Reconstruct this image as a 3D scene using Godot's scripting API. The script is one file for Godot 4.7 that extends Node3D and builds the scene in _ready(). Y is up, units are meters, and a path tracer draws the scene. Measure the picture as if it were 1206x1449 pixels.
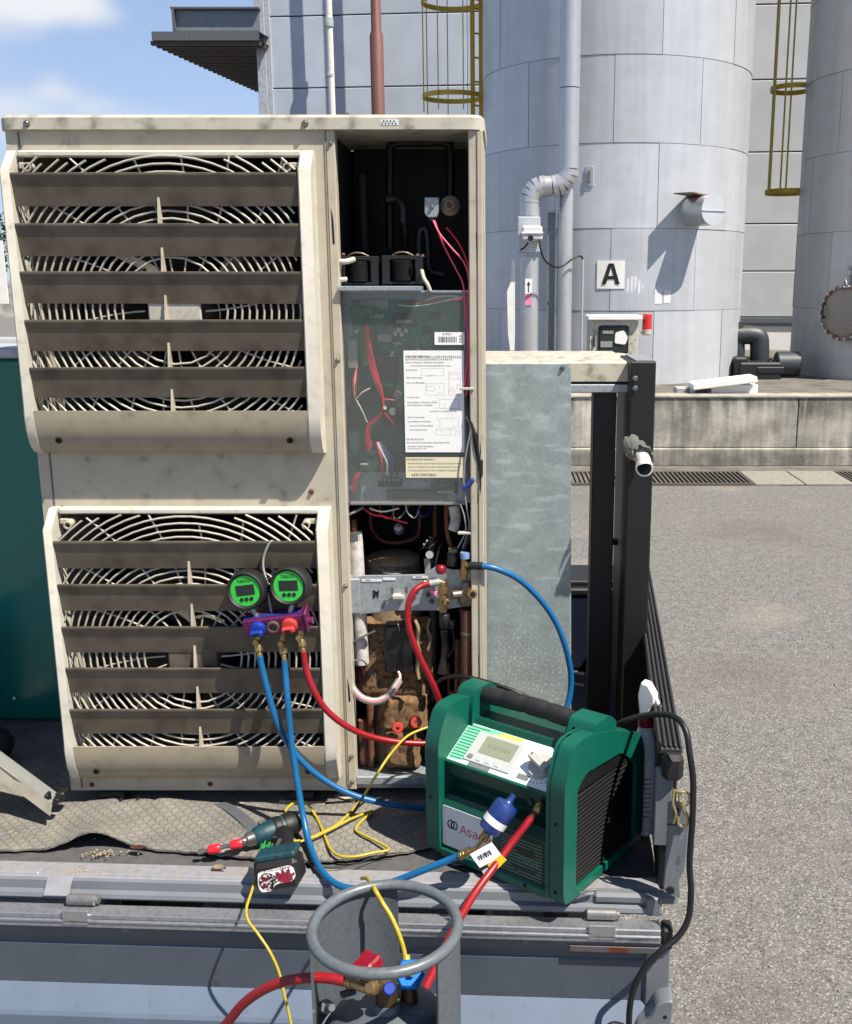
extends Node3D

# ---------------------------------------------------------------- mesh builder
class B:
	var v := PackedVector3Array()
	var n := PackedVector3Array()
	var t := PackedVector2Array()
	var ix := PackedInt32Array()

	func tri_i(a: int, b: int, c: int) -> void:      # counter-clockwise seen from outside
		ix.append(a); ix.append(c); ix.append(b)

	func put(p: Vector3, nn: Vector3, uv := Vector2.ZERO) -> int:
		v.append(p); n.append(nn); t.append(uv)
		return v.size() - 1

	func quad(a: Vector3, b: Vector3, c: Vector3, d: Vector3) -> void:
		var nn := (b - a).cross(c - a)
		if nn.length_squared() < 1e-16:
			nn = (c - a).cross(d - a)
		nn = nn.normalized()
		var i := put(a, nn, Vector2(0, 0))
		put(b, nn, Vector2(0, 1)); put(c, nn, Vector2(1, 1)); put(d, nn, Vector2(1, 0))
		tri_i(i, i + 1, i + 2); tri_i(i, i + 2, i + 3)

	func tri(a: Vector3, b: Vector3, c: Vector3) -> void:
		var nn := (b - a).cross(c - a).normalized()
		var i := put(a, nn)
		put(b, nn); put(c, nn)
		tri_i(i, i + 1, i + 2)

	# smooth grid of rows x columns
	func grid(rows: Array, flip := false, close_u := false, close_v := false) -> void:
		var nr := rows.size()
		var nc: int = rows[0].size()
		var base := v.size()
		for i in nr:
			for j in nc:
				var j0 := j - 1
				var j1 := j + 1
				var i0 := i - 1
				var i1 := i + 1
				if close_u:
					j0 = (j0 + nc) % nc; j1 = j1 % nc
				else:
					j0 = maxi(j0, 0); j1 = mini(j1, nc - 1)
				if close_v:
					i0 = (i0 + nr) % nr; i1 = i1 % nr
				else:
					i0 = maxi(i0, 0); i1 = mini(i1, nr - 1)
				var du: Vector3 = rows[i][j1] - rows[i][j0]
				var dv: Vector3 = rows[i1][j] - rows[i0][j]
				var nn := dv.cross(du)
				if nn.length_squared() < 1e-18:
					nn = Vector3.UP
				nn = nn.normalized()
				put(rows[i][j], -nn if flip else nn, Vector2(float(j) / maxi(nc - 1, 1), float(i) / maxi(nr - 1, 1)))
		for i in (nr if close_v else nr - 1):
			for j in (nc if close_u else nc - 1):
				var a := base + i * nc + j
				var b := base + ((i + 1) % nr) * nc + j
				var c := base + ((i + 1) % nr) * nc + (j + 1) % nc
				var d := base + i * nc + (j + 1) % nc
				if flip:
					tri_i(a, d, c); tri_i(a, c, b)
				else:
					tri_i(a, b, c); tri_i(a, c, d)

	func box(c: Vector3, s: Vector3, ch := 0.0, bs := Basis()) -> void:
		var h := s * 0.5
		ch = minf(ch, minf(h.x, minf(h.y, h.z)) * 0.9)
		var p := func(x: int, y: int, z: int, ax: int) -> Vector3:
			var q := Vector3(x * h.x, y * h.y, z * h.z)
			if ax != 0: q.x -= x * ch
			if ax != 1: q.y -= y * ch
			if ax != 2: q.z -= z * ch
			return c + bs * q
		for ax in 3:
			for s1 in [-1, 1]:
				var q := []
				for uv in [[-1, -1], [1, -1], [1, 1], [-1, 1]]:
					var k := [0, 0, 0]
					k[ax] = s1; k[(ax + 1) % 3] = uv[0]; k[(ax + 2) % 3] = uv[1]
					q.append(p.call(k[0], k[1], k[2], ax))
				if s1 > 0: quad(q[0], q[1], q[2], q[3])
				else: quad(q[3], q[2], q[1], q[0])
		if ch <= 0.0:
			return
		for ax in 3:                                   # edges along axis ax
			var a1 := (ax + 1) % 3
			var a2 := (ax + 2) % 3
			for s1 in [-1, 1]:
				for s2 in [-1, 1]:
					var k0 := [0, 0, 0]
					var k1 := [0, 0, 0]
					k0[ax] = -1; k1[ax] = 1
					k0[a1] = s1; k1[a1] = s1; k0[a2] = s2; k1[a2] = s2
					var A: Vector3 = p.call(k0[0], k0[1], k0[2], a1)
					var Bq: Vector3 = p.call(k1[0], k1[1], k1[2], a1)
					var C: Vector3 = p.call(k1[0], k1[1], k1[2], a2)
					var D: Vector3 = p.call(k0[0], k0[1], k0[2], a2)
					if s1 * s2 > 0: quad(A, D, C, Bq) if false else outward(A, Bq, C, D, c)
					else: outward(A, Bq, C, D, c)
		for x in [-1, 1]:
			for y in [-1, 1]:
				for z in [-1, 1]:
					var A: Vector3 = p.call(x, y, z, 0)
					var Bq: Vector3 = p.call(x, y, z, 1)
					var C: Vector3 = p.call(x, y, z, 2)
					if (Bq - A).cross(C - A).dot(A - c) > 0: tri(A, Bq, C)
					else: tri(A, C, Bq)

	func outward(a: Vector3, b: Vector3, c: Vector3, d: Vector3, inside: Vector3) -> void:
		if (b - a).cross(c - a).dot((a + c) * 0.5 - inside) > 0: quad(a, b, c, d)
		else: quad(d, c, b, a)

	# bar of rectangular section between two points; up = direction of h
	func bar(a: Vector3, b: Vector3, w: float, h: float, up := Vector3.UP, ch := 0.0) -> void:
		var d := (b - a)
		var f := d.normalized()
		var r := f.cross(up)
		if r.length() < 0.01: r = f.cross(Vector3.RIGHT)
		r = r.normalized()
		var u := r.cross(f).normalized()
		box((a + b) * 0.5, Vector3(w, h, d.length()), ch, Basis(r, u, -f))

	func tube(path: Array, r: float, sides := 10, closed := false, caps := true, radii: Array = []) -> void:
		var m := path.size()
		var rows := []
		var nv := Vector3.ZERO
		for i in m:
			var a: Vector3 = path[(i - 1 + m) % m] if closed else path[maxi(i - 1, 0)]
			var b: Vector3 = path[(i + 1) % m] if closed else path[mini(i + 1, m - 1)]
			var f := (b - a).normalized()
			if i == 0:
				nv = f.cross(Vector3.UP)
				if nv.length() < 0.1: nv = f.cross(Vector3.RIGHT)
				nv = nv.normalized()
			else:
				nv = (nv - f * nv.dot(f)).normalized()
			var bn := f.cross(nv)
			var rr: float = radii[i] if radii.size() else r
			var row := []
			for k in sides:
				var an := TAU * k / sides
				row.append(path[i] + (nv * cos(an) + bn * sin(an)) * rr)
			rows.append(row)
		grid(rows, true, true, closed)
		if caps and not closed:
			for e in [0, m - 1]:
				var row: Array = rows[e]
				var c: Vector3 = path[e]
				for k in sides:
					if e == 0: tri(c, row[(k + 1) % sides], row[k])
					else: tri(c, row[k], row[(k + 1) % sides])

	# profile of (radius, height) turned round xf's y axis; corners sharper than 40 degrees stay sharp
	func lathe(prof: Array, xf := Transform3D(), sides := 24, a0 := 0.0, a1 := TAU) -> void:
		var full := absf(a1 - a0 - TAU) < 1e-4
		for s in prof.size() - 1:
			var A: Vector2 = prof[s]
			var C: Vector2 = prof[s + 1]
			var d := (C - A)
			if d.length() < 1e-7: continue
			d = d.normalized()
			var nm := Vector2(d.y, -d.x)
			var na := nm
			var nb := nm
			if s > 0:
				var e: Vector2 = (A - prof[s - 1]).normalized()
				if e.dot(d) > 0.75: na = (nm + Vector2(e.y, -e.x)).normalized()
			if s < prof.size() - 2:
				var e: Vector2 = (prof[s + 2] - C).normalized()
				if e.dot(d) > 0.75: nb = (nm + Vector2(e.y, -e.x)).normalized()
			var base := v.size()
			for k in sides + 1:
				var an := a0 + (a1 - a0) * k / sides
				var cs := cos(an)
				var sn := sin(an)
				put(xf * Vector3(A.x * cs, A.y, A.x * sn), (xf.basis * Vector3(na.x * cs, na.y, na.x * sn)).normalized(), Vector2(float(k) / sides, 0))
				put(xf * Vector3(C.x * cs, C.y, C.x * sn), (xf.basis * Vector3(nb.x * cs, nb.y, nb.x * sn)).normalized(), Vector2(float(k) / sides, 1))
			for k in sides:
				var i := base + k * 2
				tri_i(i, i + 1, i + 3); tri_i(i, i + 3, i + 2)

	# polygon (counter-clockwise in xf's xy plane) extruded from z0 to z1, optional bevel at the z1 face; smooth: side normals averaged
	func prism(poly: PackedVector2Array, z0: float, z1: float, xf := Transform3D(), bev := 0.0, smooth := false) -> void:
		if Geometry2D.is_polygon_clockwise(poly) == false:
			poly = poly.duplicate()
			# Godot calls y-down clockwise; make it counter-clockwise in y-up
		var area := 0.0
		for i in poly.size():
			area += poly[i].cross(poly[(i + 1) % poly.size()])
		if area < 0:
			poly = poly.duplicate()
			poly.reverse()
		var m := poly.size()
		var top := poly
		if bev > 0.0:
			top = PackedVector2Array()
			for i in m:
				var e0 := (poly[i] - poly[(i - 1 + m) % m]).normalized()
				var e1 := (poly[(i + 1) % m] - poly[i]).normalized()
				var n0 := Vector2(-e0.y, e0.x)
				var n1 := Vector2(-e1.y, e1.x)
				var b := (n0 + n1)
				if b.length() < 0.05: b = n0
				b = b.normalized()
				top.append(poly[i] + b * bev / maxf(b.dot(n0), 0.4))
		var zs := z1 - bev
		var nrm := func(i: int) -> Vector2:
			var e0 := (poly[i] - poly[(i - 1 + m) % m]).normalized()
			var e1 := (poly[(i + 1) % m] - poly[i]).normalized()
			return (Vector2(e0.y, -e0.x) + Vector2(e1.y, -e1.x)).normalized()
		for i in m:
			var j := (i + 1) % m
			var A := xf * Vector3(poly[i].x, poly[i].y, z0)
			var Bq := xf * Vector3(poly[j].x, poly[j].y, z0)
			var C := xf * Vector3(poly[j].x, poly[j].y, zs)
			var D := xf * Vector3(poly[i].x, poly[i].y, zs)
			if smooth:
				var e := (poly[j] - poly[i]).normalized()
				var fl := Vector2(e.y, -e.x)
				var ni: Vector2 = nrm.call(i)
				var nj: Vector2 = nrm.call(j)
				if ni.dot(fl) < 0.8: ni = fl
				if nj.dot(fl) < 0.8: nj = fl
				var wi := (xf.basis * Vector3(ni.x, ni.y, 0)).normalized()
				var wj := (xf.basis * Vector3(nj.x, nj.y, 0)).normalized()
				var k := put(A, wi)
				put(Bq, wj); put(C, wj); put(D, wi)
				tri_i(k, k + 1, k + 2); tri_i(k, k + 2, k + 3)
			else:
				quad(A, Bq, C, D)
			if bev > 0.0:
				quad(D, C, xf * Vector3(top[j].x, top[j].y, z1), xf * Vector3(top[i].x, top[i].y, z1))
		var f := Geometry2D.triangulate_polygon(top)
		for k in range(0, f.size(), 3):
			var a := top[f[k]]
			var b := top[f[k + 1]]
			var c := top[f[k + 2]]
			if (b - a).cross(c - a) < 0:
				var sw := b
				b = c; c = sw
			tri(xf * Vector3(a.x, a.y, z1), xf * Vector3(b.x, b.y, z1), xf * Vector3(c.x, c.y, z1))
		f = Geometry2D.triangulate_polygon(poly)
		for k in range(0, f.size(), 3):
			var a := poly[f[k]]
			var b := poly[f[k + 1]]
			var c := poly[f[k + 2]]
			if (b - a).cross(c - a) < 0:
				var sw := b
				b = c; c = sw
			tri(xf * Vector3(a.x, a.y, z0), xf * Vector3(c.x, c.y, z0), xf * Vector3(b.x, b.y, z0))

	func cyl(a: Vector3, b: Vector3, r: float, sides := 16, r2 := -1.0, ch := 0.0) -> void:
		if r2 < 0: r2 = r
		var h := a.distance_to(b)
		var pr := [Vector2(0, 0), Vector2(r, 0), Vector2(r2, h), Vector2(0, h)]
		if ch > 0: pr = [Vector2(0, 0), Vector2(r - ch, 0), Vector2(r, ch), Vector2(r2, h - ch), Vector2(r2 - ch, h), Vector2(0, h)]
		lathe(pr, axis(a, b), sides)

	static func axis(a: Vector3, b: Vector3) -> Transform3D:
		var y := (b - a).normalized()
		var x := y.cross(Vector3.FORWARD)
		if x.length() < 0.05: x = y.cross(Vector3.RIGHT)
		x = x.normalized()
		return Transform3D(Basis(x, y, x.cross(y)), a)

	func mesh() -> ArrayMesh:
		var a := []
		a.resize(Mesh.ARRAY_MAX)
		a[Mesh.ARRAY_VERTEX] = v; a[Mesh.ARRAY_NORMAL] = n; a[Mesh.ARRAY_TEX_UV] = t; a[Mesh.ARRAY_INDEX] = ix
		var m := ArrayMesh.new()
		m.add_surface_from_arrays(Mesh.PRIMITIVE_TRIANGLES, a)
		return m

# ---------------------------------------------------------------- curves and outlines
func curve(pts: Array, step := 6, closed := false) -> Array:      # Catmull-Rom through the points
	var o := []
	var m := pts.size()
	for i in (m if closed else m - 1):
		var p0: Vector3 = pts[(i - 1 + m) % m] if closed else pts[maxi(i - 1, 0)]
		var p1: Vector3 = pts[i]
		var p2: Vector3 = pts[(i + 1) % m]
		var p3: Vector3 = pts[(i + 2) % m] if closed else pts[mini(i + 2, m - 1)]
		for k in step:
			var s := float(k) / step
			o.append(p1.cubic_interpolate(p2, p0, p3, s))
	if not closed: o.append(pts[m - 1])
	return o

func rrect(w: float, h: float, r: float, k := 4, c := Vector2.ZERO) -> PackedVector2Array:
	var o := PackedVector2Array()
	for q in 4:
		var cx: float = (w / 2 - r) * (1 if q in [0, 3] else -1)
		var cy: float = (h / 2 - r) * (1 if q in [0, 1] else -1)
		for i in k + 1:
			var a := PI / 2 * (q + float(i) / k)
			o.append(c + Vector2(cx + cos(a) * r, cy + sin(a) * r))
	return o

func disc(r: float, k := 20, c := Vector2.ZERO) -> PackedVector2Array:
	var o := PackedVector2Array()
	for i in k: o.append(c + Vector2(cos(TAU * i / k), sin(TAU * i / k)) * r)
	return o

func rounded(pts: Array, r: float, k := 4) -> PackedVector2Array:  # polygon with rounded corners
	var o := PackedVector2Array()
	var m := pts.size()
	for i in m:
		var p: Vector2 = pts[i]
		var a: Vector2 = pts[(i - 1 + m) % m]
		var b: Vector2 = pts[(i + 1) % m]
		var rr := minf(r, minf(p.distance_to(a), p.distance_to(b)) * 0.45)
		var s := p + (a - p).normalized() * rr
		var e := p + (b - p).normalized() * rr
		for j in k + 1:
			var u := float(j) / k
			o.append(s.lerp(p, u).lerp(p.lerp(e, u), u))
	return o

# frame in which x is world z (out of the picture) and y is up; extrudes along world -x .. used for side profiles
func side_frame(x: float) -> Transform3D:
	return Transform3D(Basis(Vector3(0, 0, 1), Vector3(0, 1, 0), Vector3(-1, 0, 0)), Vector3(x, 0, 0))

func at(p: Vector3) -> Transform3D:
	return Transform3D(Basis(), p)

# ---------------------------------------------------------------- naming
var taken := {}
func numbered(called: String) -> String:
	taken[called] = taken.get(called, -1) + 1
	return called if taken[called] == 0 else "%s_%03d" % [called, taken[called]]

func tag(o: Node3D, label: String, category: String, group := "") -> void:
	o.set_meta("label", label)
	o.set_meta("category", category)
	if group: o.set_meta("group", group)

func thing(called: String, label: String, category: String, where: Vector3, group := "", own := false, turn := 0.0) -> Node3D:
	var o := Node3D.new()
	o.name = numbered(called)
	add_child(o)
	o.position = where
	o.rotation.y = turn
	o.set_meta("own", own)
	tag(o, label, category, group)
	return o

# a part: its mesh is written in world axes unless the thing is marked "own"
func part(called: String, b: B, m: Material, parent: Node3D, label := "") -> MeshInstance3D:
	var o := MeshInstance3D.new()
	o.mesh = b.mesh()
	o.material_override = m
	var nm := called
	if parent != self:
		var k := 0
		while parent.has_node(nm):
			k += 1
			nm = "%s_%03d" % [called, k]
	else:
		nm = numbered(called)
	o.name = nm
	parent.add_child(o, true)
	if parent != self and parent.get_parent() == self and not parent.get_meta("own", false):
		o.transform = parent.transform.affine_inverse()
	if label: o.set_meta("label", label)
	return o

func solo(called: String, b: B, m: Material, label: String, category: String, group := "") -> MeshInstance3D:
	var o := part(called, b, m, self)
	o.set_meta("own", true)
	tag(o, label, category, group)
	return o

func struct(called: String, b: B, m: Material) -> MeshInstance3D:
	var o := part(called, b, m, self)
	o.set_meta("own", true)
	o.set_meta("kind", "structure")
	return o

func stuff(o: Node3D) -> void:
	o.set_meta("kind", "stuff")

func placed(called: String, m: Mesh, mt: Material, parent: Node3D, xf: Transform3D) -> MeshInstance3D:   # a shared mesh at a place given in world axes
	var o := MeshInstance3D.new()
	o.mesh = m
	o.material_override = mt
	var nm := called
	var k := 0
	while parent.has_node(nm):
		k += 1
		nm = "%s_%03d" % [called, k]
	o.name = nm
	parent.add_child(o, true)
	if parent != self and parent.get_parent() == self and not parent.get_meta("own", false):
		o.transform = parent.transform.affine_inverse() * xf
	else:
		o.transform = xf
	return o

func text(parent: Node3D, words: String, h: float, m: Material, xf: Transform3D, called := "lettering", font := "Droid Sans", weight := 700) -> MeshInstance3D:
	var tm := TextMesh.new()
	var f := SystemFont.new()
	f.font_names = PackedStringArray([font])
	f.font_weight = weight
	tm.font = f
	tm.text = words
	tm.font_size = 64
	tm.pixel_size = h / 46.0
	tm.depth = 0.0004
	tm.curve_step = 2.0
	return placed(called, tm, m, parent, xf)

# ---------------------------------------------------------------- materials
var tx := {}

func noise_tex(key: String, freq: float, cols: Array, octaves := 4, kind := FastNoiseLite.TYPE_SIMPLEX_SMOOTH, w := 512, h := 512, sd := 1) -> NoiseTexture2D:
	if tx.has(key): return tx[key]
	var nz := FastNoiseLite.new()
	nz.noise_type = kind
	nz.seed = sd
	nz.frequency = freq
	nz.fractal_octaves = octaves
	var g := Gradient.new()
	g.offsets = PackedFloat32Array(cols.map(func(c): return c[0]))
	g.colors = PackedColorArray(cols.map(func(c): return c[1]))
	var t := NoiseTexture2D.new()
	t.width = w; t.height = h
	t.seamless = true
	t.noise = nz
	t.color_ramp = g
	tx[key] = t
	return t

func gray(x: float, a := 1.0) -> Color:
	return Color(x, x, x, a)

func mat(col: Color, rough := 0.6, metal := 0.0, tex: Texture2D = null, per_m := 2.0, det: Texture2D = null, det_per_m := 1.0, mix := true, bump: Texture2D = null, bump_cm := 0.05) -> StandardMaterial3D:
	var m := StandardMaterial3D.new()
	m.albedo_color = col
	m.roughness = rough
	m.metallic = metal
	if tex or bump:
		m.albedo_texture = tex
		m.uv1_triplanar = true
		m.uv1_scale = Vector3.ONE * per_m
	if det:
		m.detail_enabled = true
		m.detail_albedo = det
		m.detail_blend_mode = BaseMaterial3D.BLEND_MODE_MIX if mix else BaseMaterial3D.BLEND_MODE_MUL
		m.detail_uv_layer = BaseMaterial3D.DETAIL_UV_2
		m.uv2_triplanar = true
		m.uv2_scale = Vector3.ONE * det_per_m
	if bump:
		m.heightmap_enabled = true
		m.heightmap_texture = bump
		m.heightmap_scale = bump_cm
	return m

func print_mat(im: Image, rough := 0.7) -> StandardMaterial3D:   # flat print; the mesh carries its own UVs
	var m := StandardMaterial3D.new()
	m.albedo_texture = ImageTexture.create_from_image(im)
	m.roughness = rough
	m.texture_repeat = false
	return m

var M := {}
var rng := RandomNumberGenerator.new()
var screw_mesh: ArrayMesh

func _ready() -> void:
	# camera
	var cam := Camera3D.new()
	cam.name = "camera"
	cam.position = Vector3(0, 1.77, 0)
	cam.rotation_degrees.x = -12.63
	var near := 0.05
	cam.set_frustum(2.0 * near * 724.5 / 1450.0, Vector2((603.0 - 710.0) / 1450.0 * near, 0), near, 400.0)
	add_child(cam)
	cam.current = true
	# sky
	var we := WorldEnvironment.new()
	we.name = "environment"
	var env := Environment.new()
	env.background_mode = Environment.BG_SKY
	var sky := Sky.new()
	var pan := PanoramaSkyMaterial.new()
	pan.panorama = ImageTexture.create_from_image(sky_image())
	pan.energy_multiplier = 0.54
	sky.sky_material = pan
	env.sky = sky
	env.tonemap_mode = Environment.TONE_MAPPER_LINEAR
	env.tonemap_exposure = 1.9
	env.sdfgi_enabled = true
	env.ssao_enabled = true
	env.ssil_enabled = true
	we.environment = env
	add_child(we)
	# sun: high, from the right and a little behind the viewer
	var sun := DirectionalLight3D.new()
	sun.name = "sun"
	sun.light_energy = 1.6
	sun.light_color = Color(1.0, 0.965, 0.91)
	sun.light_angular_distance = 0.5
	sun.shadow_enabled = true
	add_child(sun)
	sun.look_at_from_position(Vector3(5.3, 10.0, 3.6), Vector3.ZERO)

	rng.seed = 7
	materials()
	var sb := B.new()
	sb.lathe([Vector2(0, 0.0), Vector2(0.0062, 0.0), Vector2(0.0062, 0.001), Vector2(0.0045, 0.0012), Vector2(0.0043, 0.0045), Vector2(0.0036, 0.0052), Vector2(0.0018, 0.0052), Vector2(0.0016, 0.004), Vector2(0, 0.004)], Transform3D(), 10)
	screw_mesh = sb.mesh()
	yard()
	tanks()
	building()
	yard_fittings()
	far_left()
	truck()
	outdoor_unit()
	spare_unit()
	bed_things()
	recovery_machine()
	gauges()
	hoses()
	cylinder()
	impact_driver()

func sky_image() -> Image:
	var w := 1024
	var h := 512
	var im := Image.create(w, h, false, Image.FORMAT_RGBF)
	var nz := FastNoiseLite.new()
	nz.noise_type = FastNoiseLite.TYPE_SIMPLEX_SMOOTH
	nz.seed = 12
	nz.frequency = 1.9
	nz.fractal_octaves = 6
	nz.fractal_gain = 0.52
	for j in h:
		var th := PI * (j + 0.5) / h
		var y := cos(th)
		var base := Color(0.58, 0.82, 1.22).lerp(Color(0.03, 0.075, 0.24), pow(clampf(y, 0, 1), 0.55))
		base = base.lerp(Color(0.62, 0.72, 0.86), pow(1.0 - clampf(y, 0, 1), 9.0))
		if y < 0: base = Color(0.30, 0.30, 0.29)
		for i in w:
			if y < -0.02:
				im.set_pixel(i, j, base)
				continue
			var az := fposmod(TAU * (i + 0.5) / w + PI, TAU) - PI
			var d := Vector3(sin(az) * sin(th), y, -cos(az) * sin(th))
			var q := d / (0.35 + maxf(y, 0)) * 0.62
			var f := nz.get_noise_3d(q.x + 0.35, q.y * 1.6, q.z + 0.1)
			var el := asin(y)
			f += 0.42 * exp(-pow((az + 0.43) / 0.10, 2.0) - pow((el - 0.225) / 0.026, 2.0)) + 0.3 * exp(-pow((az + 0.475) / 0.03, 2.0) - pow((el - 0.145) / 0.014, 2.0))
			var c := smoothstep(0.12, 0.45, f)
			c = clampf(c, 0, 1) * smoothstep(-0.01, 0.06, y)
			var shade := 0.80 + 0.12 * smoothstep(0.1, 0.5, f)
			im.set_pixel(i, j, base.lerp(Color(shade * 0.96, shade * 0.98, shade * 1.02), c * 0.9))
	return im

func loop_image(w: int, h: int, f: Callable) -> ImageTexture:
	var im := Image.create(w, h, false, Image.FORMAT_RGBA8)
	for j in h:
		for i in w:
			im.set_pixel(i, j, f.call(i, j))
	im.generate_mipmaps()
	return ImageTexture.create_from_image(im)

func nz(kind: int, freq: float, octaves: int, sd: int) -> FastNoiseLite:
	var q := FastNoiseLite.new()
	q.noise_type = kind
	q.frequency = freq
	q.fractal_octaves = octaves
	if octaves < 2: q.fractal_type = FastNoiseLite.FRACTAL_NONE
	q.seed = sd
	return q

func ring_noise(q: FastNoiseLite, u: float, v: float, ru: float, rv: float) -> float:   # seamless in u and v
	return q.get_noise_3d(cos(u * TAU) * ru, sin(u * TAU) * ru + cos(v * TAU) * rv * 1.7, sin(v * TAU) * rv + 3.0)

func asphalt_texture() -> Array:
	var w := 1024
	var im := Image.create(w, w, false, Image.FORMAT_RGBA8)
	var bm := Image.create(w, w, false, Image.FORMAT_RGBA8)
	var cell := nz(FastNoiseLite.TYPE_CELLULAR, 1.0, 1, 5)
	cell.cellular_return_type = FastNoiseLite.RETURN_CELL_VALUE
	var cd := nz(FastNoiseLite.TYPE_CELLULAR, 1.0, 1, 5)
	cd.cellular_return_type = FastNoiseLite.RETURN_DISTANCE
	var big := nz(FastNoiseLite.TYPE_SIMPLEX, 0.012, 3, 9)
	for j in w:
		for i in w:
			var k := 0.25
			# wrap by blending the last 64 pixels is not needed: the cells hide the seam
			var a := cell.get_noise_2d(i * k, j * k)
			var d := cd.get_noise_2d(i * k, j * k)
			var b := big.get_noise_2d(i, j)
			var s := 0.70 + a * 0.10 + b * 0.05 - smoothstep(-0.55, -0.1, d) * 0.12
			if a > 0.80: s += 0.16
			if a < -0.84: s -= 0.12
			s += rng.randf_range(-0.05, 0.05)
			var warm := 0.02 * sin(a * 9.0)
			im.set_pixel(i, j, Color(clampf(s + warm + 0.012, 0, 1), clampf(s, 0, 1), clampf(s - warm - 0.025, 0, 1)))
			bm.set_pixel(i, j, gray(clampf(0.75 - (d + 1.0) * 0.6, 0, 1)))
	return [ImageTexture.create_from_image(im), ImageTexture.create_from_image(bm)]

func wall_texture() -> ImageTexture:
	var a := nz(FastNoiseLite.TYPE_SIMPLEX_SMOOTH, 1.0, 3, 3)
	var b := nz(FastNoiseLite.TYPE_SIMPLEX_SMOOTH, 1.0, 5, 4)
	var w := 1536
	var h := 192
	return loop_image(w, h, func(i: int, j: int) -> Color:
		var x := i / 96.0
		var y := j / 192.0
		var run := a.get_noise_2d(x * 5.0 + b.get_noise_2d(x, y * 2.0) * 0.3, y * 0.5)
		var run2 := a.get_noise_2d(x * 15.0 + 40.0, y * 0.6 + 9.0)
		var blot := b.get_noise_2d(x * 1.6, y * 2.2 + 5.0)
		var fine := b.get_noise_2d(x * 14.0, y * 22.0)
		var s := 0.74 + run * 0.17 + run2 * 0.10 + blot * 0.16 + fine * 0.06
		s -= 0.16 * smoothstep(0.3, 0.0, y + run * 0.25)
		s -= 0.22 * smoothstep(0.74, 0.86, y + blot * 0.1) * clampf(0.6 + blot * 1.5, 0, 1)
		var lime := smoothstep(0.42, 0.62, a.get_noise_2d(x * 3.3 + 90.0, y * 0.25)) * smoothstep(0.95, 0.5, y)
		s = lerpf(s, 0.86, lime * 0.7)
		return Color(s * 1.0, s * 0.985, s * 0.94))

func streak_texture(sd: int, lo: Color, hi: Color) -> ImageTexture:
	var a := nz(FastNoiseLite.TYPE_SIMPLEX_SMOOTH, 1.0, 4, sd)
	return loop_image(256, 256, func(i: int, j: int) -> Color:
		var u := i / 256.0
		var v := j / 256.0
		var q := ring_noise(a, u, v, 4.5, 0.16)
		var f := ring_noise(a, u + 0.3, v, 1.6, 1.6)
		return lo.lerp(hi, clampf(0.5 + q * 0.5 + f * 0.45, 0, 1)))

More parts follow.
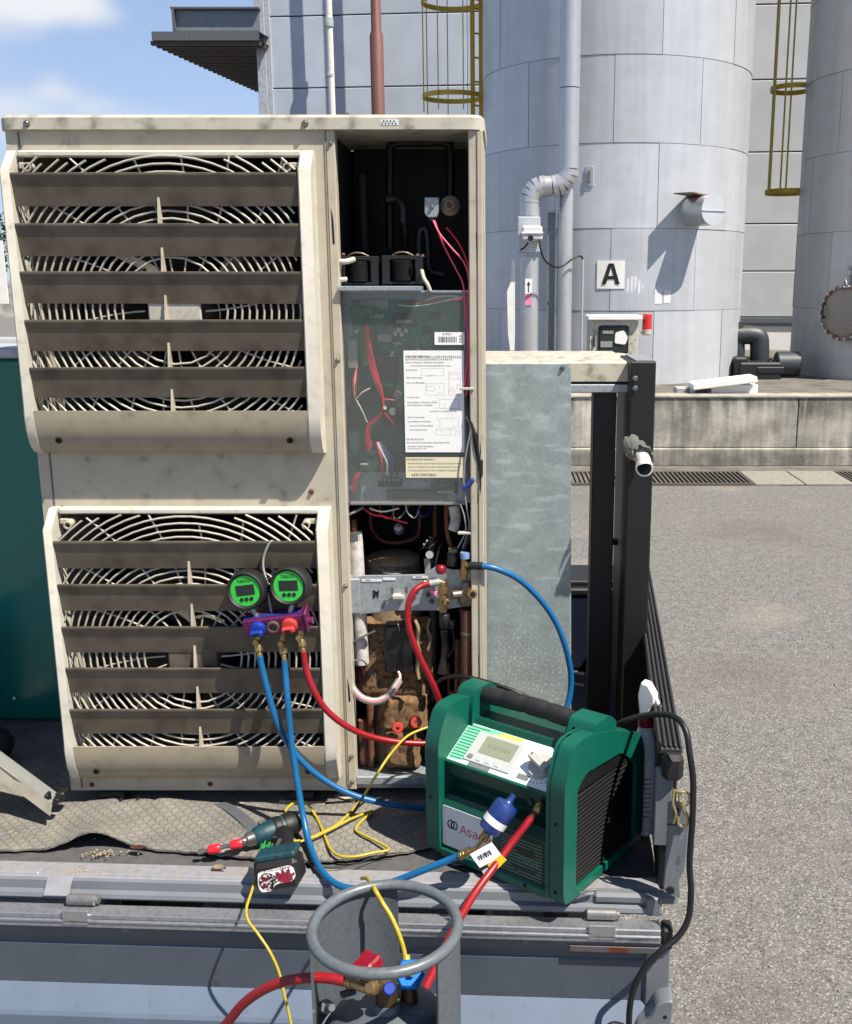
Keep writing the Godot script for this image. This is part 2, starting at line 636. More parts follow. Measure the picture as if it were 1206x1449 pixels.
func materials() -> void:
	var grain := noise_tex("grain", 0.03, [[0.0, gray(0.82)], [0.45, gray(0.95)], [1.0, gray(1.0)]], 5)
	var blotch := noise_tex("blotch", 0.008, [[0.0, gray(0.66)], [0.5, gray(0.9)], [1.0, gray(1.0)]], 5, FastNoiseLite.TYPE_SIMPLEX_SMOOTH, 512, 512, 4)
	var handled := noise_tex("handled", 0.03, [[0.0, Color(0.25, 0.42, 0.38, 0.5)], [0.2, Color(0.2, 0.4, 0.35, 0.0)], [0.8, Color(0.3, 0.3, 0.28, 0.0)], [1.0, Color(0.34, 0.36, 0.33, 0.45)]], 6, FastNoiseLite.TYPE_SIMPLEX_SMOOTH, 512, 512, 37)
	var grime := noise_tex("grime", 0.01, [[0.0, Color(0.15, 0.11, 0.075, 0.7)], [0.3, Color(0.2, 0.15, 0.105, 0.45)], [0.6, Color(0.3, 0.25, 0.19, 0.05)], [1.0, Color(0.5, 0.46, 0.4, 0.3)]], 5, FastNoiseLite.TYPE_SIMPLEX_SMOOTH, 512, 512, 43)
	var mildew := noise_tex("mildew", 0.016, [[0.0, Color(0.16, 0.155, 0.13, 0.8)], [0.2, Color(0.22, 0.21, 0.17, 0.4)], [0.4, Color(0.3, 0.29, 0.24, 0.08)], [0.5, Color(0.3, 0.3, 0.25, 0.0)], [1.0, Color(0.3, 0.3, 0.25, 0.0)]], 6, FastNoiseLite.TYPE_SIMPLEX_SMOOTH, 512, 512, 33)
	var stain := noise_tex("stain", 0.007, [[0.0, Color(0.30, 0.28, 0.26, 0.42)], [0.25, Color(0.36, 0.345, 0.33, 0.22)], [0.45, Color(0.5, 0.48, 0.45, 0.0)], [0.72, Color(0.55, 0.50, 0.45, 0.0)], [1.0, Color(0.62, 0.56, 0.50, 0.35)]], 5, FastNoiseLite.TYPE_SIMPLEX_SMOOTH, 512, 512, 35)
	var soft := noise_tex("soft", 0.006, [[0.0, gray(0.93)], [1.0, gray(1.0)]], 4, FastNoiseLite.TYPE_SIMPLEX_SMOOTH, 512, 512, 27)
	var fine := noise_tex("fine", 0.22, [[0.0, gray(0.6)], [1.0, gray(1.0)]], 2, FastNoiseLite.TYPE_SIMPLEX, 512, 512, 6)
	var dirt := noise_tex("dirt", 0.024, [[0.0, Color(0.25, 0.2, 0.13, 0.55)], [0.22, Color(0.32, 0.27, 0.19, 0.14)], [0.42, Color(0.4, 0.35, 0.26, 0.03)], [0.55, Color(0.4, 0.35, 0.26, 0.0)], [1.0, Color(0.4, 0.35, 0.26, 0.0)]], 6, FastNoiseLite.TYPE_SIMPLEX_SMOOTH, 512, 512, 8)
	var dust := noise_tex("dust", 0.01, [[0.0, Color(0.60, 0.575, 0.525, 0.6)], [0.42, Color(0.56, 0.54, 0.50, 0.38)], [0.7, Color(0.6, 0.57, 0.52, 0.16)], [1.0, Color(0.6, 0.56, 0.5, 0.05)]], 6, FastNoiseLite.TYPE_SIMPLEX_SMOOTH, 512, 512, 10)
	var rust := noise_tex("rust", 0.014, [[0.0, Color(0.28, 0.12, 0.06, 1.0)], [0.42, Color(0.42, 0.22, 0.12, 0.85)], [0.55, Color(0.5, 0.38, 0.3, 0.15)], [1.0, Color(0.5, 0.4, 0.35, 0.0)]], 6, FastNoiseLite.TYPE_SIMPLEX_SMOOTH, 512, 512, 14)
	var scuff := noise_tex("scuff", 0.02, [[0.0, Color(0.12, 0.12, 0.12, 0.7)], [0.2, Color(0.2, 0.2, 0.2, 0.0)], [0.86, Color(0.7, 0.7, 0.7, 0.0)], [1.0, Color(0.75, 0.75, 0.74, 0.5)]], 6, FastNoiseLite.TYPE_SIMPLEX_SMOOTH, 512, 512, 17)
	var spots := noise_tex("spots", 0.05, [[0.0, Color(0.85, 0.86, 0.86, 0.0)], [0.66, Color(0.85, 0.86, 0.86, 0.0)], [0.8, Color(0.92, 0.93, 0.93, 0.55)], [1.0, Color(0.95, 0.95, 0.95, 0.9)]], 4, FastNoiseLite.TYPE_SIMPLEX_SMOOTH, 512, 512, 19)
	var grayrun := streak_texture(21, Color(0.91, 0.91, 0.915), Color(1, 1, 1))
	tx["grayrun"] = grayrun
	var runs := streak_texture(23, Color(0.42, 0.42, 0.41, 0.2), Color(0.62, 0.62, 0.62, 0.0))
	var char_ := noise_tex("char", 0.03, [[0.0, Color(0.06, 0.045, 0.03, 0.95)], [0.26, Color(0.10, 0.07, 0.045, 0.8)], [0.36, Color(0.2, 0.14, 0.09, 0.1)], [0.7, Color(0.5, 0.4, 0.28, 0.0)], [1.0, Color(0.66, 0.56, 0.42, 0.6)]], 6, FastNoiseLite.TYPE_SIMPLEX_SMOOTH, 512, 512, 41)

	var as_ := asphalt_texture()
	M.asphalt = mat(Color(0.565, 0.57, 0.575), 0.9, 0, as_[0], 0.80, stain, 0.16, true, as_[1], 0.22)
	M.grit = mat(Color(0.52, 0.50, 0.46), 0.9, 0, grain, 9)
	M.concrete = mat(Color(0.53, 0.52, 0.485), 0.9, 0, grain, 1.1, dirt, 0.7, true, fine, 0.15)
	M.concrete_dark = mat(Color(0.42, 0.41, 0.38), 0.95, 0, blotch, 0.6, dirt, 0.5)
	M.iron = mat(Color(0.42, 0.40, 0.36), 0.7, 0.3, grain, 3)
	M.wall = mat(Color(0.80, 0.80, 0.78), 0.92)
	M.wall.albedo_texture = wall_texture()
	M.wall_cap = mat(Color(0.66, 0.64, 0.59), 0.9, 0, blotch, 0.8, dirt, 0.8)
	M.clad = []
	for k in 4:
		var c: float = [0.80, 0.765, 0.825, 0.785][k]
		M.clad.append(mat(Color(c * 0.965, c * 0.988, c * 1.015), 0.36, 0.25, grayrun, 0.28, runs, 0.33, true, soft, 0.9))
	M.clad_b = []
	for k in 3:
		var c: float = [0.73, 0.715, 0.74][k]
		M.clad_b.append(mat(Color(c, c * 1.005, c * 1.01), 0.45, 0.3, grayrun, 0.28, runs, 0.33, true, soft, 0.9))
	M.seam = mat(Color(0.42, 0.43, 0.45), 0.8)
	M.pipe = mat(Color(0.76, 0.77, 0.78), 0.36, 0.55, grayrun, 0.7)
	M.panel = []
	M.panel_blue = []
	for k in 3:
		var c: float = [0.77, 0.76, 0.78][k]
		M.panel.append(mat(Color(c * 0.945, c * 0.97, c * 0.985), 0.6, 0.1, soft, 0.4))
		M.panel_blue.append(mat(Color(c * 0.90, c * 0.955, c * 1.02), 0.6, 0.1, soft, 0.4))
	M.panel_low = mat(Color(0.86, 0.86, 0.86), 0.6, 0.0, soft, 0.4)
	M.flashing = mat(Color(0.70, 0.72, 0.75), 0.5, 0.2, grain, 0.6)
	M.canopy = mat(Color(0.34, 0.36, 0.38), 0.6, 0.1, grain, 1)
	M.canopy_under = mat(Color(0.30, 0.28, 0.27), 0.7, 0.0, grain, 1)
	M.steel_gray = mat(Color(0.47, 0.50, 0.53), 0.5, 0.2, grain, 1)
	M.white_pipe = mat(Color(0.86, 0.86, 0.84), 0.4, 0, grain, 1)
	M.brown_pipe = mat(Color(0.44, 0.29, 0.265), 0.55, 0, grain, 1)
	M.yellow_steel = mat(Color(0.76, 0.64, 0.16), 0.5, 0, grain, 1.5)
	M.pump = mat(Color(0.22, 0.24, 0.26), 0.5, 0.1, grain, 1.5)
	M.black_steel = mat(Color(0.10, 0.11, 0.12), 0.5, 0.0, grain, 2)
	M.white = mat(Color(0.90, 0.90, 0.88), 0.5, 0, soft, 1)
	M.flange_plate = mat(Color(0.60, 0.57, 0.54), 0.7, 0.1, grain, 2, dirt, 1.5)
	M.flange_rust = mat(Color(0.55, 0.50, 0.46), 0.8, 0.1, grain, 2, rust, 1.1)
	M.ink = mat(Color(0.05, 0.05, 0.055), 0.6)
	M.beacon = mat(Color(0.75, 0.03, 0.02), 0.2)
	M.beacon.clearcoat_enabled = true
	M.glass_dark = mat(Color(0.16, 0.19, 0.19), 0.08, 0.0)
	M.ghost = mat(Color(0.86, 0.87, 0.885), 0.5, 0.1, soft, 2)
	M.pink = mat(Color(0.86, 0.52, 0.66), 0.6)
	M.far_wall = mat(Color(0.72, 0.72, 0.70), 0.9, 0, blotch, 0.3)
	M.bark = mat(Color(0.24, 0.19, 0.14), 0.95, 0, grain, 2)
	M.leaf = mat(Color(0.22, 0.30, 0.12), 0.7, 0)
	M.leaf.vertex_color_use_as_albedo = false
	M.leaf.backlight_enabled = true
	M.leaf.backlight = Color(0.15, 0.2, 0.05)
	# truck
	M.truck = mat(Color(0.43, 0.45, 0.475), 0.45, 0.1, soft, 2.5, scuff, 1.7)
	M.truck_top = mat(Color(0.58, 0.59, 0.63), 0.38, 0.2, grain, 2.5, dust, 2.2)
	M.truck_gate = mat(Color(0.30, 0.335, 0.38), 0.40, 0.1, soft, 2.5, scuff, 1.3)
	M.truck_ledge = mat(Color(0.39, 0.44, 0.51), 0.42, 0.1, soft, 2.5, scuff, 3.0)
	M.alu = mat(Color(0.70, 0.71, 0.73), 0.3, 0.75, grain, 4)
	M.hinge = mat(Color(0.55, 0.55, 0.55), 0.42, 0.6, grain, 6, dirt, 5)
	M.rusty_paint = mat(Color(0.31, 0.34, 0.38), 0.5, 0.2, grain, 3, rust, 1.9)
	M.rubber = mat(Color(0.13, 0.13, 0.135), 0.75, 0, grain, 4, dust, 1.5)
	M.rubber.detail_blend_mode = BaseMaterial3D.BLEND_MODE_MIX
	M.cap_rubber = mat(Color(0.11, 0.11, 0.115), 0.6, 0, grain, 6)
	M.rib_rubber = mat(Color(0.20, 0.20, 0.205), 0.6, 0, grain, 4)
	M.mat_rubber = mat(Color(0.40, 0.395, 0.38), 0.9, 0, grain, 3, dust, 1.6, true, checker_bump(), 0.34)
	M.mat_rubber.uv1_scale = Vector3.ONE * 19.0
	M.bed = mat(Color(0.33, 0.33, 0.33), 0.7, 0.1, grain, 2)
	M.brass_chain = mat(Color(0.72, 0.66, 0.50), 0.35, 0.8)
	M.tyre = mat(Color(0.06, 0.06, 0.06), 0.85)
	# outdoor unit
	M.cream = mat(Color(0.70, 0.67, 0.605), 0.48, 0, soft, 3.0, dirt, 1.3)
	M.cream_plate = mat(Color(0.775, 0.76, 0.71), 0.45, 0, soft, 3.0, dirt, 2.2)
	M.cream_lid = mat(Color(0.725, 0.71, 0.655), 0.5, 0, soft, 3.0, mildew, 2.0)
	M.cream_dirty = mat(Color(0.60, 0.565, 0.49), 0.5, 0, soft, 3.0, dirt, 1.6)
	M.blade = mat(Color(0.355, 0.33, 0.285), 0.45, 0, soft, 2.4, grime, 2.2)  # base colour darkened to deepen the slats' shade; the blotches are real grime
	M.guard = mat(Color(0.71, 0.69, 0.64), 0.45, 0, grain, 4)
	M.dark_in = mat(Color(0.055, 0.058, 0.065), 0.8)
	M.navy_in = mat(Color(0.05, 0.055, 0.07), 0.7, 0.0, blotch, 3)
	M.fan_gray = mat(Color(0.30, 0.28, 0.25), 0.6)
	M.screw = mat(Color(0.52, 0.49, 0.44), 0.4, 0.7)
	M.hole = mat(Color(0.02, 0.02, 0.02), 0.95)
	M.galv = mat(Color(0.90, 0.955, 0.965), 0.46, 0.35)
	M.galv.albedo_texture = galv_texture()
	M.copper_shaded = mat(Color(0.10, 0.075, 0.06), 0.5, 0.4)  # copper with the shade of the upper bay put into its colour
	M.galv_clean = mat(Color(0.64, 0.67, 0.69), 0.42, 0.45, grain, 4)
	M.pcb = mat(Color(0.14, 0.41, 0.28), 0.4, 0, blotch, 8)
	M.comp_dark = mat(Color(0.09, 0.09, 0.095), 0.45)
	M.comp_gray = mat(Color(0.52, 0.53, 0.52), 0.5)
	M.comp_white = mat(Color(0.66, 0.65, 0.61), 0.5)
	M.comp_red = mat(Color(0.5, 0.08, 0.08), 0.5)
	M.cover = mat(Color(0.58, 0.63, 0.61, 0.08), 0.10)
	M.cover.transparency = BaseMaterial3D.TRANSPARENCY_ALPHA
	M.wire_red = mat(Color(0.80, 0.13, 0.20), 0.4)
	M.wire_pink = mat(Color(0.86, 0.28, 0.42), 0.4)
	M.wire_white = mat(Color(0.84, 0.82, 0.78), 0.5)
	M.wire_black = mat(Color(0.05, 0.05, 0.055), 0.5)
	M.wire_blue = mat(Color(0.10, 0.22, 0.50), 0.45)
	M.copper = mat(Color(0.42, 0.25, 0.18), 0.5, 0.55, blotch, 8)
	M.copper_rust = mat(Color(0.40, 0.27, 0.24), 0.6, 0.3, blotch, 10, rust, 6)
	M.brass = mat(Color(0.66, 0.57, 0.38), 0.32, 0.85, grain, 20)
	M.foam = mat(Color(0.80, 0.78, 0.76), 0.7, 0, blotch, 8, dirt, 5)
	M.felt = mat(Color(0.60, 0.47, 0.33), 0.98, 0, blotch, 12, char_, 3.4, true, fine, 0.5)
	M.felt_top = mat(Color(0.62, 0.53, 0.42), 0.95, 0, blotch, 10, dirt, 6, true, fine, 0.3)
	M.tape = mat(Color(0.30, 0.31, 0.33), 0.5)
	M.clear_tube = mat(Color(0.75, 0.76, 0.76, 0.35), 0.15)
	M.clear_tube.transparency = BaseMaterial3D.TRANSPARENCY_ALPHA
	M.cap_red = mat(Color(0.46, 0.04, 0.12), 0.4)
	M.cap_blue = mat(Color(0.42, 0.52, 0.70), 0.4)
	M.bronze = mat(Color(0.48, 0.43, 0.37), 0.4, 0.5)
	M.black_panel = mat(Color(0.085, 0.085, 0.09), 0.5, 0.05, grain, 3)
	M.blue_dark = mat(Color(0.06, 0.09, 0.16), 0.5)
	M.teal = mat(Color(0.0, 0.44, 0.40), 0.2, 0.0, soft, 0.8)
	M.teal.clearcoat_enabled = true
	M.teal.clearcoat = 0.25
	M.teal.clearcoat_roughness = 0.05
	# recovery machine and tools
	M.green = mat(Color(0.018, 0.335, 0.275), 0.40, 0, soft, 6, handled, 4.0)
	M.green_shaded = mat(Color(0.015, 0.25, 0.195), 0.45, 0, soft, 6)  # same green darkened: shade painted into the body and front panel
	M.black_plastic = mat(Color(0.065, 0.068, 0.072), 0.5, 0, grain, 10)
	M.grip = mat(Color(0.10, 0.10, 0.105), 0.65, 0, grain, 14)
	M.white_print = mat(Color(0.90, 0.91, 0.90), 0.4)
	M.lcd = mat(Color(0.50, 0.52, 0.45), 0.25)
	M.lcd_dark = mat(Color(0.13, 0.15, 0.15), 0.2)
	M.bezel = mat(Color(0.66, 0.68, 0.67), 0.45)
	M.knob = mat(Color(0.66, 0.66, 0.64), 0.45)
	M.label_gray = mat(Color(0.42, 0.43, 0.43), 0.6)
	M.pale_green = mat(Color(0.42, 0.72, 0.60), 0.45)
	M.lime = mat(Color(0.72, 0.82, 0.40), 0.45)
	M.label_white = mat(Color(0.84, 0.85, 0.86), 0.45, 0, soft, 4)
	M.logo_red = mat(Color(0.70, 0.05, 0.12), 0.5)
	M.logo_black = mat(Color(0.08, 0.08, 0.10), 0.5)
	M.decal_dark = mat(Color(0.03, 0.10, 0.085), 0.5)
	M.decal_line = mat(Color(0.30, 0.48, 0.42), 0.5)
	M.filter_blue = mat(Color(0.02, 0.17, 0.43), 0.3)
	M.filter_blue.clearcoat_enabled = true
	M.hose_blue = mat(Color(0.05, 0.36, 0.56), 0.38, 0, grain, 8)
	M.hose_red = mat(Color(0.55, 0.05, 0.10), 0.38, 0, grain, 8)
	M.hose_yellow = mat(Color(0.70, 0.62, 0.16), 0.42, 0, grain, 8)
	M.cord_black = mat(Color(0.05, 0.052, 0.055), 0.5)
	M.cyl = mat(Color(0.33, 0.36, 0.385), 0.45, 0.05, grain, 5, scuff, 3)  # grey darkened to stand in for a shadow cast over the cylinder
	M.cyl_ring = mat(Color(0.37, 0.40, 0.42), 0.4, 0.05, grain, 5, scuff, 4)
	M.handle_red = mat(Color(0.50, 0.04, 0.12), 0.4)
	M.handle_blue = mat(Color(0.06, 0.42, 0.74), 0.4)
	M.gauge_green = mat(Color(0.20, 0.72, 0.26), 0.35)
	M.purple = mat(Color(0.52, 0.20, 0.42), 0.3, 0.55, blotch, 14)
	M.purple_top = mat(Color(0.20, 0.24, 0.52), 0.35, 0.4)
	M.knob_blue = mat(Color(0.06, 0.20, 0.56), 0.4)
	M.knob_red = mat(Color(0.70, 0.22, 0.20), 0.45)
	M.tool_teal = mat(Color(0.07, 0.25, 0.29), 0.5, 0, blotch, 14, scuff, 9)
	M.tool_black = mat(Color(0.07, 0.07, 0.075), 0.55, 0, grain, 14, scuff, 8)
	M.bit_red = mat(Color(0.86, 0.13, 0.18), 0.35)
	M.steel = mat(Color(0.55, 0.55, 0.54), 0.3, 0.85)
	M.tag_green = mat(Color(0.12, 0.45, 0.22), 0.5)
	M.card = mat(Color(0.72, 0.66, 0.56), 0.9, 0, blotch, 6)
	M.tag_yellow = mat(Color(0.88, 0.72, 0.12), 0.6)
	M.bottle = mat(Color(0.82, 0.84, 0.86), 0.3, 0, grain, 3)
	M.saw_dust = mat(Color(0.60, 0.54, 0.42), 0.95)
	M.leaf_dry = mat(Color(0.58, 0.50, 0.38), 0.9)

func galv_texture() -> ImageTexture:      # scuffed zinc: wide horizontal rubs above, fine pitting below
	var a := nz(FastNoiseLite.TYPE_SIMPLEX_SMOOTH, 1.0, 4, 61)
	return loop_image(160, 640, func(i: int, j: int) -> Color:
		var x := i / 160.0
		var y := j / 640.0
		var s := 0.63 + 0.05 * a.get_noise_2d(x * 3.0, y * 12.0) + 0.04 * a.get_noise_2d(x * 30.0, y * 60.0)
		var rub := smoothstep(0.18, 0.6, a.get_noise_2d(x * 2.2 + 7.0, y * 34.0)) * smoothstep(0.05, 0.25, x) * (1.0 - 0.6 * smoothstep(0.5, 0.75, y))
		var cloud := smoothstep(0.0, 0.6, a.get_noise_2d(x * 2.0 + 30.0, y * 7.0)) * (1.0 - smoothstep(0.05, 0.5, y) * 0.8)
		var pit := smoothstep(0.12, 0.45, a.get_noise_2d(x * 34.0, y * 110.0)) * smoothstep(0.60, 0.80, y + 0.12 * a.get_noise_2d(x * 3.0, 4.0))
		s += rub * 0.075 + cloud * 0.11 + pit * 0.16 + 0.05 * smoothstep(0.3, 0.0, x)
		return Color(s * 0.98, s, s * 1.005))

func checker_bump() -> ImageTexture:      # lozenge ribs of a rubber floor mat
	return loop_image(256, 256, func(i: int, j: int) -> Color:
		var u := i / 256.0 * 4.0
		var v := j / 256.0 * 4.0
		var odd := (int(floor(u)) + int(floor(v))) % 2
		var x := fposmod(u, 1.0) - 0.5
		var y := fposmod(v, 1.0) - 0.5
		var a := (x + y) * 0.707
		var b := (x - y) * 0.707
		if odd == 1:
			var s := a
			a = b; b = s
		var d := maxf(absf(a) - 0.42, 0.0) + absf(b)
		return gray(1.0 - smoothstep(0.07, 0.17, d)))

# ---------------------------------------------------------------- the yard behind
const WALL_Z := -9.98
const YARD := 0.60

func yard() -> void:
	var g := B.new()
	g.quad(Vector3(-160, 0, -200), Vector3(-160, 0, 40), Vector3(160, 0, 40), Vector3(160, 0, -200))
	struct("ground", g, M.asphalt)
	var gr_ := B.new()
	for i in 420:
		var p := Vector3(rng.randf_range(0.3, 2.6), 0.002, -rng.randf_range(1.2, 4.5))
		var s := rng.randf_range(0.002, 0.006) * (1.0 + 1.2 * float(i % 29 == 0))
		gr_.box(p, Vector3(s * rng.randf_range(0.8, 1.8), s, s), s * 0.25, Basis.from_euler(Vector3(rng.randf() * 0.5, rng.randf() * TAU, rng.randf() * 0.5)))
	var grit := part("loose_grit", gr_, M.grit, self)
	grit.set_meta("own", true)
	tag(grit, "loose pale grit and small stones scattered on the asphalt", "grit")
	stuff(grit)
	# gutter strip of concrete slabs and steel gratings at the foot of the wall
	var gt := B.new()
	gt.box(Vector3(4.0, 0.0, -9.47), Vector3(17.0, 0.012, 1.02))
	var gut := struct("gutter", gt, M.concrete_dark)
	var slab := B.new()
	slab.box(Vector3.ZERO, Vector3(0.44, 0.03, 0.62), 0.008)
	var slm := slab.mesh()
	var x := -4.0
	var k := 0
	var x0: float = 2.2508
	# slabs between the two gratings, and on beyond them
	for i in 30:
		var cx := x0 + 0.225 + (i - 12) * 0.45
		var in_grate := (i < 12 and i > 7) or (i > 13 and i < 18)
		if in_grate: continue
		var s := placed("slab", slm, M.concrete, gut, Transform3D(Basis(Vector3.UP, rng.randf_range(-0.006, 0.006)), Vector3(cx, 0.006 + rng.randf_range(0, 0.003), -9.27)))
	for gx in [[x0 - 1.8, x0], [x0 + 0.9, x0 + 2.7]]:
		var b := B.new()
		b.box(Vector3((gx[0] + gx[1]) / 2, 0.017, -9.56), Vector3(gx[1] - gx[0], 0.012, 0.02))
		b.box(Vector3((gx[0] + gx[1]) / 2, 0.017, -8.975), Vector3(gx[1] - gx[0], 0.012, 0.02))
		var q: float = gx[0] + 0.015
		while q < gx[1]:
			b.box(Vector3(q, 0.018, -9.267), Vector3(0.011, 0.016, 0.562))
			q += 0.042
		var gr := part("grating", b, M.iron, gut)
		stuff(gr)
	# retaining wall
	var w := thing("retaining_wall", "long low concrete retaining wall streaked with rain stains in front of the tanks", "wall", Vector3(4.0, 0, WALL_Z))
	var f := B.new()
	var xl := -4.3
	var xr := 12.5
	var seg := 2.4
	var q2 := xl
	while q2 < xr - 0.1:
		var b := B.new()
		var q3: float = minf(q2 + seg - 0.008, xr)
		var u0 := (q2 - xl) / 16.0
		var u1 := (q3 - xl) / 16.0
		var i := b.v.size()
		b.box(Vector3((q2 + q3) / 2, 0.43, WALL_Z - 0.10), Vector3(q3 - q2, 0.49, 0.20), 0.006)
		for n in range(i, b.v.size()):
			b.t[n] = Vector2((b.v[n].x - xl) / 16.0, clampf(1.0 - b.v[n].y / 0.70, 0, 1))
		part("wall_panel", b, M.wall, w)
		q2 += seg
	var pl := B.new()
	pl.box(Vector3((xl + xr) / 2, 0.09, WALL_Z - 0.08), Vector3(xr - xl, 0.18, 0.21), 0.012)
	for n in pl.v.size():
		pl.t[n] = Vector2((pl.v[n].x - xl) / 16.0, clampf(1.0 - pl.v[n].y / 0.70, 0, 1))
	part("plinth", pl, M.wall, w)
	var cp := B.new()
	cp.box(Vector3((xl + xr) / 2, 0.685, WALL_Z - 0.105), Vector3(xr - xl, 0.028, 0.235), 0.008)
	part("coping", cp, M.wall_cap, w)
	var yd := B.new()
	yd.box(Vector3(13, YARD / 2, -26), Vector3(34.6, YARD, 31.6))
	struct("raised_yard", yd, M.concrete_dark)

func tank_rings() -> Array:
	var h: Array = [4.2112, 3.2979, 2.3514, 1.4497]
	var step: float = (h[0] - h[3]) / 3.0
	var o := []
	o.append(YARD + 0.02)
	o.append(h[3] - step)
	for i in 9: o.append(h[3] + step * i)
	return o

func tank(called: String, label: String, c: Vector3, r: float, mats: Array, off: float, rings: Array) -> Node3D:
	var t := thing(called, label, "tank", c)
	var core := B.new()
	core.lathe([Vector2(r - 0.018, 0.6), Vector2(r - 0.018, rings[rings.size() - 1]), Vector2(r * 0.5, rings[rings.size() - 1] + 0.5), Vector2(0, rings[rings.size() - 1] + 0.62)], at(Vector3(c.x, 0, c.z)), 64)
	part("shell", core, M.seam, t)
	for i in rings.size() - 1:
		var y0: float = rings[i] + 0.002
		var y1: float = rings[i + 1] - 0.002
		for k in 10:
			var a0 := deg_to_rad(off + (18.0 if i % 2 == 1 else 0.0) + k * 36.0)
			var a1 := a0 + deg_to_rad(36.0) - 0.006 / r
			var b := B.new()
			var rr := r + rng.randf_range(-0.002, 0.003)
			var rows := [[], [], [], []]
			for s in 15:
				var a := lerpf(a0, a1, s / 14.0)
				var d := Vector3(sin(a), 0, cos(a))
				rows[0].append(c + d * (rr - 0.02) + Vector3(0, y0 - c.y, 0))
				rows[1].append(c + d * (rr + 0.004) + Vector3(0, y0 - c.y, 0))
				rows[2].append(c + d * rr + Vector3(0, y1 - c.y, 0))
				rows[3].append(c + d * (rr - 0.02) + Vector3(0, y1 - c.y, 0))
			for e in 3: b.grid([rows[e], rows[e + 1]], true)
			var m: Material = mats[rng.randi() % mats.size()]
			part("cladding_panel", b, m, t)
	return t

var tank_a := Vector3(1.43, YARD, -13.7)
var tank_b := Vector3(5.54, YARD, -13.7)
const TANK_R := 1.66

func on_tank(c: Vector3, x: float, y: float, out_: float) -> Transform3D:   # frame on the shell of a tank: z points outwards; x = angle
	var d := Vector3(sin(x), 0, cos(x))
	return Transform3D(Basis(Vector3(cos(x), 0, -sin(x)), Vector3.UP, d), Vector3(c.x, y, c.z) + d * (TANK_R + out_))

func curved_plate(c: Vector3, a0: float, a1: float, y0: float, y1: float, out_: float) -> B:
	var b := B.new()
	var rows := [[], [], [], []]
	for s in 7:
		var a := lerpf(a0, a1, s / 6.0)
		var d := Vector3(sin(a), 0, cos(a))
		var p := Vector3(c.x, 0, c.z)
		rows[0].append(p + d * (TANK_R + 0.001) + Vector3(0, y0, 0))
		rows[1].append(p + d * (TANK_R + out_) + Vector3(0, y0, 0))
		rows[2].append(p + d * (TANK_R + out_) + Vector3(0, y1, 0))
		rows[3].append(p + d * (TANK_R + 0.001) + Vector3(0, y1, 0))
	for e in 3: b.grid([rows[e], rows[e + 1]], true)
	return b

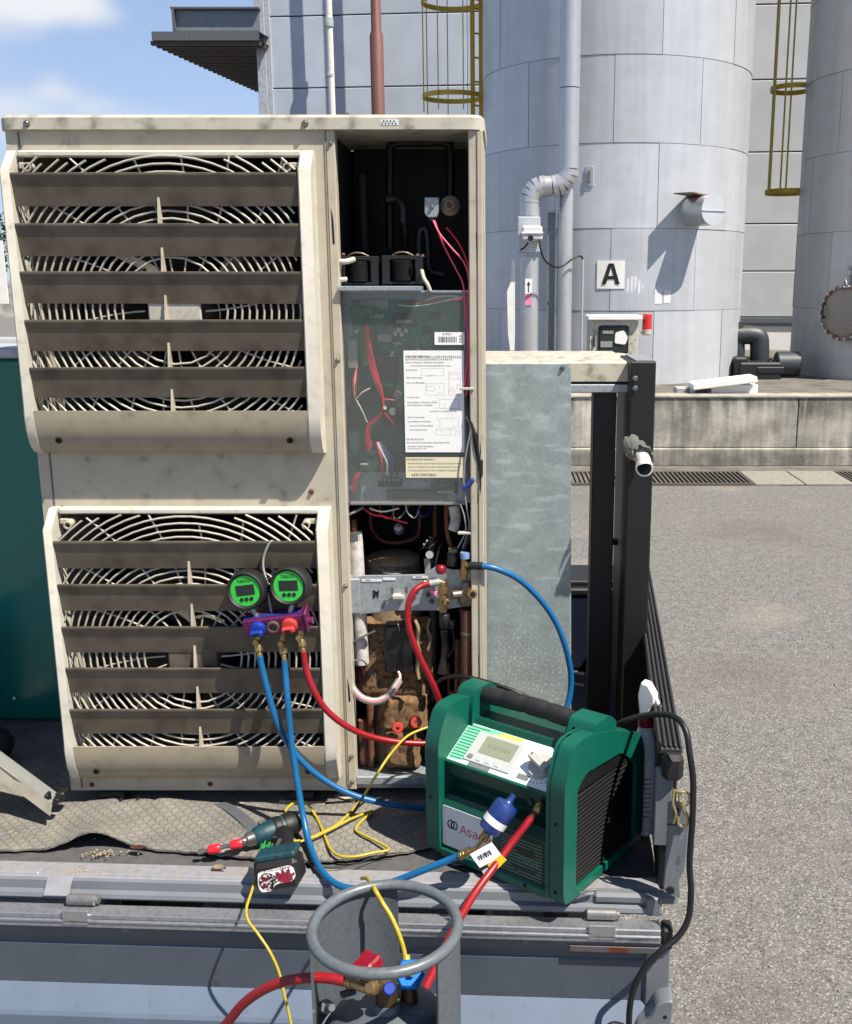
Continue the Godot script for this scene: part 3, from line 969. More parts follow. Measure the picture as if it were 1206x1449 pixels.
func tanks() -> void:
	var rings := tank_rings()
	var ta := tank("storage_tank", "silver clad cylindrical tank marked with the letter A behind the concrete wall", tank_a, TANK_R, M.clad, -6.3, rings)
	var tb := tank("storage_tank", "grey clad tank with a rusty bolted hatch at the right edge", tank_b, TANK_R, M.clad_b, 8.0, rings)
	# ghosts of stickers that were peeled off
	var y1: float = 1.7272
	var gx := deg_to_rad(3.8)
	var gb := B.new()
	for k in 5:
		var a := gx - 0.055 + k * 0.026
		var hh := 0.05 + 0.1 * sin((k + 0.7) / 5.4 * PI)
		var tmp := curved_plate(tank_a, a - 0.007, a + 0.008, y1 - hh - 0.02, y1 + hh - 0.02 * k, 0.004)
		var base := gb.v.size()
		gb.v.append_array(tmp.v); gb.n.append_array(tmp.n); gb.t.append_array(tmp.t)
		for i in tmp.ix: gb.ix.append(i + base)
	part("sticker_residue", gb, M.ghost, ta)
	var ex := deg_to_rad(15.8)
	part("sticker_residue", curved_plate(tank_a, ex - 0.105, ex + 0.08, 1.4872, 1.7429, 0.004), M.clad[2], ta)
	part("sticker_residue", curved_plate(tank_a, ex - 0.075, ex - 0.02, 1.5273, 1.6951, 0.008), M.ghost, ta)
	part("sticker_residue", curved_plate(tank_a, ex - 0.008, ex + 0.045, 1.5353, 1.6872, 0.008), M.ghost, ta)
	# the letter sign
	var s := thing("letter_sign", "square white plate with a black capital A on the silver tank", "sign", on_tank(tank_a, 0.0, 1.8533, 0.0).origin)
	var half := 0.163
	var p := curved_plate(tank_a, deg_to_rad(-11.6), deg_to_rad(-0.7), 1.6997, 2.0100, 0.012)
	part("plate", p, M.white, s)
	text(s, "A", 0.228, M.ink, on_tank(tank_a, deg_to_rad(-6.1), 1.7352 + 0.122, 0.016), "letter")
	# stub pipe with a rusty flap
	var a := deg_to_rad(26.5)
	var fr := on_tank(tank_a, a, 2.5563, 0.0)
	var st := thing("vent_stub", "short round vent stub with a rusty flap sticking out of the tank", "vent pipe", fr.origin)
	var b := B.new()
	b.cyl(fr * Vector3(0, 0, -0.05), fr * Vector3(0, 0, 0.40), 0.165, 28)
	part("duct", b, M.pipe, st)
	b = B.new()
	b.prism(disc(0.165, 28), 0.40, 0.415, fr)
	b.bar(fr * Vector3(-0.16, -0.01, 0.419), fr * Vector3(0.16, -0.01, 0.419), 0.012, 0.006)
	part("end_cap", b, M.clad[2], st)
	b = B.new()
	b.box(fr * Vector3(-0.10, 0.178, 0.16), Vector3(0.50, 0.012, 0.24), 0.0, fr.basis * Basis(Vector3.UP, 0.5))
	part("flap", b, M.flange_rust, st)
	# label plate
	fr = on_tank(tank_a, deg_to_rad(-15.3), 2.9358, 0.0)
	var lp := thing("gauge_plate", "small grey plate on the tank beside the upright pipe", "plate", fr.origin)
	b = B.new()
	b.prism(rrect(0.09, 0.22, 0.01), 0.0, 0.014, fr, 0.003)
	part("plate", b, M.clad_b[0], lp)
	b = B.new()
	b.prism(rrect(0.035, 0.13, 0.008), 0.014, 0.03, fr, 0.003)
	part("sight_glass", b, M.seam, lp)
	# hatch on the right tank
	a = deg_to_rad(-53.0)
	fr = on_tank(tank_b, a, 1.4085, 0.0)
	var ha := thing("tank_hatch", "round rusty bolted hatch on the right-hand tank", "hatch", fr.origin)
	b = B.new()
	b.lathe([Vector2(0.0, 0.09), Vector2(0.30, 0.09), Vector2(0.335, 0.085), Vector2(0.335, 0.05), Vector2(0.30, 0.05), Vector2(0.30, -0.08)], Transform3D(fr.basis * Basis(Vector3.RIGHT, PI / 2), fr.origin), 40)
	part("rim", b, M.flange_rust, ha)
	b = B.new()
	b.lathe([Vector2(0.0, 0.098), Vector2(0.27, 0.098), Vector2(0.275, 0.095), Vector2(0.275, 0.088)], Transform3D(fr.basis * Basis(Vector3.RIGHT, PI / 2), fr.origin), 40)
	part("cover", b, M.flange_plate, ha)
	var bolt := B.new()
	bolt.prism(disc(0.018, 6), 0, 0.03)
	var bm := bolt.mesh()
	for k in 20:
		var an := TAU * (k + 0.5) / 20
		placed("bolt", bm, M.clad_b[0], ha, Transform3D(fr.basis, fr * Vector3(cos(an) * 0.315, sin(an) * 0.315, 0.086)))
	b = B.new()
	b.tube(curve([fr * Vector3(-0.26, -0.05, 0.09), fr * Vector3(-0.26, -0.05, 0.14), fr * Vector3(-0.26, 0.1, 0.14), fr * Vector3(-0.26, 0.1, 0.09)]), 0.012, 8)
	part("handle", b, M.pump, ha)
	b = B.new()
	b.tube([fr * Vector3(0, 0.33, 0.06), fr * Vector3(0, 0.55, 0.06)], 0.03, 10)
	b.box(fr * Vector3(0, 0.47, 0.06), Vector3(0.1, 0.05, 0.05), 0.005, fr.basis)
	b.tube(curve([fr * Vector3(0, 0.30, 0.10), fr * Vector3(0.03, 0.34, 0.11), fr * Vector3(0, 0.39, 0.10), fr * Vector3(-0.03, 0.34, 0.11)], 5, true), 0.008, 6, true)
	part("davit", b, M.clad_b[2], ha)

func building() -> void:
	var t := -atan2(0.8, 8.2)
	var o := Vector3(-4.18, YARD, -19.27)
	var bd := thing("factory_building", "large pale grey factory building clad in horizontal metal panels", "building", o, "", true, t)
	var hs: Array = [1.1713 - 0.6, 1.9610 - 0.6, 2.7600 - 0.6, 3.9419 - 0.6, 5.1017 - 0.6, 6.2728 - 0.6]
	for i in 4: hs.append(hs[5] + 1.22 * (i + 1))
	var top: float = hs[hs.size() - 1]
	var b := B.new()
	b.box(Vector3(9, top / 2, -5.06), Vector3(18, top - 0.02, 10))
	part("core", b, M.seam, bd)
	for i in hs.size() - 1:
		for k in 5:
			b = B.new()
			b.box(Vector3(1.8 + k * 3.6, (hs[i] + hs[i + 1]) / 2, -0.03), Vector3(3.592, hs[i + 1] - hs[i] - 0.022, 0.06), 0.008)
			part("wall_panel", b, (M.panel_blue if k < 2 else M.panel)[rng.randi() % 3], bd)
	b = B.new()
	b.box(Vector3(9, hs[0] / 2 - 0.02, -0.05), Vector3(18, hs[0] - 0.04, 0.1))
	part("base_wall", b, M.panel_low, bd)
	b = B.new()
	b.box(Vector3(9, hs[0] - 0.02, 0.02), Vector3(18, 0.03, 0.10))
	b.box(Vector3(9, hs[0] - 0.13, 0.0), Vector3(18, 0.05, 0.05))
	part("drip_flashing", b, M.steel_gray, bd)
	b = B.new()
	b.box(Vector3(-0.02, top / 2, -0.1), Vector3(0.17, top, 0.28), 0.01)
	b.box(Vector3(0.11, top / 2, 0.005), Vector3(0.09, top, 0.05), 0.006)
	part("corner_flashing", b, M.flashing, bd)
	b = B.new()
	b.box(Vector3(9, top + 0.05, -5), Vector3(18.3, 0.12, 10.3))
	part("roof", b, M.flashing, bd)
	# canopy on the left end
	var cy: float = 5.7965
	var cx0: float = -5.9604
	var cn := thing("canopy", "dark ribbed canopy jutting from the left end of the factory building", "canopy", Vector3(-5.3, cy, -19.3))
	var dr := Vector3(0.17, 0, -0.985)
	b = B.new()
	var wd := -4.13 - cx0
	var fr := Transform3D(Basis(Vector3(1, 0, 0), Vector3(0, 1, 0), Vector3(0, 0, 1)), Vector3.ZERO)
	var A := Vector3(cx0, cy, -18.8)
	var pts := [A, A + Vector3(wd, 0, 0), A + Vector3(wd, 0, 0) + dr * 8.0, A + dr * 8.0]
	b.quad(pts[0], pts[3], pts[2], pts[1])
	var up := Vector3(0, 0.14, 0)
	b.quad(pts[0] + up, pts[1] + up, pts[2] + up, pts[3] + up)
	b.quad(pts[0], pts[1], pts[1] + up, pts[0] + up)
	b.quad(pts[3], pts[0], pts[0] + up, pts[3] + up)
	part("deck", b, M.canopy, cn)
	b = B.new()
	for k in 40:
		var q := A + dr * (0.1 + k * 0.2)
		b.bar(q + Vector3(-0.06, -0.03, 0), q + Vector3(wd - 0.01, -0.03, 0), 0.10, 0.06)
	stuff(part("ribs", b, M.canopy_under, cn))
	var fx0: float = -5.6861
	b = B.new()
	var fy0: float = 6.0077
	var fy1: float = 6.3932
	b.box(Vector3((fx0 - 4.2) / 2, (fy0 + fy1) / 2, -19.26), Vector3(-4.2 - fx0, fy1 - fy0 - 0.06, 0.12))
	part("fascia", b, M.steel_gray, cn)
	b = B.new()
	b.box(Vector3((fx0 - 4.2) / 2, fy1 - 0.01, -19.22), Vector3(-4.2 - fx0 + 0.04, 0.03, 0.24))
	b.box(Vector3((fx0 - 4.2) / 2, fy0 - 0.01, -19.22), Vector3(-4.2 - fx0, 0.03, 0.24))
	b.box(Vector3(fx0 + 0.02, (fy0 + fy1) / 2, -19.20), Vector3(0.04, fy1 - fy0 - 0.04, 0.2))
	part("fascia_flange", b, M.canopy, cn)
	b = B.new()
	for q in [0.15, 1.3]: b.box(Vector3(fx0 + q, (fy0 + cy) / 2 + 0.06, -19.22), Vector3(0.12, fy0 - cy - 0.12, 0.12))
	part("bracket", b, M.canopy, cn)
	# pipes down the wall
	var wp := thing("downpipe", "slim white downpipe on the factory wall left of the brown pipe", "pipe", Vector3(-2.9247, YARD, -18.8))
	b = B.new()
	b.tube([Vector3(-2.9247, YARD, -18.78), Vector3(-2.9247, 9, -18.78)], 0.058, 14)
	part("pipe", b, M.white_pipe, wp)
	b = B.new()
	b.cyl(Vector3(-2.9375, 6.0040, -18.78), Vector3(-2.9375, 6.1372, -18.78), 0.085, 14)
	part("clamp", b, M.flashing, wp)
	b = B.new()
	b.cyl(Vector3(-2.9439, 5.2181, -18.78), Vector3(-2.9439, 5.2634, -18.78), 0.075, 14)
	part("clamp", b, M.flashing, wp)
	var bp := thing("downpipe", "thick brown downpipe with a wide sleeve on the factory wall", "pipe", Vector3(-2.1100, YARD, -18.6))
	b = B.new()
	var bx: float = -2.1100
	b.lathe([Vector2(0.115, 0), Vector2(0.115, 5.8311 - 0.6), Vector2(0.085, 5.8973 - 0.6), Vector2(0.085, 9)], at(Vector3(bx, YARD, -18.6)), 20)
	part("pipe", b, M.brown_pipe, bp)

func cage_ladder(called: String, label: String, xs: Array, z: float, y_low: float, hoops: Array, stiles: Array, dep: float, hoop_x0: float, hoop_x1: float) -> void:
	var l := thing(called, label, "ladder", Vector3(stiles[0], y_low, z))
	var top := 9.5
	for x in stiles:
		var b := B.new()
		b.bar(Vector3(x, y_low - 0.7, z), Vector3(x, top, z), 0.05, 0.06, Vector3.RIGHT)
		part("stile", b, M.yellow_steel, l)
	var y := y_low - 0.5
	while y < top:
		var b := B.new()
		b.tube([Vector3(stiles[0], y, z), Vector3(stiles[1], y, z - 0.08)], 0.012, 8)
		part("rung", b, M.yellow_steel, l)
		y += 0.30
	var cx := (hoop_x0 + hoop_x1) / 2
	var rx := (hoop_x1 - hoop_x0) / 2
	for hy in hoops:
		var b := B.new()
		var ring := []
		for k in 32:
			var a := TAU * k / 32
			ring.append(Vector3(cx + cos(a) * rx, hy, z + sin(a) * dep))
		var rows := [[], [], [], []]
		for k in 32:
			var nrm := Vector3(ring[k].x - cx, 0, ring[k].z - z).normalized() * 0.008
			rows[0].append(ring[k] + nrm + Vector3(0, -0.03, 0)); rows[1].append(ring[k] + nrm + Vector3(0, 0.03, 0))
			rows[2].append(ring[k] - nrm + Vector3(0, 0.03, 0)); rows[3].append(ring[k] - nrm + Vector3(0, -0.03, 0))
		for e in 4: b.grid([rows[e], rows[(e + 1) % 4]], false, true)
		part("hoop", b, M.yellow_steel, l)
	for k in xs.size():
		var b := B.new()
		var xx: float = xs[k]
		var u := clampf((xx - cx) / rx, -1, 1)
		var zz := z + sqrt(1 - u * u) * dep * (1 if k % 2 == 0 else -1)
		b.bar(Vector3(xx, y_low, zz), Vector3(xx, top, zz), 0.012, 0.05, Vector3(0, 0, 1))
		part("cage_bar", b, M.yellow_steel, l)

func yard_fittings() -> void:
	var lz := -14.6
	var x1: float = -1.0540
	var x2: float = -0.2541
	cage_ladder("caged_ladder", "yellow caged ladder between the brown pipe and the silver tank", [x1 + 0.02, x1 + 0.05, -0.8281, -0.7340, -0.4988], lz, 3.9889, [4.1939, 5.3627, 6.4804], [-0.3858, -0.2729], 0.36, x1, x2)
	x1 = 3.5586
	x2 = 4.1046
	cage_ladder("caged_ladder", "yellow caged ladder hanging left of the right-hand tank", [x1 + 0.02, x1 + 0.08, 3.6810, 3.8975], -14.4, 2.9452, [4.2570, 2.9543, 5.5070], [4.1234, 4.2364], 0.30, x1, x2)
	# pipe on the front of the tank
	var pz := -11.75
	var p1: float = 0.7322
	var p2: float = 0.3084
	var ye: float = 2.7809
	var pr := 0.107
	var pp := thing("insulated_pipe", "silver insulated pipe that jogs left and runs down the front of the tank", "pipe", Vector3(p2, YARD, pz))
	var b := B.new()
	b.tube([Vector3(p1, ye + 0.20, pz), Vector3(p1, ye + 1.02, pz)], pr, 20)
	part("pipe_section", b, M.pipe, pp)
	b = B.new()
	b.tube([Vector3(p1, ye + 1.03, pz), Vector3(p1, 8.8, pz)], pr + 0.003, 20)
	part("pipe_section", b, M.pipe, pp)
	for e in 2:
		b = B.new()
		var arc := []
		for k in 6:
			var a := PI / 2 * k / 5.0
			if e == 0: arc.append(Vector3(p1 - 0.17 + cos(a) * 0.17, ye + 0.19 - sin(a) * 0.17, pz))
			else: arc.append(Vector3(p2 + 0.17 - sin(a) * 0.17, ye + 0.02 - 0.17 + cos(a) * 0.17, pz))
		# the sheet-metal lobster-back elbow: short straight gores
		for k in 5:
			b.tube([arc[k].lerp(arc[k + 1], -0.06), arc[k].lerp(arc[k + 1], 1.06)], pr + 0.008 + 0.002 * (k % 2), 20)
		part("elbow", b, M.pipe, pp)
	b = B.new()
	b.tube([Vector3(p1 - 0.18, ye + 0.02, pz), Vector3(p2 + 0.16, ye + 0.02, pz)], pr, 20)
	part("cross_pipe", b, M.pipe, pp)
	b = B.new()
	b.tube([Vector3(p2, ye - 0.14, pz), Vector3(p2, ye - 0.30, pz)], pr + 0.004, 20)
	b.tube([Vector3(p2, ye - 0.74, pz), Vector3(p2, YARD, pz)], pr - 0.003, 20)
	part("pipe_section", b, M.pipe, pp)
	b = B.new()
	var st := Transform3D(Basis(), Vector3(p2 - 0.01, 1.7210, pz + pr + 0.001))
	b.prism(rrect(0.075, 0.17, 0.004), -0.03, 0.003, st)
	part("flow_label", b, M.white_print, pp)
	b = B.new()
	b.prism(PackedVector2Array([Vector2(-0.006, -0.06), Vector2(0.006, -0.06), Vector2(0.006, 0.02), Vector2(0.022, 0.02), Vector2(0, 0.06), Vector2(-0.022, 0.02), Vector2(-0.006, 0.02)]), 0.003, 0.005, st)
	part("arrow", b, M.ink, pp)
	b = B.new()
	b.prism(rrect(0.075, 0.12, 0.004), -0.03, 0.003, Transform3D(Basis(), Vector3(p2 - 0.01, 1.5827, pz + pr + 0.001)))
	part("pink_label", b, M.pink, pp)
	# second straight pipe and its post
	var q1: float = 0.7128
	var p3 := thing("standpipe", "straight silver pipe under the elbow of the jogged pipe", "pipe", Vector3(q1, YARD, -11.9))
	b = B.new()
	b.tube([Vector3(q1, YARD, -11.9), Vector3(q1, ye, -11.9)], 0.085, 18)
	part("pipe", b, M.pipe, p3)
	var q2: float = 0.5606
	var po := thing("support_post", "flat grey support post with a channel bracket under the jogged pipe", "post", Vector3(q2, YARD, -11.9))
	b = B.new()
	b.box(Vector3(q2, (YARD + 2.5370) / 2, -11.95), Vector3(0.085, 2.5370 - YARD, 0.06))
	part("post", b, M.steel_gray, po)
	b = B.new()
	var by: float = 2.6432
	var bx: float = 0.5623
	b.box(Vector3(bx + 0.035, by, -11.8), Vector3(0.02, 0.19, 0.12))
	b.box(Vector3(bx - 0.01, by + 0.085, -11.8), Vector3(0.09, 0.02, 0.12))
	b.box(Vector3(bx - 0.01, by - 0.085, -11.8), Vector3(0.09, 0.02, 0.12))
	part("channel_bracket", b, M.clad_b[0], po)
	# valve with actuator
	var va := thing("valve_actuator", "grey valve body with a boxed actuator on the tank pipe", "valve", Vector3(p2, 2.2723, -11.6))
	b = B.new()
	b.box(Vector3(p2 - 0.01, 2.2824, -11.74), Vector3(0.25, 0.38, 0.24), 0.01)
	part("valve_body", b, M.clad[0], va)
	b = B.new()
	b.box(Vector3(0.3294, 2.2902, -11.52), Vector3(0.22, 0.155, 0.17), 0.02)
	b.box(Vector3(0.3294, 2.2902, -11.515), Vector3(0.235, 0.02, 0.185), 0.004)
	part("actuator_box", b, M.panel_low, va)
	b = B.new()
	b.cyl(Vector3(0.3117, 2.2343, -11.44), Vector3(0.3117, 2.2343, -11.37), 0.03, 14)
	part("knob", b, M.black_plastic, va)
	b = B.new()
	b.tube(curve([Vector3(0.2878, 2.1886, -11.5000), Vector3(0.2456, 2.1393, -11.5000), Vector3(0.2033, 2.1147, -11.5000)]), 0.012, 6)
	part("drain_tube", b, M.pump, va)
	var cb := thing("signal_cable", "thin black cable sagging from the valve to its conduit", "cable", Vector3(0.5940, 1.9325, -11.5000))
	b = B.new()
	b.tube(curve([Vector3(0.4045, 2.2113, -11.4500), Vector3(0.4309, 2.0886, -11.4500), Vector3(0.4847, 1.9909, -11.5000), Vector3(0.6012, 1.9344, -11.6000), Vector3(0.6928, 1.9560, -11.7000), Vector3(0.7904, 2.0261, -11.7500), Vector3(0.8718, 2.0594, -11.8000), Vector3(0.9128, 2.0283, -11.8500)]), 0.011, 7)
	part("cable", b, M.cord_black, cb)
	b = B.new()
	b.tube([Vector3(0.9146, 2.0462, -11.8800), Vector3(0.9146, 1.0, -11.88)], 0.013, 8)
	part("conduit", b, M.clad_b[0], cb)
	# flat white lever-like strip
	var lv := B.new()
	var lf := Transform3D(Basis(), Vector3(0, 0, -11.6))
	var z := -11.6
	var A: Array = [Vector3(0.1111, 2.0128, -11.6000), Vector3(0.1471, 2.0095, -11.6000), Vector3(0.1494, 1.2310, -11.6000), Vector3(0.1447, 1.0275, -11.6000), Vector3(0.0957, 1.0241, -11.6000), Vector3(0.0710, 1.2139, -11.6000), Vector3(0.0600, 1.6739, -11.6000), Vector3(0.1013, 1.7750, -11.6000)]
	var poly := PackedVector2Array()
	for q in A: poly.append(Vector2(q.x, q.y))
	lv.prism(poly, z - 0.03, z, Transform3D())
	lv.box(Vector3((poly[3].x + poly[4].x) / 2, YARD + 0.35, z - 0.015), Vector3(0.03, 0.72, 0.02))
	solo("level_strip", lv, M.white, "slim white flat strip standing left of the tank pipe", "strip")
	# control box
	var cz := -10.75
	var cxm: float = 1.1432
	var cy0: float = 1.0539
	var cy1: float = 1.3989
	var cbx := thing("control_box", "cream control box with a dark window in front of the tank", "control box", Vector3(cxm, YARD, cz))
	b = B.new()
	b.box(Vector3(cxm, (cy0 + cy1) / 2 - 0.06, cz), Vector3(0.50, cy1 - cy0 + 0.12, 0.3), 0.01)
	part("case", b, M.cream_lid, cbx)
	b = B.new()
	b.box(Vector3(cxm + 0.005, cy1 + 0.02, cz + 0.01), Vector3(0.55, 0.045, 0.40), 0.008)
	part("rain_roof", b, M.white, cbx)
	b = B.new()
	b.box(Vector3(cxm, (YARD + cy0 - 0.1) / 2, cz - 0.05), Vector3(0.12, cy0 - YARD - 0.1, 0.1))
	part("stand", b, M.steel_gray, cbx)
	b = B.new()
	b.prism(rrect(0.31, 0.29, 0.03), cz + 0.15, cz + 0.165, at(Vector3(1.1408, 1.1964, 0)), 0.004)
	part("window_gasket", b, M.black_plastic, cbx)
	b = B.new()
	b.prism(rrect(0.27, 0.25, 0.02), cz + 0.165, cz + 0.169, at(Vector3(1.1408, 1.1964, 0)))
	part("window", b, M.glass_dark, cbx)
	b = B.new()
	b.prism(rounded([Vector2(-0.06, -0.06), Vector2(0.05, -0.075), Vector2(0.075, 0.0), Vector2(0.03, 0.07), Vector2(-0.055, 0.045)], 0.02), cz + 0.169, cz + 0.18, at(Vector3(1.2122, 1.2249, 0)))
	part("chart_disc", b, M.white, cbx)
	b = B.new()
	b.box(Vector3(1.1035 - 0.02, 1.2748, cz + 0.172), Vector3(0.11, 0.03, 0.006))
	b.box(Vector3(1.0695, 1.1536, cz + 0.172), Vector3(0.12, 0.06, 0.006))
	part("instrument", b, M.comp_gray, cbx)
	b = B.new()
	b.box(Vector3(0.9460, 1.1893, cz + 0.158), Vector3(0.022, 0.12, 0.016), 0.003)
	part("latch", b, M.pump, cbx)
	b = B.new()
	b.box(Vector3(1.1295, 1.3634, cz + 0.152), Vector3(0.20, 0.03, 0.004))
	part("nameplate", b, M.clad_b[0], cbx)
	var bc := thing("warning_beacon", "small red warning beacon beside the control box roof", "beacon", Vector3(1.4997, 1.2317, -10.7500))
	b = B.new()
	b.lathe([Vector2(0, 0.16), Vector2(0.035, 0.16), Vector2(0.048, 0.15), Vector2(0.05, 0.0)], at(Vector3(1.5013, 1.2966, -10.7500)), 18)
	part("lens", b, M.beacon, bc)
	b = B.new()
	b.lathe([Vector2(0.05, 0.0), Vector2(0.05, -0.05), Vector2(0.04, -0.06), Vector2(0.0, -0.06)], at(Vector3(1.5013, 1.2966, -10.7500)), 18)
	b.box(Vector3(1.4330, 1.2605, -10.7500), Vector3(0.14, 0.02, 0.03))
	part("base", b, M.cream_lid, bc)
	# pump group between the tanks
	var pg := thing("pump_set", "dark grey pump with elbow pipe and round motor between the two tanks", "pump", Vector3(2.8030, 0.6000, -10.8448))
	b = B.new()
	b.tube(curve([Vector3(2.6945, 1.1179, -13.2000), Vector3(3.0088, 1.1179, -13.2000), Vector3(3.1615, 1.1179, -13.2000), Vector3(3.2617, 1.0913, -13.2000), Vector3(3.2851, 0.9935, -13.2000), Vector3(3.2934, 0.8419, -13.2000), Vector3(3.3058, 0.6175, -13.2000)], 4), 0.12, 18)
	part("elbow_pipe", b, M.pump, pg)
	b = B.new()
	b.tube([Vector3(2.9914, 1.2857, -13.2000), Vector3(3.0296, 0.5272, -13.2000)], 0.09, 14)
	part("suction_pipe", b, M.pump, pg)
	b = B.new()
	b.cyl(Vector3(3.4531, 0.7677, -13.0000), Vector3(3.7379, 0.7677, -13.0000), 0.155, 24, -1, 0.01)
	part("motor", b, M.pump, pg)
	b = B.new()
	b.box(Vector3(3.1912, 0.5555, -12.9000), Vector3(0.52, 0.5, 0.4), 0.02)
	b.box(Vector3(3.3152, 0.7140, -12.9000), Vector3(0.34, 0.08, 0.42), 0.01)
	b.box(Vector3(2.9541, 0.6876, -12.9000), Vector3(0.16, 0.36, 0.35), 0.02)
	part("casing", b, M.black_steel, pg)
	b = B.new()
	b.tube(curve([Vector3(3.3263, 0.7618, -12.8500), Vector3(3.3223, 0.8316, -12.8500), Vector3(3.3750, 0.8316, -12.8500), Vector3(3.3791, 0.7618, -12.8500)]), 0.012, 6)
	part("lifting_eye", b, M.black_steel, pg)
	# pale cover lying behind the wall
	var wc := thing("sheet_cover", "tilted white metal cover lying on the yard edge behind the wall", "cover", Vector3(2.1646, 0.6730, -10.3000))
	b = B.new()
	b.bar(Vector3(1.8823, 0.7628, -10.2500), Vector3(2.5126, 0.8400, -10.2500), 0.3, 0.06, Vector3.UP, 0.008)
	part("lid", b, M.white, wc)
	b = B.new()
	b.box(Vector3(2.3115, 0.7155, -10.3000) + Vector3(0, -0.03, 0), Vector3(0.46, 0.19, 0.24), 0.006)
	b.box(Vector3(1.9063, 0.6924, -10.2500), Vector3(0.04, 0.16, 0.06))
	part("box", b, M.panel_low, wc)
	b = B.new()
	b.box(Vector3(1.8411, 0.6766, -10.4000), Vector3(0.17, 0.12, 0.2), 0.004)
	b.box(Vector3(2.0299, 0.6714, -10.4500), Vector3(0.14, 0.12, 0.1), 0.004)
	part("duct_end", b, M.clad_b[1], wc)

func far_left() -> void:
	var b := B.new()
	var fw := thing("boundary_wall", "pale low boundary wall far off at the left edge", "wall", Vector3(-40, 0, -55))
	b.box(Vector3(-40, 0.75, -55), Vector3(60, 1.5, 0.25))
	part("wall", b, M.far_wall, fw)
	for k in 3:
		var c: Vector3 = [Vector3(-31.6, 0, -60.0), Vector3(-29.0, 0, -58.0), Vector3(-27.0, 0, -61.0)][k]
		var t := thing("broadleaf_tree", ["leftmost green tree behind the far boundary wall", "middle green tree behind the far boundary wall at the left edge", "green tree behind the far boundary wall, nearest to the tall unit"][k], "tree", c, "trees behind the far boundary wall")
		b = B.new()
		b.tube(curve([c, c + Vector3(0.1, 1.4, 0), c + Vector3(-0.05, 3.0, 0.1), c + Vector3(0.1, 4.6, 0)], 3), 0.1, 8, false, true, [0.16, 0.15, 0.14, 0.13, 0.12, 0.11, 0.1, 0.08, 0.06, 0.04])
		part("trunk", b, M.bark, t)
		var cr := B.new()
		for i in 1500:
			var d := Vector3(rng.randfn(), rng.randfn() * 0.9, rng.randfn()).normalized() * pow(rng.randf(), 0.4)
			var lump := 1.0 + 0.25 * sin(d.x * 7 + k) * cos(d.y * 6)
			var q := c + Vector3(0, 3.6 + 0.3 * (k % 3), 0) + d * Vector3(1.7, 2.2, 1.7) * lump
			var bs := Basis.from_euler(Vector3(rng.randf() * TAU, rng.randf() * TAU, 0)) * Basis.from_scale(Vector3.ONE * rng.randf_range(0.09, 0.17))
			cr.quad(q + bs * Vector3(-1, -0.5, 0), q + bs * Vector3(0.1, -0.6, 0.2), q + bs * Vector3(1, 0.4, 0), q + bs * Vector3(-0.1, 0.7, 0.2))
		stuff(part("crown", cr, M.leaf, t))
	var sg := thing("notice_board", "white upright board on a post far off at the left edge", "board", Vector3(-14.3735, 0, -30))
	b = B.new()
	b.box(Vector3(-14.6151, 2.05, -30), Vector3(0.95, 1.75, 0.05))
	part("board", b, M.white, sg)
	b = B.new()
	b.box(Vector3(-14.6151, 0.6, -30.05), Vector3(0.10, 1.2, 0.05))
	part("post", b, M.steel_gray, sg)

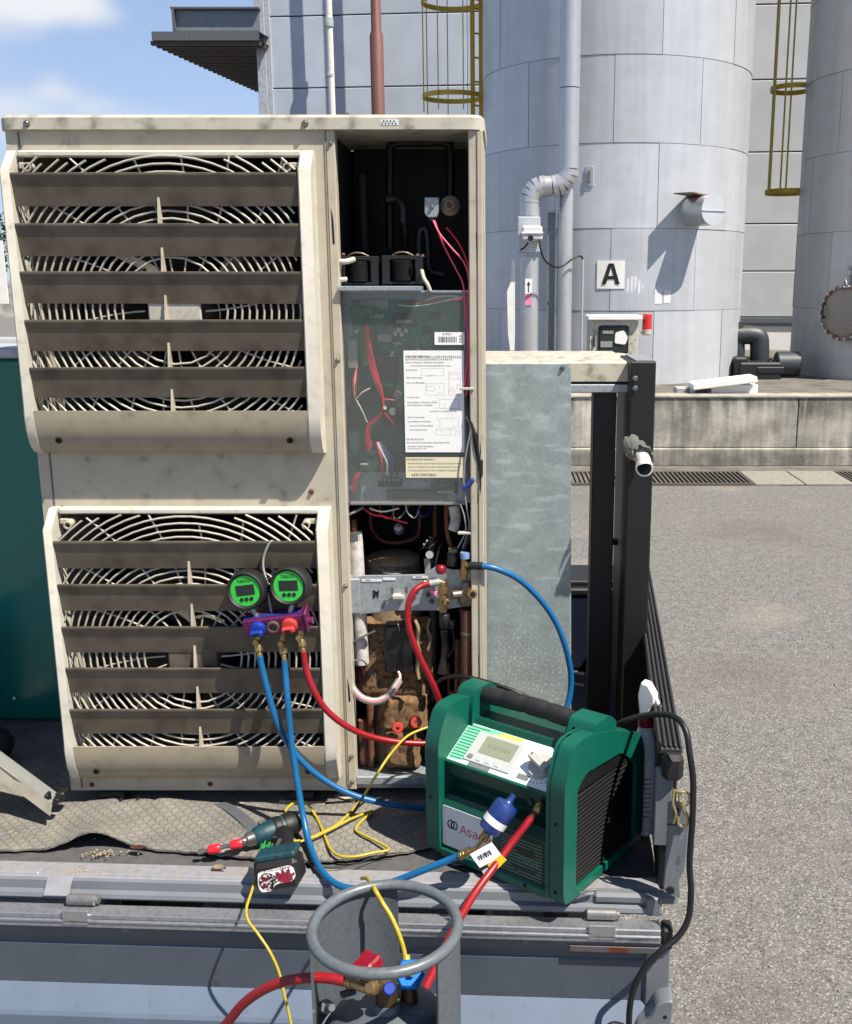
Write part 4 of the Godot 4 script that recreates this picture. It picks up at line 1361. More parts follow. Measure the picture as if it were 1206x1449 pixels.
# ---------------------------------------------------------------- the flatbed truck (its own axes: origin under the rear right corner of the bed, z to the rear)
func truck() -> void:
	var t := thing("flatbed_truck", "small grey flatbed truck with its tailgate folded down", "truck", Vector3(0.305, 0, -1.748), "", true, deg_to_rad(-2.65))
	var L := 1.68
	var b := B.new()
	b.box(Vector3(-L / 2, 0.598, -1.0), Vector3(L, 0.05, 1.89), 0.004)
	part("bed_floor", b, M.bed, t)
	b = B.new()
	b.prism(PackedVector2Array([Vector2(-0.06, 0.618), Vector2(-0.004, 0.630), Vector2(0.001, 0.627), Vector2(0.004, 0.611), Vector2(0.013, 0.607), Vector2(0.016, 0.600), Vector2(0.013, 0.595), Vector2(-0.06, 0.594)]), 0.0, L, side_frame(0))
	part("sill", b, M.truck, t)
	b = B.new()
	b.box(Vector3(-L / 2 - 0.0, 0.6275, -0.031), Vector3(L - 0.004, 0.009, 0.052), 0.003)
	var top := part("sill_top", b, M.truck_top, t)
	b = B.new()          # pressed beads in the sill
	for q in [[-1.40, -1.22], [-1.10, -0.74], [-0.70, -0.20]]:
		b.box(Vector3((q[0] + q[1]) / 2, 0.6325, -0.022), Vector3(q[1] - q[0], 0.006, 0.022), 0.003)
	stuff(part("beads", b, M.truck_top, t))
	b = B.new()
	b.box(Vector3(-0.05, 0.622, -0.005), Vector3(0.16, 0.022, 0.026), 0.006)
	b.box(Vector3(-0.015, 0.612, 0.006), Vector3(0.03, 0.04, 0.02), 0.004)
	stuff(part("sill_end", b, M.truck, t))
	# gate
	b = B.new()
	b.box(Vector3(-L / 2 + 0.005, 0.5865, 0.040), Vector3(L - 0.02, 0.011, 0.034), 0.002)
	b.box(Vector3(-L / 2 + 0.005, 0.578, 0.0455), Vector3(L - 0.02, 0.007, 0.031), 0.002)
	b.box(Vector3(-L / 2 + 0.005, 0.5695, 0.040), Vector3(L - 0.02, 0.011, 0.038), 0.002)
	var rail := part("gate_rail", b, M.alu, t)
	b = B.new()
	b.prism(PackedVector2Array([Vector2(0.02, 0.563), Vector2(0.056, 0.563), Vector2(0.050, 0.540), Vector2(0.040, 0.536), Vector2(0.040, 0.520), Vector2(0.043, 0.516), Vector2(0.043, 0.432), Vector2(0.02, 0.432)]), 0.0, L, side_frame(0))
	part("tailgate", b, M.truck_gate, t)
	b = B.new()
	b.prism(PackedVector2Array([Vector2(0.02, 0.431), Vector2(0.043, 0.431), Vector2(0.075, 0.392), Vector2(0.079, 0.384), Vector2(0.079, 0.29), Vector2(0.02, 0.29)]), 0.0, L, side_frame(0))
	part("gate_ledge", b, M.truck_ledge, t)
	b = B.new()
	b.box(Vector3(-0.09, 0.548, 0.0542), Vector3(0.17, 0.013, 0.004), 0.001)
	part("bare_strip", b, M.rusty_paint, t, "rusty worn strip of the gate")
	b = B.new()
	b.box(Vector3(-0.008, 0.46, 0.043), Vector3(0.046, 0.205, 0.012), 0.003)
	part("gate_end_plate", b, M.truck, t)
	b = B.new()
	b.box(Vector3(0.007, 0.572, 0.04), Vector3(0.02, 0.045, 0.036), 0.004)
	part("gate_end_cap", b, M.cap_rubber, t)
	b = B.new()
	b.prism(rounded([Vector2(-0.052, 0.405), Vector2(-0.045, 0.365), Vector2(0.012, 0.355), Vector2(0.020, 0.47), Vector2(-0.012, 0.46), Vector2(-0.025, 0.425)], 0.014), 0.048, 0.088, Transform3D(), 0.003)
	var lp := part("latch_plate", b, M.truck, t)
	b = B.new()
	b.prism(disc(0.004, 10, Vector2(0.004, 0.432)), 0.088, 0.0885)
	part("latch_hole", b, M.hole, t)
	# hinges
	for hx in [-1.118, -0.115]:
		b = B.new()
		b.cyl(Vector3(hx - 0.028, 0.603, 0.026), Vector3(hx + 0.028, 0.603, 0.026), 0.011, 16, -1, 0.0015)
		var hg := part("hinge", b, M.hinge, t)
		b = B.new()
		b.box(Vector3(hx, 0.586, 0.058), Vector3(0.05, 0.030, 0.006), 0.001)
		part("hinge_leaf", b, M.alu, hg)
		b = B.new()
		b.cyl(Vector3(hx + 0.028, 0.603, 0.026), Vector3(hx + 0.034, 0.603, 0.026), 0.008, 10)
		part("pin", b, M.hinge, hg)
	b = B.new()
	b.bar(Vector3(-1.172, 0.632, -0.004), Vector3(-1.172, 0.606, 0.022), 0.05, 0.004, Vector3(0, 0.6, 1), 0.001)
	part("hinge_bracket", b, M.truck_top, t)
	b = B.new()
	b.tube(curve([Vector3(-0.155, 0.638, -0.02), Vector3(-0.165, 0.64, 0.0), Vector3(-0.158, 0.636, 0.012), Vector3(-0.14, 0.642, 0.012), Vector3(-0.125, 0.644, 0.010)]), 0.003, 6)
	part("spring_clip", b, M.hinge, t)
	# side gate on the right, leaning a little outwards
	var pivot := Transform3D(Basis(Vector3.UP, deg_to_rad(-2.6)), Vector3(-0.012, 0, -0.03))
	b = B.new()
	b.box(Vector3(0.022, 0.765, -0.95), Vector3(0.030, 0.29, 1.90), 0.004)
	var sg := part("side_gate", b, M.black_panel, t)
	sg.transform = pivot
	b = B.new()
	b.box(Vector3(0.022, 0.912, -0.95), Vector3(0.046, 0.014, 1.90), 0.003)
	var rb := part("gate_top", b, M.rib_rubber, sg)
	for k in 5:
		b = B.new()
		b.box(Vector3(0.003 + k * 0.0095, 0.921, -0.95), Vector3(0.0055, 0.010, 1.90), 0.002)
		part("rib", b, M.rib_rubber, sg)
	b = B.new()
	b.box(Vector3(0.026, 0.888, 0.012), Vector3(0.040, 0.052, 0.03), 0.009)
	part("end_cap", b, M.cap_rubber, sg)
	b = B.new()
	b.box(Vector3(0.012, 0.800, 0.002), Vector3(0.034, 0.16, 0.014), 0.003)
	part("end_frame", b, M.truck, sg)
	b = B.new()
	b.prism(rounded([Vector2(0.000, 0.655), Vector2(0.012, 0.640), Vector2(0.034, 0.636), Vector2(0.030, 0.675), Vector2(0.040, 0.700), Vector2(0.044, 0.790), Vector2(0.038, 0.806), Vector2(0.006, 0.806)], 0.006), 0.010, 0.020, Transform3D(), 0.002)
	part("gate_bracket", b, M.truck, t)
	b = B.new()
	b.box(Vector3(0.020, 0.812, 0.018), Vector3(0.034, 0.045, 0.008), 0.002)
	b.box(Vector3(0.020, 0.789, 0.023), Vector3(0.036, 0.003, 0.008))
	part("bracket_plate", b, M.truck, t)
	b = B.new()
	b.cyl(Vector3(0.014, 0.655, 0.020), Vector3(0.014, 0.655, 0.026), 0.0075, 6)
	part("bolt", b, M.black_steel, t)
	b = B.new()
	b.cyl(Vector3(0.020, 0.820, 0.021), Vector3(0.020, 0.820, 0.026), 0.004, 8)
	part("bolt", b, M.black_steel, t)
	# chain hook
	b = B.new()
	b.tube(curve([Vector3(0.014, 0.862, 0.03), Vector3(0.036, 0.860, 0.034), Vector3(0.040, 0.848, 0.036), Vector3(0.030, 0.836, 0.036), Vector3(0.024, 0.842, 0.034), Vector3(0.022, 0.856, 0.03)], 5, true), 0.0032, 8, true)
	part("chain_link", b, M.brass_chain, t)
	b = B.new()
	b.tube(curve([Vector3(0.026, 0.846, 0.036), Vector3(0.030, 0.83, 0.038), Vector3(0.038, 0.812, 0.038), Vector3(0.034, 0.796, 0.038), Vector3(0.022, 0.80, 0.038), Vector3(0.020, 0.815, 0.036)], 5), 0.0035, 8)
	part("chain_hook", b, M.brass_chain, t)
	b = B.new()
	b.tube(curve([Vector3(0.012, 0.866, 0.03), Vector3(0.010, 0.84, 0.034), Vector3(0.016, 0.82, 0.036), Vector3(0.012, 0.80, 0.034)], 5), 0.0028, 8)
	part("chain_link", b, M.brass_chain, t)
	# left gate, under-frame and rear wheels
	b = B.new()
	b.box(Vector3(-L - 0.018, 0.765, -0.98), Vector3(0.030, 0.33, 1.90), 0.004)
	part("side_gate", b, M.truck, t)
	for x in [-1.05, -0.37]:
		b = B.new()
		b.box(Vector3(x, 0.49, -0.98), Vector3(0.07, 0.165, 1.85), 0.006)
		part("chassis_rail", b, M.black_steel, t)
	for x in [-1.27, -0.15]:
		b = B.new()
		b.lathe([Vector2(0.16, -0.07), Vector2(0.235, -0.075), Vector2(0.262, -0.05), Vector2(0.265, 0.05), Vector2(0.235, 0.075), Vector2(0.16, 0.07)], Transform3D(Basis(Vector3.BACK, PI / 2), Vector3(x, 0.265, -0.75)), 32)
		var w := part("tyre", b, M.tyre, t)
		b = B.new()
		b.lathe([Vector2(0, -0.04), Vector2(0.16, -0.05), Vector2(0.162, 0.05), Vector2(0, 0.04)], Transform3D(Basis(Vector3.BACK, PI / 2), Vector3(x, 0.265, -0.75)), 24)
		part("rim", b, M.truck, w)
	b = B.new()
	b.tube([Vector3(-1.27, 0.265, -0.75), Vector3(-0.15, 0.265, -0.75)], 0.035, 10)
	b.box(Vector3(-1.05, 0.35, -0.75), Vector3(0.08, 0.14, 0.1))
	b.box(Vector3(-0.37, 0.35, -0.75), Vector3(0.08, 0.14, 0.1))
	stuff(part("axle", b, M.black_steel, t))

# ---------------------------------------------------------------- the big outdoor unit
const ZF := -2.109
const UX0 := -0.967
const UX1 := -0.037

func screw(parent: Node3D, p: Vector3, d := Vector3.BACK, s := 1.0, m: Material = null) -> void:
	var xf := B.axis(p, p + d)
	xf.basis = xf.basis.scaled_local(Vector3.ONE * s)
	placed("screw", screw_mesh, m if m else M.screw, parent, xf)

func hood(u: Node3D, called: String, xl: float, xr: float, ytop: float, edges: Array, ybot: float, c: Vector2, label: String, sunlit_tone: bool) -> void:
	var P := 0.057
	var lip: float = edges[5]
	var b := B.new()
	var lipc := []
	for k in 9:
		var a := PI / 2 * k / 8.0
		lipc.append(Vector2(0.004 + (P - 0.004) * pow(cos(a), 0.75), lip - (lip - ybot) * (0.10 + 0.90 * pow(sin(a), 1.05))))
	# outer shell of the bottom lip
	var prof := PackedVector2Array([Vector2(P, lip)])
	for q in lipc: prof.append(q)
	for k in range(8, -1, -1): prof.append(lipc[k] + Vector2(-0.004, 0.004) if k < 8 else Vector2(0.0, ybot + 0.004))
	prof.append(Vector2(P - 0.004, lip))
	b.prism(prof, 0, xr - xl, Transform3D(Basis(Vector3(0, 0, 1), Vector3(0, 1, 0), Vector3(-1, 0, 0)), Vector3(xr, 0, ZF)), 0, true)
	var h := part(called, b, M.cream_dirty, u, label)
	var wl := 0.020
	for s in [0, 1]:
		b = B.new()
		var w := wl if s == 0 else 0.026
		var sp := [Vector2(0.0, ytop), Vector2(0.020, ytop), Vector2(P, ytop - 0.040), Vector2(P, lip)]
		for q in lipc: sp.append(q + Vector2(0.0015, -0.0005))
		sp.append(Vector2(0.0, ybot - 0.001))
		b.prism(PackedVector2Array(sp), 0, w, Transform3D(Basis(Vector3(0, 0, 1), Vector3(0, 1, 0), Vector3(-1, 0, 0)), Vector3(xl + w - 0.001 if s == 0 else xr + 0.001, 0, ZF)), 0.003, true)
		part("side_plate", b, M.cream_plate, h)
	b = B.new()
	b.box(Vector3((xl + xr) / 2, ytop - 0.006, ZF + 0.011), Vector3(xr - xl - 0.044, 0.012, 0.026), 0.003)
	part("cross_bar", b, M.cream_plate, h)
	var x0 := xl + wl
	var x1 := xr - 0.027
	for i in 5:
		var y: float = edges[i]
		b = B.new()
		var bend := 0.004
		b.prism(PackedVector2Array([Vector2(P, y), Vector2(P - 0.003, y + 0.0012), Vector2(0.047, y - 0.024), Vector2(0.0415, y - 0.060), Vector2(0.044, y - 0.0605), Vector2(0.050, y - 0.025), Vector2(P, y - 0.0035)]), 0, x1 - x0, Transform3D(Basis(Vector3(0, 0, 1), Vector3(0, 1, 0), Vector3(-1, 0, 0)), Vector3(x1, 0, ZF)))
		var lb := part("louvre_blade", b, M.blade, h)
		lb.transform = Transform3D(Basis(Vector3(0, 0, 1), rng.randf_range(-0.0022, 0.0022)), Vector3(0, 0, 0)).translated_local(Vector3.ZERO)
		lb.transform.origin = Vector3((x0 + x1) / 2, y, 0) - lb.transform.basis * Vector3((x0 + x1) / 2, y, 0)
		b = B.new()
		var y2: float = edges[i + 1]
		b.prism(PackedVector2Array([Vector2(0.0425, y - 0.030), Vector2(0.045, y - 0.033), Vector2(P - 0.002, y2 - 0.004), Vector2(0.030, y2 - 0.02)]), -0.0022, 0.0022, Transform3D(Basis(Vector3(0, 0, 1), Vector3(0, 1, 0), Vector3(-1, 0, 0)), Vector3((x0 + x1) / 2 + 0.004, 0, ZF)))
		part("fin", b, M.cream, h)
	# wire guard: rings and spokes, clipped by the frame
	b = B.new()
	var zg := ZF + 0.038
	var clip := func(p: Vector2) -> bool:
		return p.x > x0 and p.x < x1 and p.y > lip - 0.05 and p.y < ytop - 0.010
	var r := 0.105
	while r < 0.40:
		var run := []
		var nseg := int(r * 190)
		for k in nseg + 1:
			var a := TAU * k / nseg
			var p := c + Vector2(cos(a), sin(a)) * r
			if clip.call(p): run.append(Vector3(p.x, p.y, zg))
			if (not clip.call(p) or k == nseg) and run.size():
				if run.size() > 1: b.tube(run, 0.0024, 6, false, false)
				run = []
		r += 0.0145
	for k in 20:
		var run := []
		for j in 16:
			var rr := 0.06 + j * 0.0235
			var a := TAU * k / 20.0 + 0.9 * (rr - 0.06)
			var p := c + Vector2(cos(a), sin(a)) * rr
			if clip.call(p): run.append(Vector3(p.x, p.y, zg - 0.0035))
			elif run.size(): break
		if run.size() > 1: b.tube(run, 0.0021, 5, false, false)
	stuff(part("fan_guard", b, M.guard, h))
	b = B.new()
	b.box(Vector3(c.x, c.y, zg), Vector3(0.105, 0.10, 0.008), 0.003)
	part("badge_plate", b, M.guard if sunlit_tone else M.blade, h)  # upper plate coloured as if sunlit, lower plate as if in shade
	for s in [-1, 1]:
		b = B.new()
		var bx := x0 + 0.024 if s < 0 else x1 - 0.022
		var cy := ytop - 0.030
		b.lathe([Vector2(0.0085, 0.0), Vector2(0.0085, 0.030), Vector2(0.0055, 0.030), Vector2(0.0055, 0.012), Vector2(0, 0.012)], B.axis(Vector3(bx, cy, ZF + 0.01), Vector3(bx + 0.003, cy - 0.004, ZF + 0.06)), 16)
		b.box(Vector3(bx + s * 0.012, cy + 0.002, ZF + 0.016), Vector3(0.02, 0.012, 0.012), 0.002)
		stuff(part("boss", b, M.cream, h))
		b = B.new()
		b.cyl(Vector3(bx - s * 0.004 + (-0.01 if s > 0 else 0.014), lip - (lip - ybot) * 0.62, ZF + 0.040), Vector3(bx - s * 0.004 + (-0.01 if s > 0 else 0.014), lip - (lip - ybot) * 0.66, ZF + 0.0512), 0.0066, 12)
		part("screw_hole", b, M.hole, h)
	# fan behind
	b = B.new()
	b.lathe([Vector2(0, 0.03), Vector2(0.05, 0.028), Vector2(0.06, 0.015), Vector2(0.06, -0.05), Vector2(0, -0.05)], Transform3D(Basis(Vector3.RIGHT, PI / 2), Vector3(c.x, c.y, ZF - 0.07)), 24)
	for k in 4:
		var rows := []
		for i in 5:
			var row := []
			for j in 6:
				var rr := 0.055 + j * 0.034
				var a := TAU * k / 4.0 + 0.35 + (i / 4.0 - 0.5) * (0.9 + 0.06 * j)
				row.append(Vector3(c.x + cos(a) * rr, c.y + sin(a) * rr, ZF - 0.07 + (i / 4.0 - 0.5) * 0.07))
			rows.append(row)
		b.grid(rows)
		b.grid(rows, true)
	part("fan", b, M.fan_gray, h)

func frame_poly(x0: float, y0: float, x1: float, y1: float, holes: Array) -> PackedVector2Array:   # holes from top to bottom as [x0, y0, x1, y1]
	var e := 0.0002
	var o := PackedVector2Array([Vector2(x0, y0), Vector2(x1, y0), Vector2(x1, y1), Vector2(x0, y1)])
	for h in holes:
		var yc: float = (h[1] + h[3]) / 2
		o.append_array(PackedVector2Array([Vector2(x0, yc + e), Vector2(h[0], yc + e), Vector2(h[0], h[3]), Vector2(h[2], h[3]), Vector2(h[2], h[1]), Vector2(h[0], h[1]), Vector2(h[0], yc - e), Vector2(x0, yc - e)]))
	return o

func outdoor_unit() -> void:
	var u := thing("air_conditioner_unit", "tall cream twin-fan outdoor air conditioner unit with its service cover off", "air conditioner", Vector3(-0.502, 0.655, ZF - 0.16))
	var b := B.new()
	var xz := Basis(Vector3(1, 0, 0), Vector3(0, 0, -1), Vector3(0, 1, 0))
	var cx := (UX0 + UX1) / 2
	# lid
	b.prism(rounded([Vector2(UX0 - 0.012, -ZF - 0.010), Vector2(UX1 + 0.004, -ZF - 0.010), Vector2(UX1 + 0.004, -ZF + 0.325), Vector2(UX0 - 0.012, -ZF + 0.325)], 0.035, 6), 2.0595, 2.087, Transform3D(xz, Vector3.ZERO), 0.006, true)
	var lid := part("lid", b, M.cream_lid, u)
	for x in [-0.9190, -0.3803]: screw(lid, Vector3(x, 2.0698, ZF + 0.0095), Vector3.BACK, 1.15)
	b = B.new()
	b.prism(rrect(0.036, 0.011, 0.002), ZF + 0.0098, ZF + 0.0106, at(Vector3(-0.2175, 2.0724, 0)))
	var rp := part("rating_sticker", b, M.label_white, lid)
	b = B.new()
	for k in 9:
		b.box(Vector3(-0.2311 + k * 0.0033, 2.0724 + (0.002 if k % 2 else -0.0022), ZF + 0.0109), Vector3(0.002, 0.003, 0.0004))
	stuff(part("printing", b, M.ink, lid))
	# shell
	b = B.new()
	b.box(Vector3(UX0 + 0.002, 1.365, ZF - 0.165), Vector3(0.004, 1.385, 0.31))
	part("side_panel", b, M.cream, u)
	b = B.new()
	b.box(Vector3(UX1 - 0.002, 1.365, ZF - 0.16), Vector3(0.004, 1.385, 0.31))
	part("side_panel", b, M.cream, u)
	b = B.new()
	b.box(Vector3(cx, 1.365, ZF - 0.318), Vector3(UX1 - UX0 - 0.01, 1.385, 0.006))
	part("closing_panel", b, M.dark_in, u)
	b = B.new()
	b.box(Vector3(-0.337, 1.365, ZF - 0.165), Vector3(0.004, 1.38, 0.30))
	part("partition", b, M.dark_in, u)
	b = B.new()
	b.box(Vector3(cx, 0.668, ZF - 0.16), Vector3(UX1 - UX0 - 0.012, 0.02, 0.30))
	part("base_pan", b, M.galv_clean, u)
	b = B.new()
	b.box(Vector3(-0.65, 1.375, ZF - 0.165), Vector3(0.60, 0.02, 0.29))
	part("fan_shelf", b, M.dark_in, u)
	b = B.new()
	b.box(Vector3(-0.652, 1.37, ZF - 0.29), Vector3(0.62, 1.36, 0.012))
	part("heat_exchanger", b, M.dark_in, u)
	for q in [[-0.93, -0.82], [-0.5, -0.4]]:
		b = B.new()
		b.box(Vector3((q[0] + q[1]) / 2, 0.6445, ZF - 0.16), Vector3(0.06, 0.021, 0.34), 0.003)
		part("foot", b, M.black_steel, u)
	b = B.new()
	b.box(Vector3(-0.08, 0.6445, ZF - 0.16), Vector3(0.06, 0.021, 0.34), 0.003)
	part("foot", b, M.black_steel, u)
	# front panel with its two openings
	var hx0: float = -0.9719
	var hx1: float = -0.3605
	var pr := -0.3445
	var y1: float = 2.0600
	var up_top: float = 2.0192
	var up_edges: Array = [1.9744, 1.8803, 1.7897, 1.6972, 1.6043, 1.5180]
	var up_bot: float = 1.4255
	var lo_top: float = 1.3100
	var lo_edges: Array = [1.2471, 1.1541, 1.0616, 0.9690, 0.8754, 0.7892]
	var lo_bot: float = 0.6957
	b = B.new()
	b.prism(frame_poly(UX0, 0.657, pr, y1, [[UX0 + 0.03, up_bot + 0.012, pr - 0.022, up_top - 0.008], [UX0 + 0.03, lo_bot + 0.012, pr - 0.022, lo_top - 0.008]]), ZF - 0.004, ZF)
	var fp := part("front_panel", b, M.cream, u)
	b = B.new()
	b.box(Vector3(UX0 + 0.0255, 1.36, ZF + 0.0008), Vector3(0.0025, 1.39, 0.0016))
	part("seam", b, M.tape, fp)
	for q in [Vector3(-0.9190, 0.6708, ZF + 0.0005), Vector3(-0.6536, 0.6725, ZF + 0.0005), Vector3(-0.3994, 1.3411, ZF + 0.0005)]:
		screw(fp, q, Vector3.BACK, 0.95, M.copper_rust)
	hood(u, "air_hood", -0.960, -0.3660, up_top, up_edges, up_bot, Vector2(-0.6480, 1.7142), "upper air hood with five louvres", true)
	hood(u, "air_hood", -0.947, -0.3592, lo_top, lo_edges, lo_bot, Vector2(-0.6600, 0.9885), "lower air hood with five louvres", false)
	# posts either side of the service opening
	b = B.new()
	b.prism(PackedVector2Array([Vector2(-0.343, 0.66), Vector2(-0.3255, 0.66), Vector2(-0.3255, y1), Vector2(-0.343, y1)]), ZF - 0.028, ZF + 0.0015, Transform3D(), 0.0015)
	var mp := part("post", b, M.cream, u)
	b = B.new()
	b.box(Vector3(-0.3445, 1.36, ZF + 0.001), Vector3(0.002, 1.38, 0.0026))
	part("edge_line", b, M.cream_dirty, mp)
	for q in [[454,203], [467,510], [480,829], [487,1070], [489,1108]]:
		pass
	for sy in [2.0346, 1.6146, 1.1352, 0.7399, 0.6782]:
		screw(mp, Vector3(-0.3345, sy, ZF + 0.0015), Vector3.BACK, 0.85)
	b = B.new()
	for q in [[1.9127, 1.8450], [0.9241, 0.8712]]:
		b.prism(PackedVector2Array([Vector2(-0.3372, q[0]), Vector2(-0.3335, q[0] - 0.02), Vector2(-0.332, q[1]), Vector2(-0.336, q[1])]), ZF + 0.0012, ZF + 0.0022)
	stuff(part("lance_slots", b, M.hole, mp))
	b = B.new()
	b.prism(PackedVector2Array([Vector2(-0.0655, 0.68), Vector2(UX1, 0.68), Vector2(UX1, y1), Vector2(-0.0655, y1)]), ZF - 0.03, ZF + 0.001, Transform3D(), 0.002)
	var rpz := part("corner_post", b, M.cream, u)
	b = B.new()
	b.box(Vector3(UX1 - 0.010, 1.37, ZF + 0.0022), Vector3(0.003, 1.37, 0.0024), 0.001)
	part("edge_line", b, M.cream_dirty, rpz)
	b = B.new()
	for q in [[1.8681, 1.8108], [0.9814, 0.9274]]:
		b.prism(PackedVector2Array([Vector2(-0.0505, q[0]), Vector2(-0.0465, q[0] - 0.02), Vector2(-0.0455, q[1]), Vector2(-0.0495, q[1])]), ZF + 0.0008, ZF + 0.0018)
	stuff(part("lance_slots", b, M.hole, rpz))
	b = B.new()
	b.box(Vector3(-0.195, 0.6799, ZF - 0.006), Vector3(0.262, 0.020, 0.012), 0.002)
	part("rail", b, M.galv_clean, u)
	b = B.new()
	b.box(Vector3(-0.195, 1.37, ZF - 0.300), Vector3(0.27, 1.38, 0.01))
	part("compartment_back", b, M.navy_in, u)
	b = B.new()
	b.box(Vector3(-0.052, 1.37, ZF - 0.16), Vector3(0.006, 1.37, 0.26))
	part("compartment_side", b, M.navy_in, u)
	upper_bay(u)
	circuit_box(u)
	lower_bay(u)

func wire(parent: Node3D, called: String, pts: Array, r: float, m: Material) -> MeshInstance3D:
	var b := B.new()
	b.tube(curve(pts, 5), r, 7)
	return part(called, b, m, parent)

func upper_bay(u: Node3D) -> void:
	# pipes at the back of the upper bay, shade put into their dark colours
	wire(u, "refrigerant_pipe", [Vector3(-0.2404, 1.8415, -2.2800), Vector3(-0.2363, 2.0118, -2.2800), Vector3(-0.2296, 2.0535, -2.2800), Vector3(-0.1744, 2.0571, -2.2800), Vector3(-0.1211, 2.0571, -2.2800), Vector3(-0.1080, 2.0408, -2.2800), Vector3(-0.1091, 1.9421, -2.2800)], 0.009, M.copper_shaded)
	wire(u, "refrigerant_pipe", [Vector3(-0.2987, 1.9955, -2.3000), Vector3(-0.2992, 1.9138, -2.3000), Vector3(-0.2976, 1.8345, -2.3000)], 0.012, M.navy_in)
	wire(u, "refrigerant_pipe", [Vector3(-0.2082, 1.8965, -2.2600), Vector3(-0.2050, 1.8669, -2.2600), Vector3(-0.2057, 1.8365, -2.2400)], 0.008, M.copper_shaded)
	wire(u, "refrigerant_pipe", [Vector3(-0.1776, 1.8299, -2.2700), Vector3(-0.1749, 1.8748, -2.2700), Vector3(-0.1613, 1.8785, -2.2700), Vector3(-0.1580, 1.8449, -2.2700), Vector3(-0.1549, 1.7959, -2.2700), Vector3(-0.1239, 1.7865, -2.2700)], 0.008, M.black_steel)
	wire(u, "refrigerant_pipe", [Vector3(-0.2435, 1.9406, -2.2600), Vector3(-0.2244, 1.9406, -2.2600), Vector3(-0.2086, 1.9253, -2.2500), Vector3(-0.2073, 1.8923, -2.2500)], 0.010, M.black_steel)
	# solenoid plate and round sensor
	var b := B.new()
	var p: Vector3 = Vector3(-0.1410, 1.9182, -2.1500)
	b.prism(rounded([Vector2(-0.015, -0.012), Vector2(-0.008, -0.020), Vector2(0.010, -0.020), Vector2(0.014, -0.010), Vector2(0.015, 0.019), Vector2(-0.014, 0.019)], 0.003), p.z - 0.022, p.z, at(Vector3(p.x, p.y, 0)), 0.0015)
	var sp := part("solenoid_bracket", b, M.galv_clean, u)
	screw(sp, p + Vector3(0, 0.0, 0.0), Vector3.BACK, 0.9)
	b = B.new()
	b.box(p + Vector3(0, -0.021, -0.008), Vector3(0.010, 0.012, 0.012), 0.001)
	part("plug", b, M.comp_dark, sp)
	p = Vector3(-0.1044, 1.9216, -2.1600)
	b = B.new()
	b.lathe([Vector2(0.006, 0.004), Vector2(0.0065, 0.012), Vector2(0.009, 0.012), Vector2(0.010, 0.002), Vector2(0.014, 0.0), Vector2(0.0195, -0.003), Vector2(0.0205, -0.010), Vector2(0.019, -0.04)], Transform3D(Basis(Vector3.RIGHT, PI / 2), p), 24)
	var vc := part("valve_coil", b, M.bronze, u)
	b = B.new()
	b.cyl(p + Vector3(0, 0, -0.004), p + Vector3(0, 0, 0.009), 0.0062, 12)
	part("valve_stem", b, M.copper, vc)
	wire(u, "sensor_wire", [Vector3(-0.1386, 1.8921, -2.1500), Vector3(-0.1254, 1.8668, -2.1400), Vector3(-0.0996, 1.8361, -2.1300), Vector3(-0.0753, 1.8083, -2.1200), Vector3(-0.0656, 1.7694, -2.1200), Vector3(-0.0703, 1.7135, -2.1180), Vector3(-0.0694, 1.6282, -2.1180), Vector3(-0.0757, 1.5633, -2.1180)], 0.0017, M.wire_pink)
	wire(u, "sensor_wire", [Vector3(-0.1357, 1.8921, -2.1500), Vector3(-0.1186, 1.8461, -2.1400), Vector3(-0.0929, 1.7973, -2.1300), Vector3(-0.0771, 1.7625, -2.1200), Vector3(-0.0732, 1.6994, -2.1170), Vector3(-0.0636, 1.6283, -2.1170), Vector3(-0.0730, 1.5416, -2.1170)], 0.0017, M.wire_pink)
	wire(u, "sensor_wire", [Vector3(-0.1116, 1.8783, -2.1500), Vector3(-0.0857, 1.8461, -2.1400), Vector3(-0.0686, 1.8043, -2.1300), Vector3(-0.0656, 1.7555, -2.1160), Vector3(-0.0632, 1.6924, -2.1160), Vector3(-0.0667, 1.5997, -2.1160)], 0.0017, M.wire_red)
	# reactor pair on its ledge
	b = B.new()
	b.box(Vector3(-0.2446, 1.7582, -2.1350), Vector3(0.165, 0.009, 0.075), 0.001)
	part("reactor_ledge", b, M.galv_clean, u)
	for k in 2:
		var c: Vector3 = [Vector3(-0.2944, 1.7921, -2.1600), Vector3(-0.2030, 1.7935, -2.1600)][k]
		b = B.new()
		b.prism(frame_poly(c.x - 0.042, c.y - 0.027, c.x + 0.042, c.y + 0.030, [[c.x - 0.026, c.y - 0.022, c.x + 0.026, c.y + 0.022]]), c.z - 0.03, c.z + 0.006, Transform3D(), 0.001)
		var re := part("reactor", b, M.comp_dark, u)
		b = B.new()
		var pf := []
		for j in 12:
			pf.append(Vector2(0.0205, -0.020 + j * 0.0034))
			pf.append(Vector2(0.0225, -0.0188 + j * 0.0034))
			pf.append(Vector2(0.0205, -0.0176 + j * 0.0034))
		pf.push_front(Vector2(0, -0.02)); pf.append(Vector2(0, 0.021))
		b.lathe(pf, at(c + Vector3(0, 0, -0.006)), 20)
		part("winding", b, M.comp_dark, re)
		b = B.new()
		b.tube(curve([c + Vector3(-0.02, 0.030, 0), c + Vector3(-0.008, 0.036, 0.004), c + Vector3(0.008, 0.036, 0.004), c + Vector3(0.022, 0.030, 0)]), 0.002, 6)
		part("strap", b, M.bronze, re)
	wire(u, "sleeved_cable", [Vector3(-0.3372, 1.8001, -2.1300), Vector3(-0.3268, 1.8096, -2.1200), Vector3(-0.3132, 1.8111, -2.1250), Vector3(-0.2996, 1.8156, -2.1400)], 0.0058, M.comp_white)
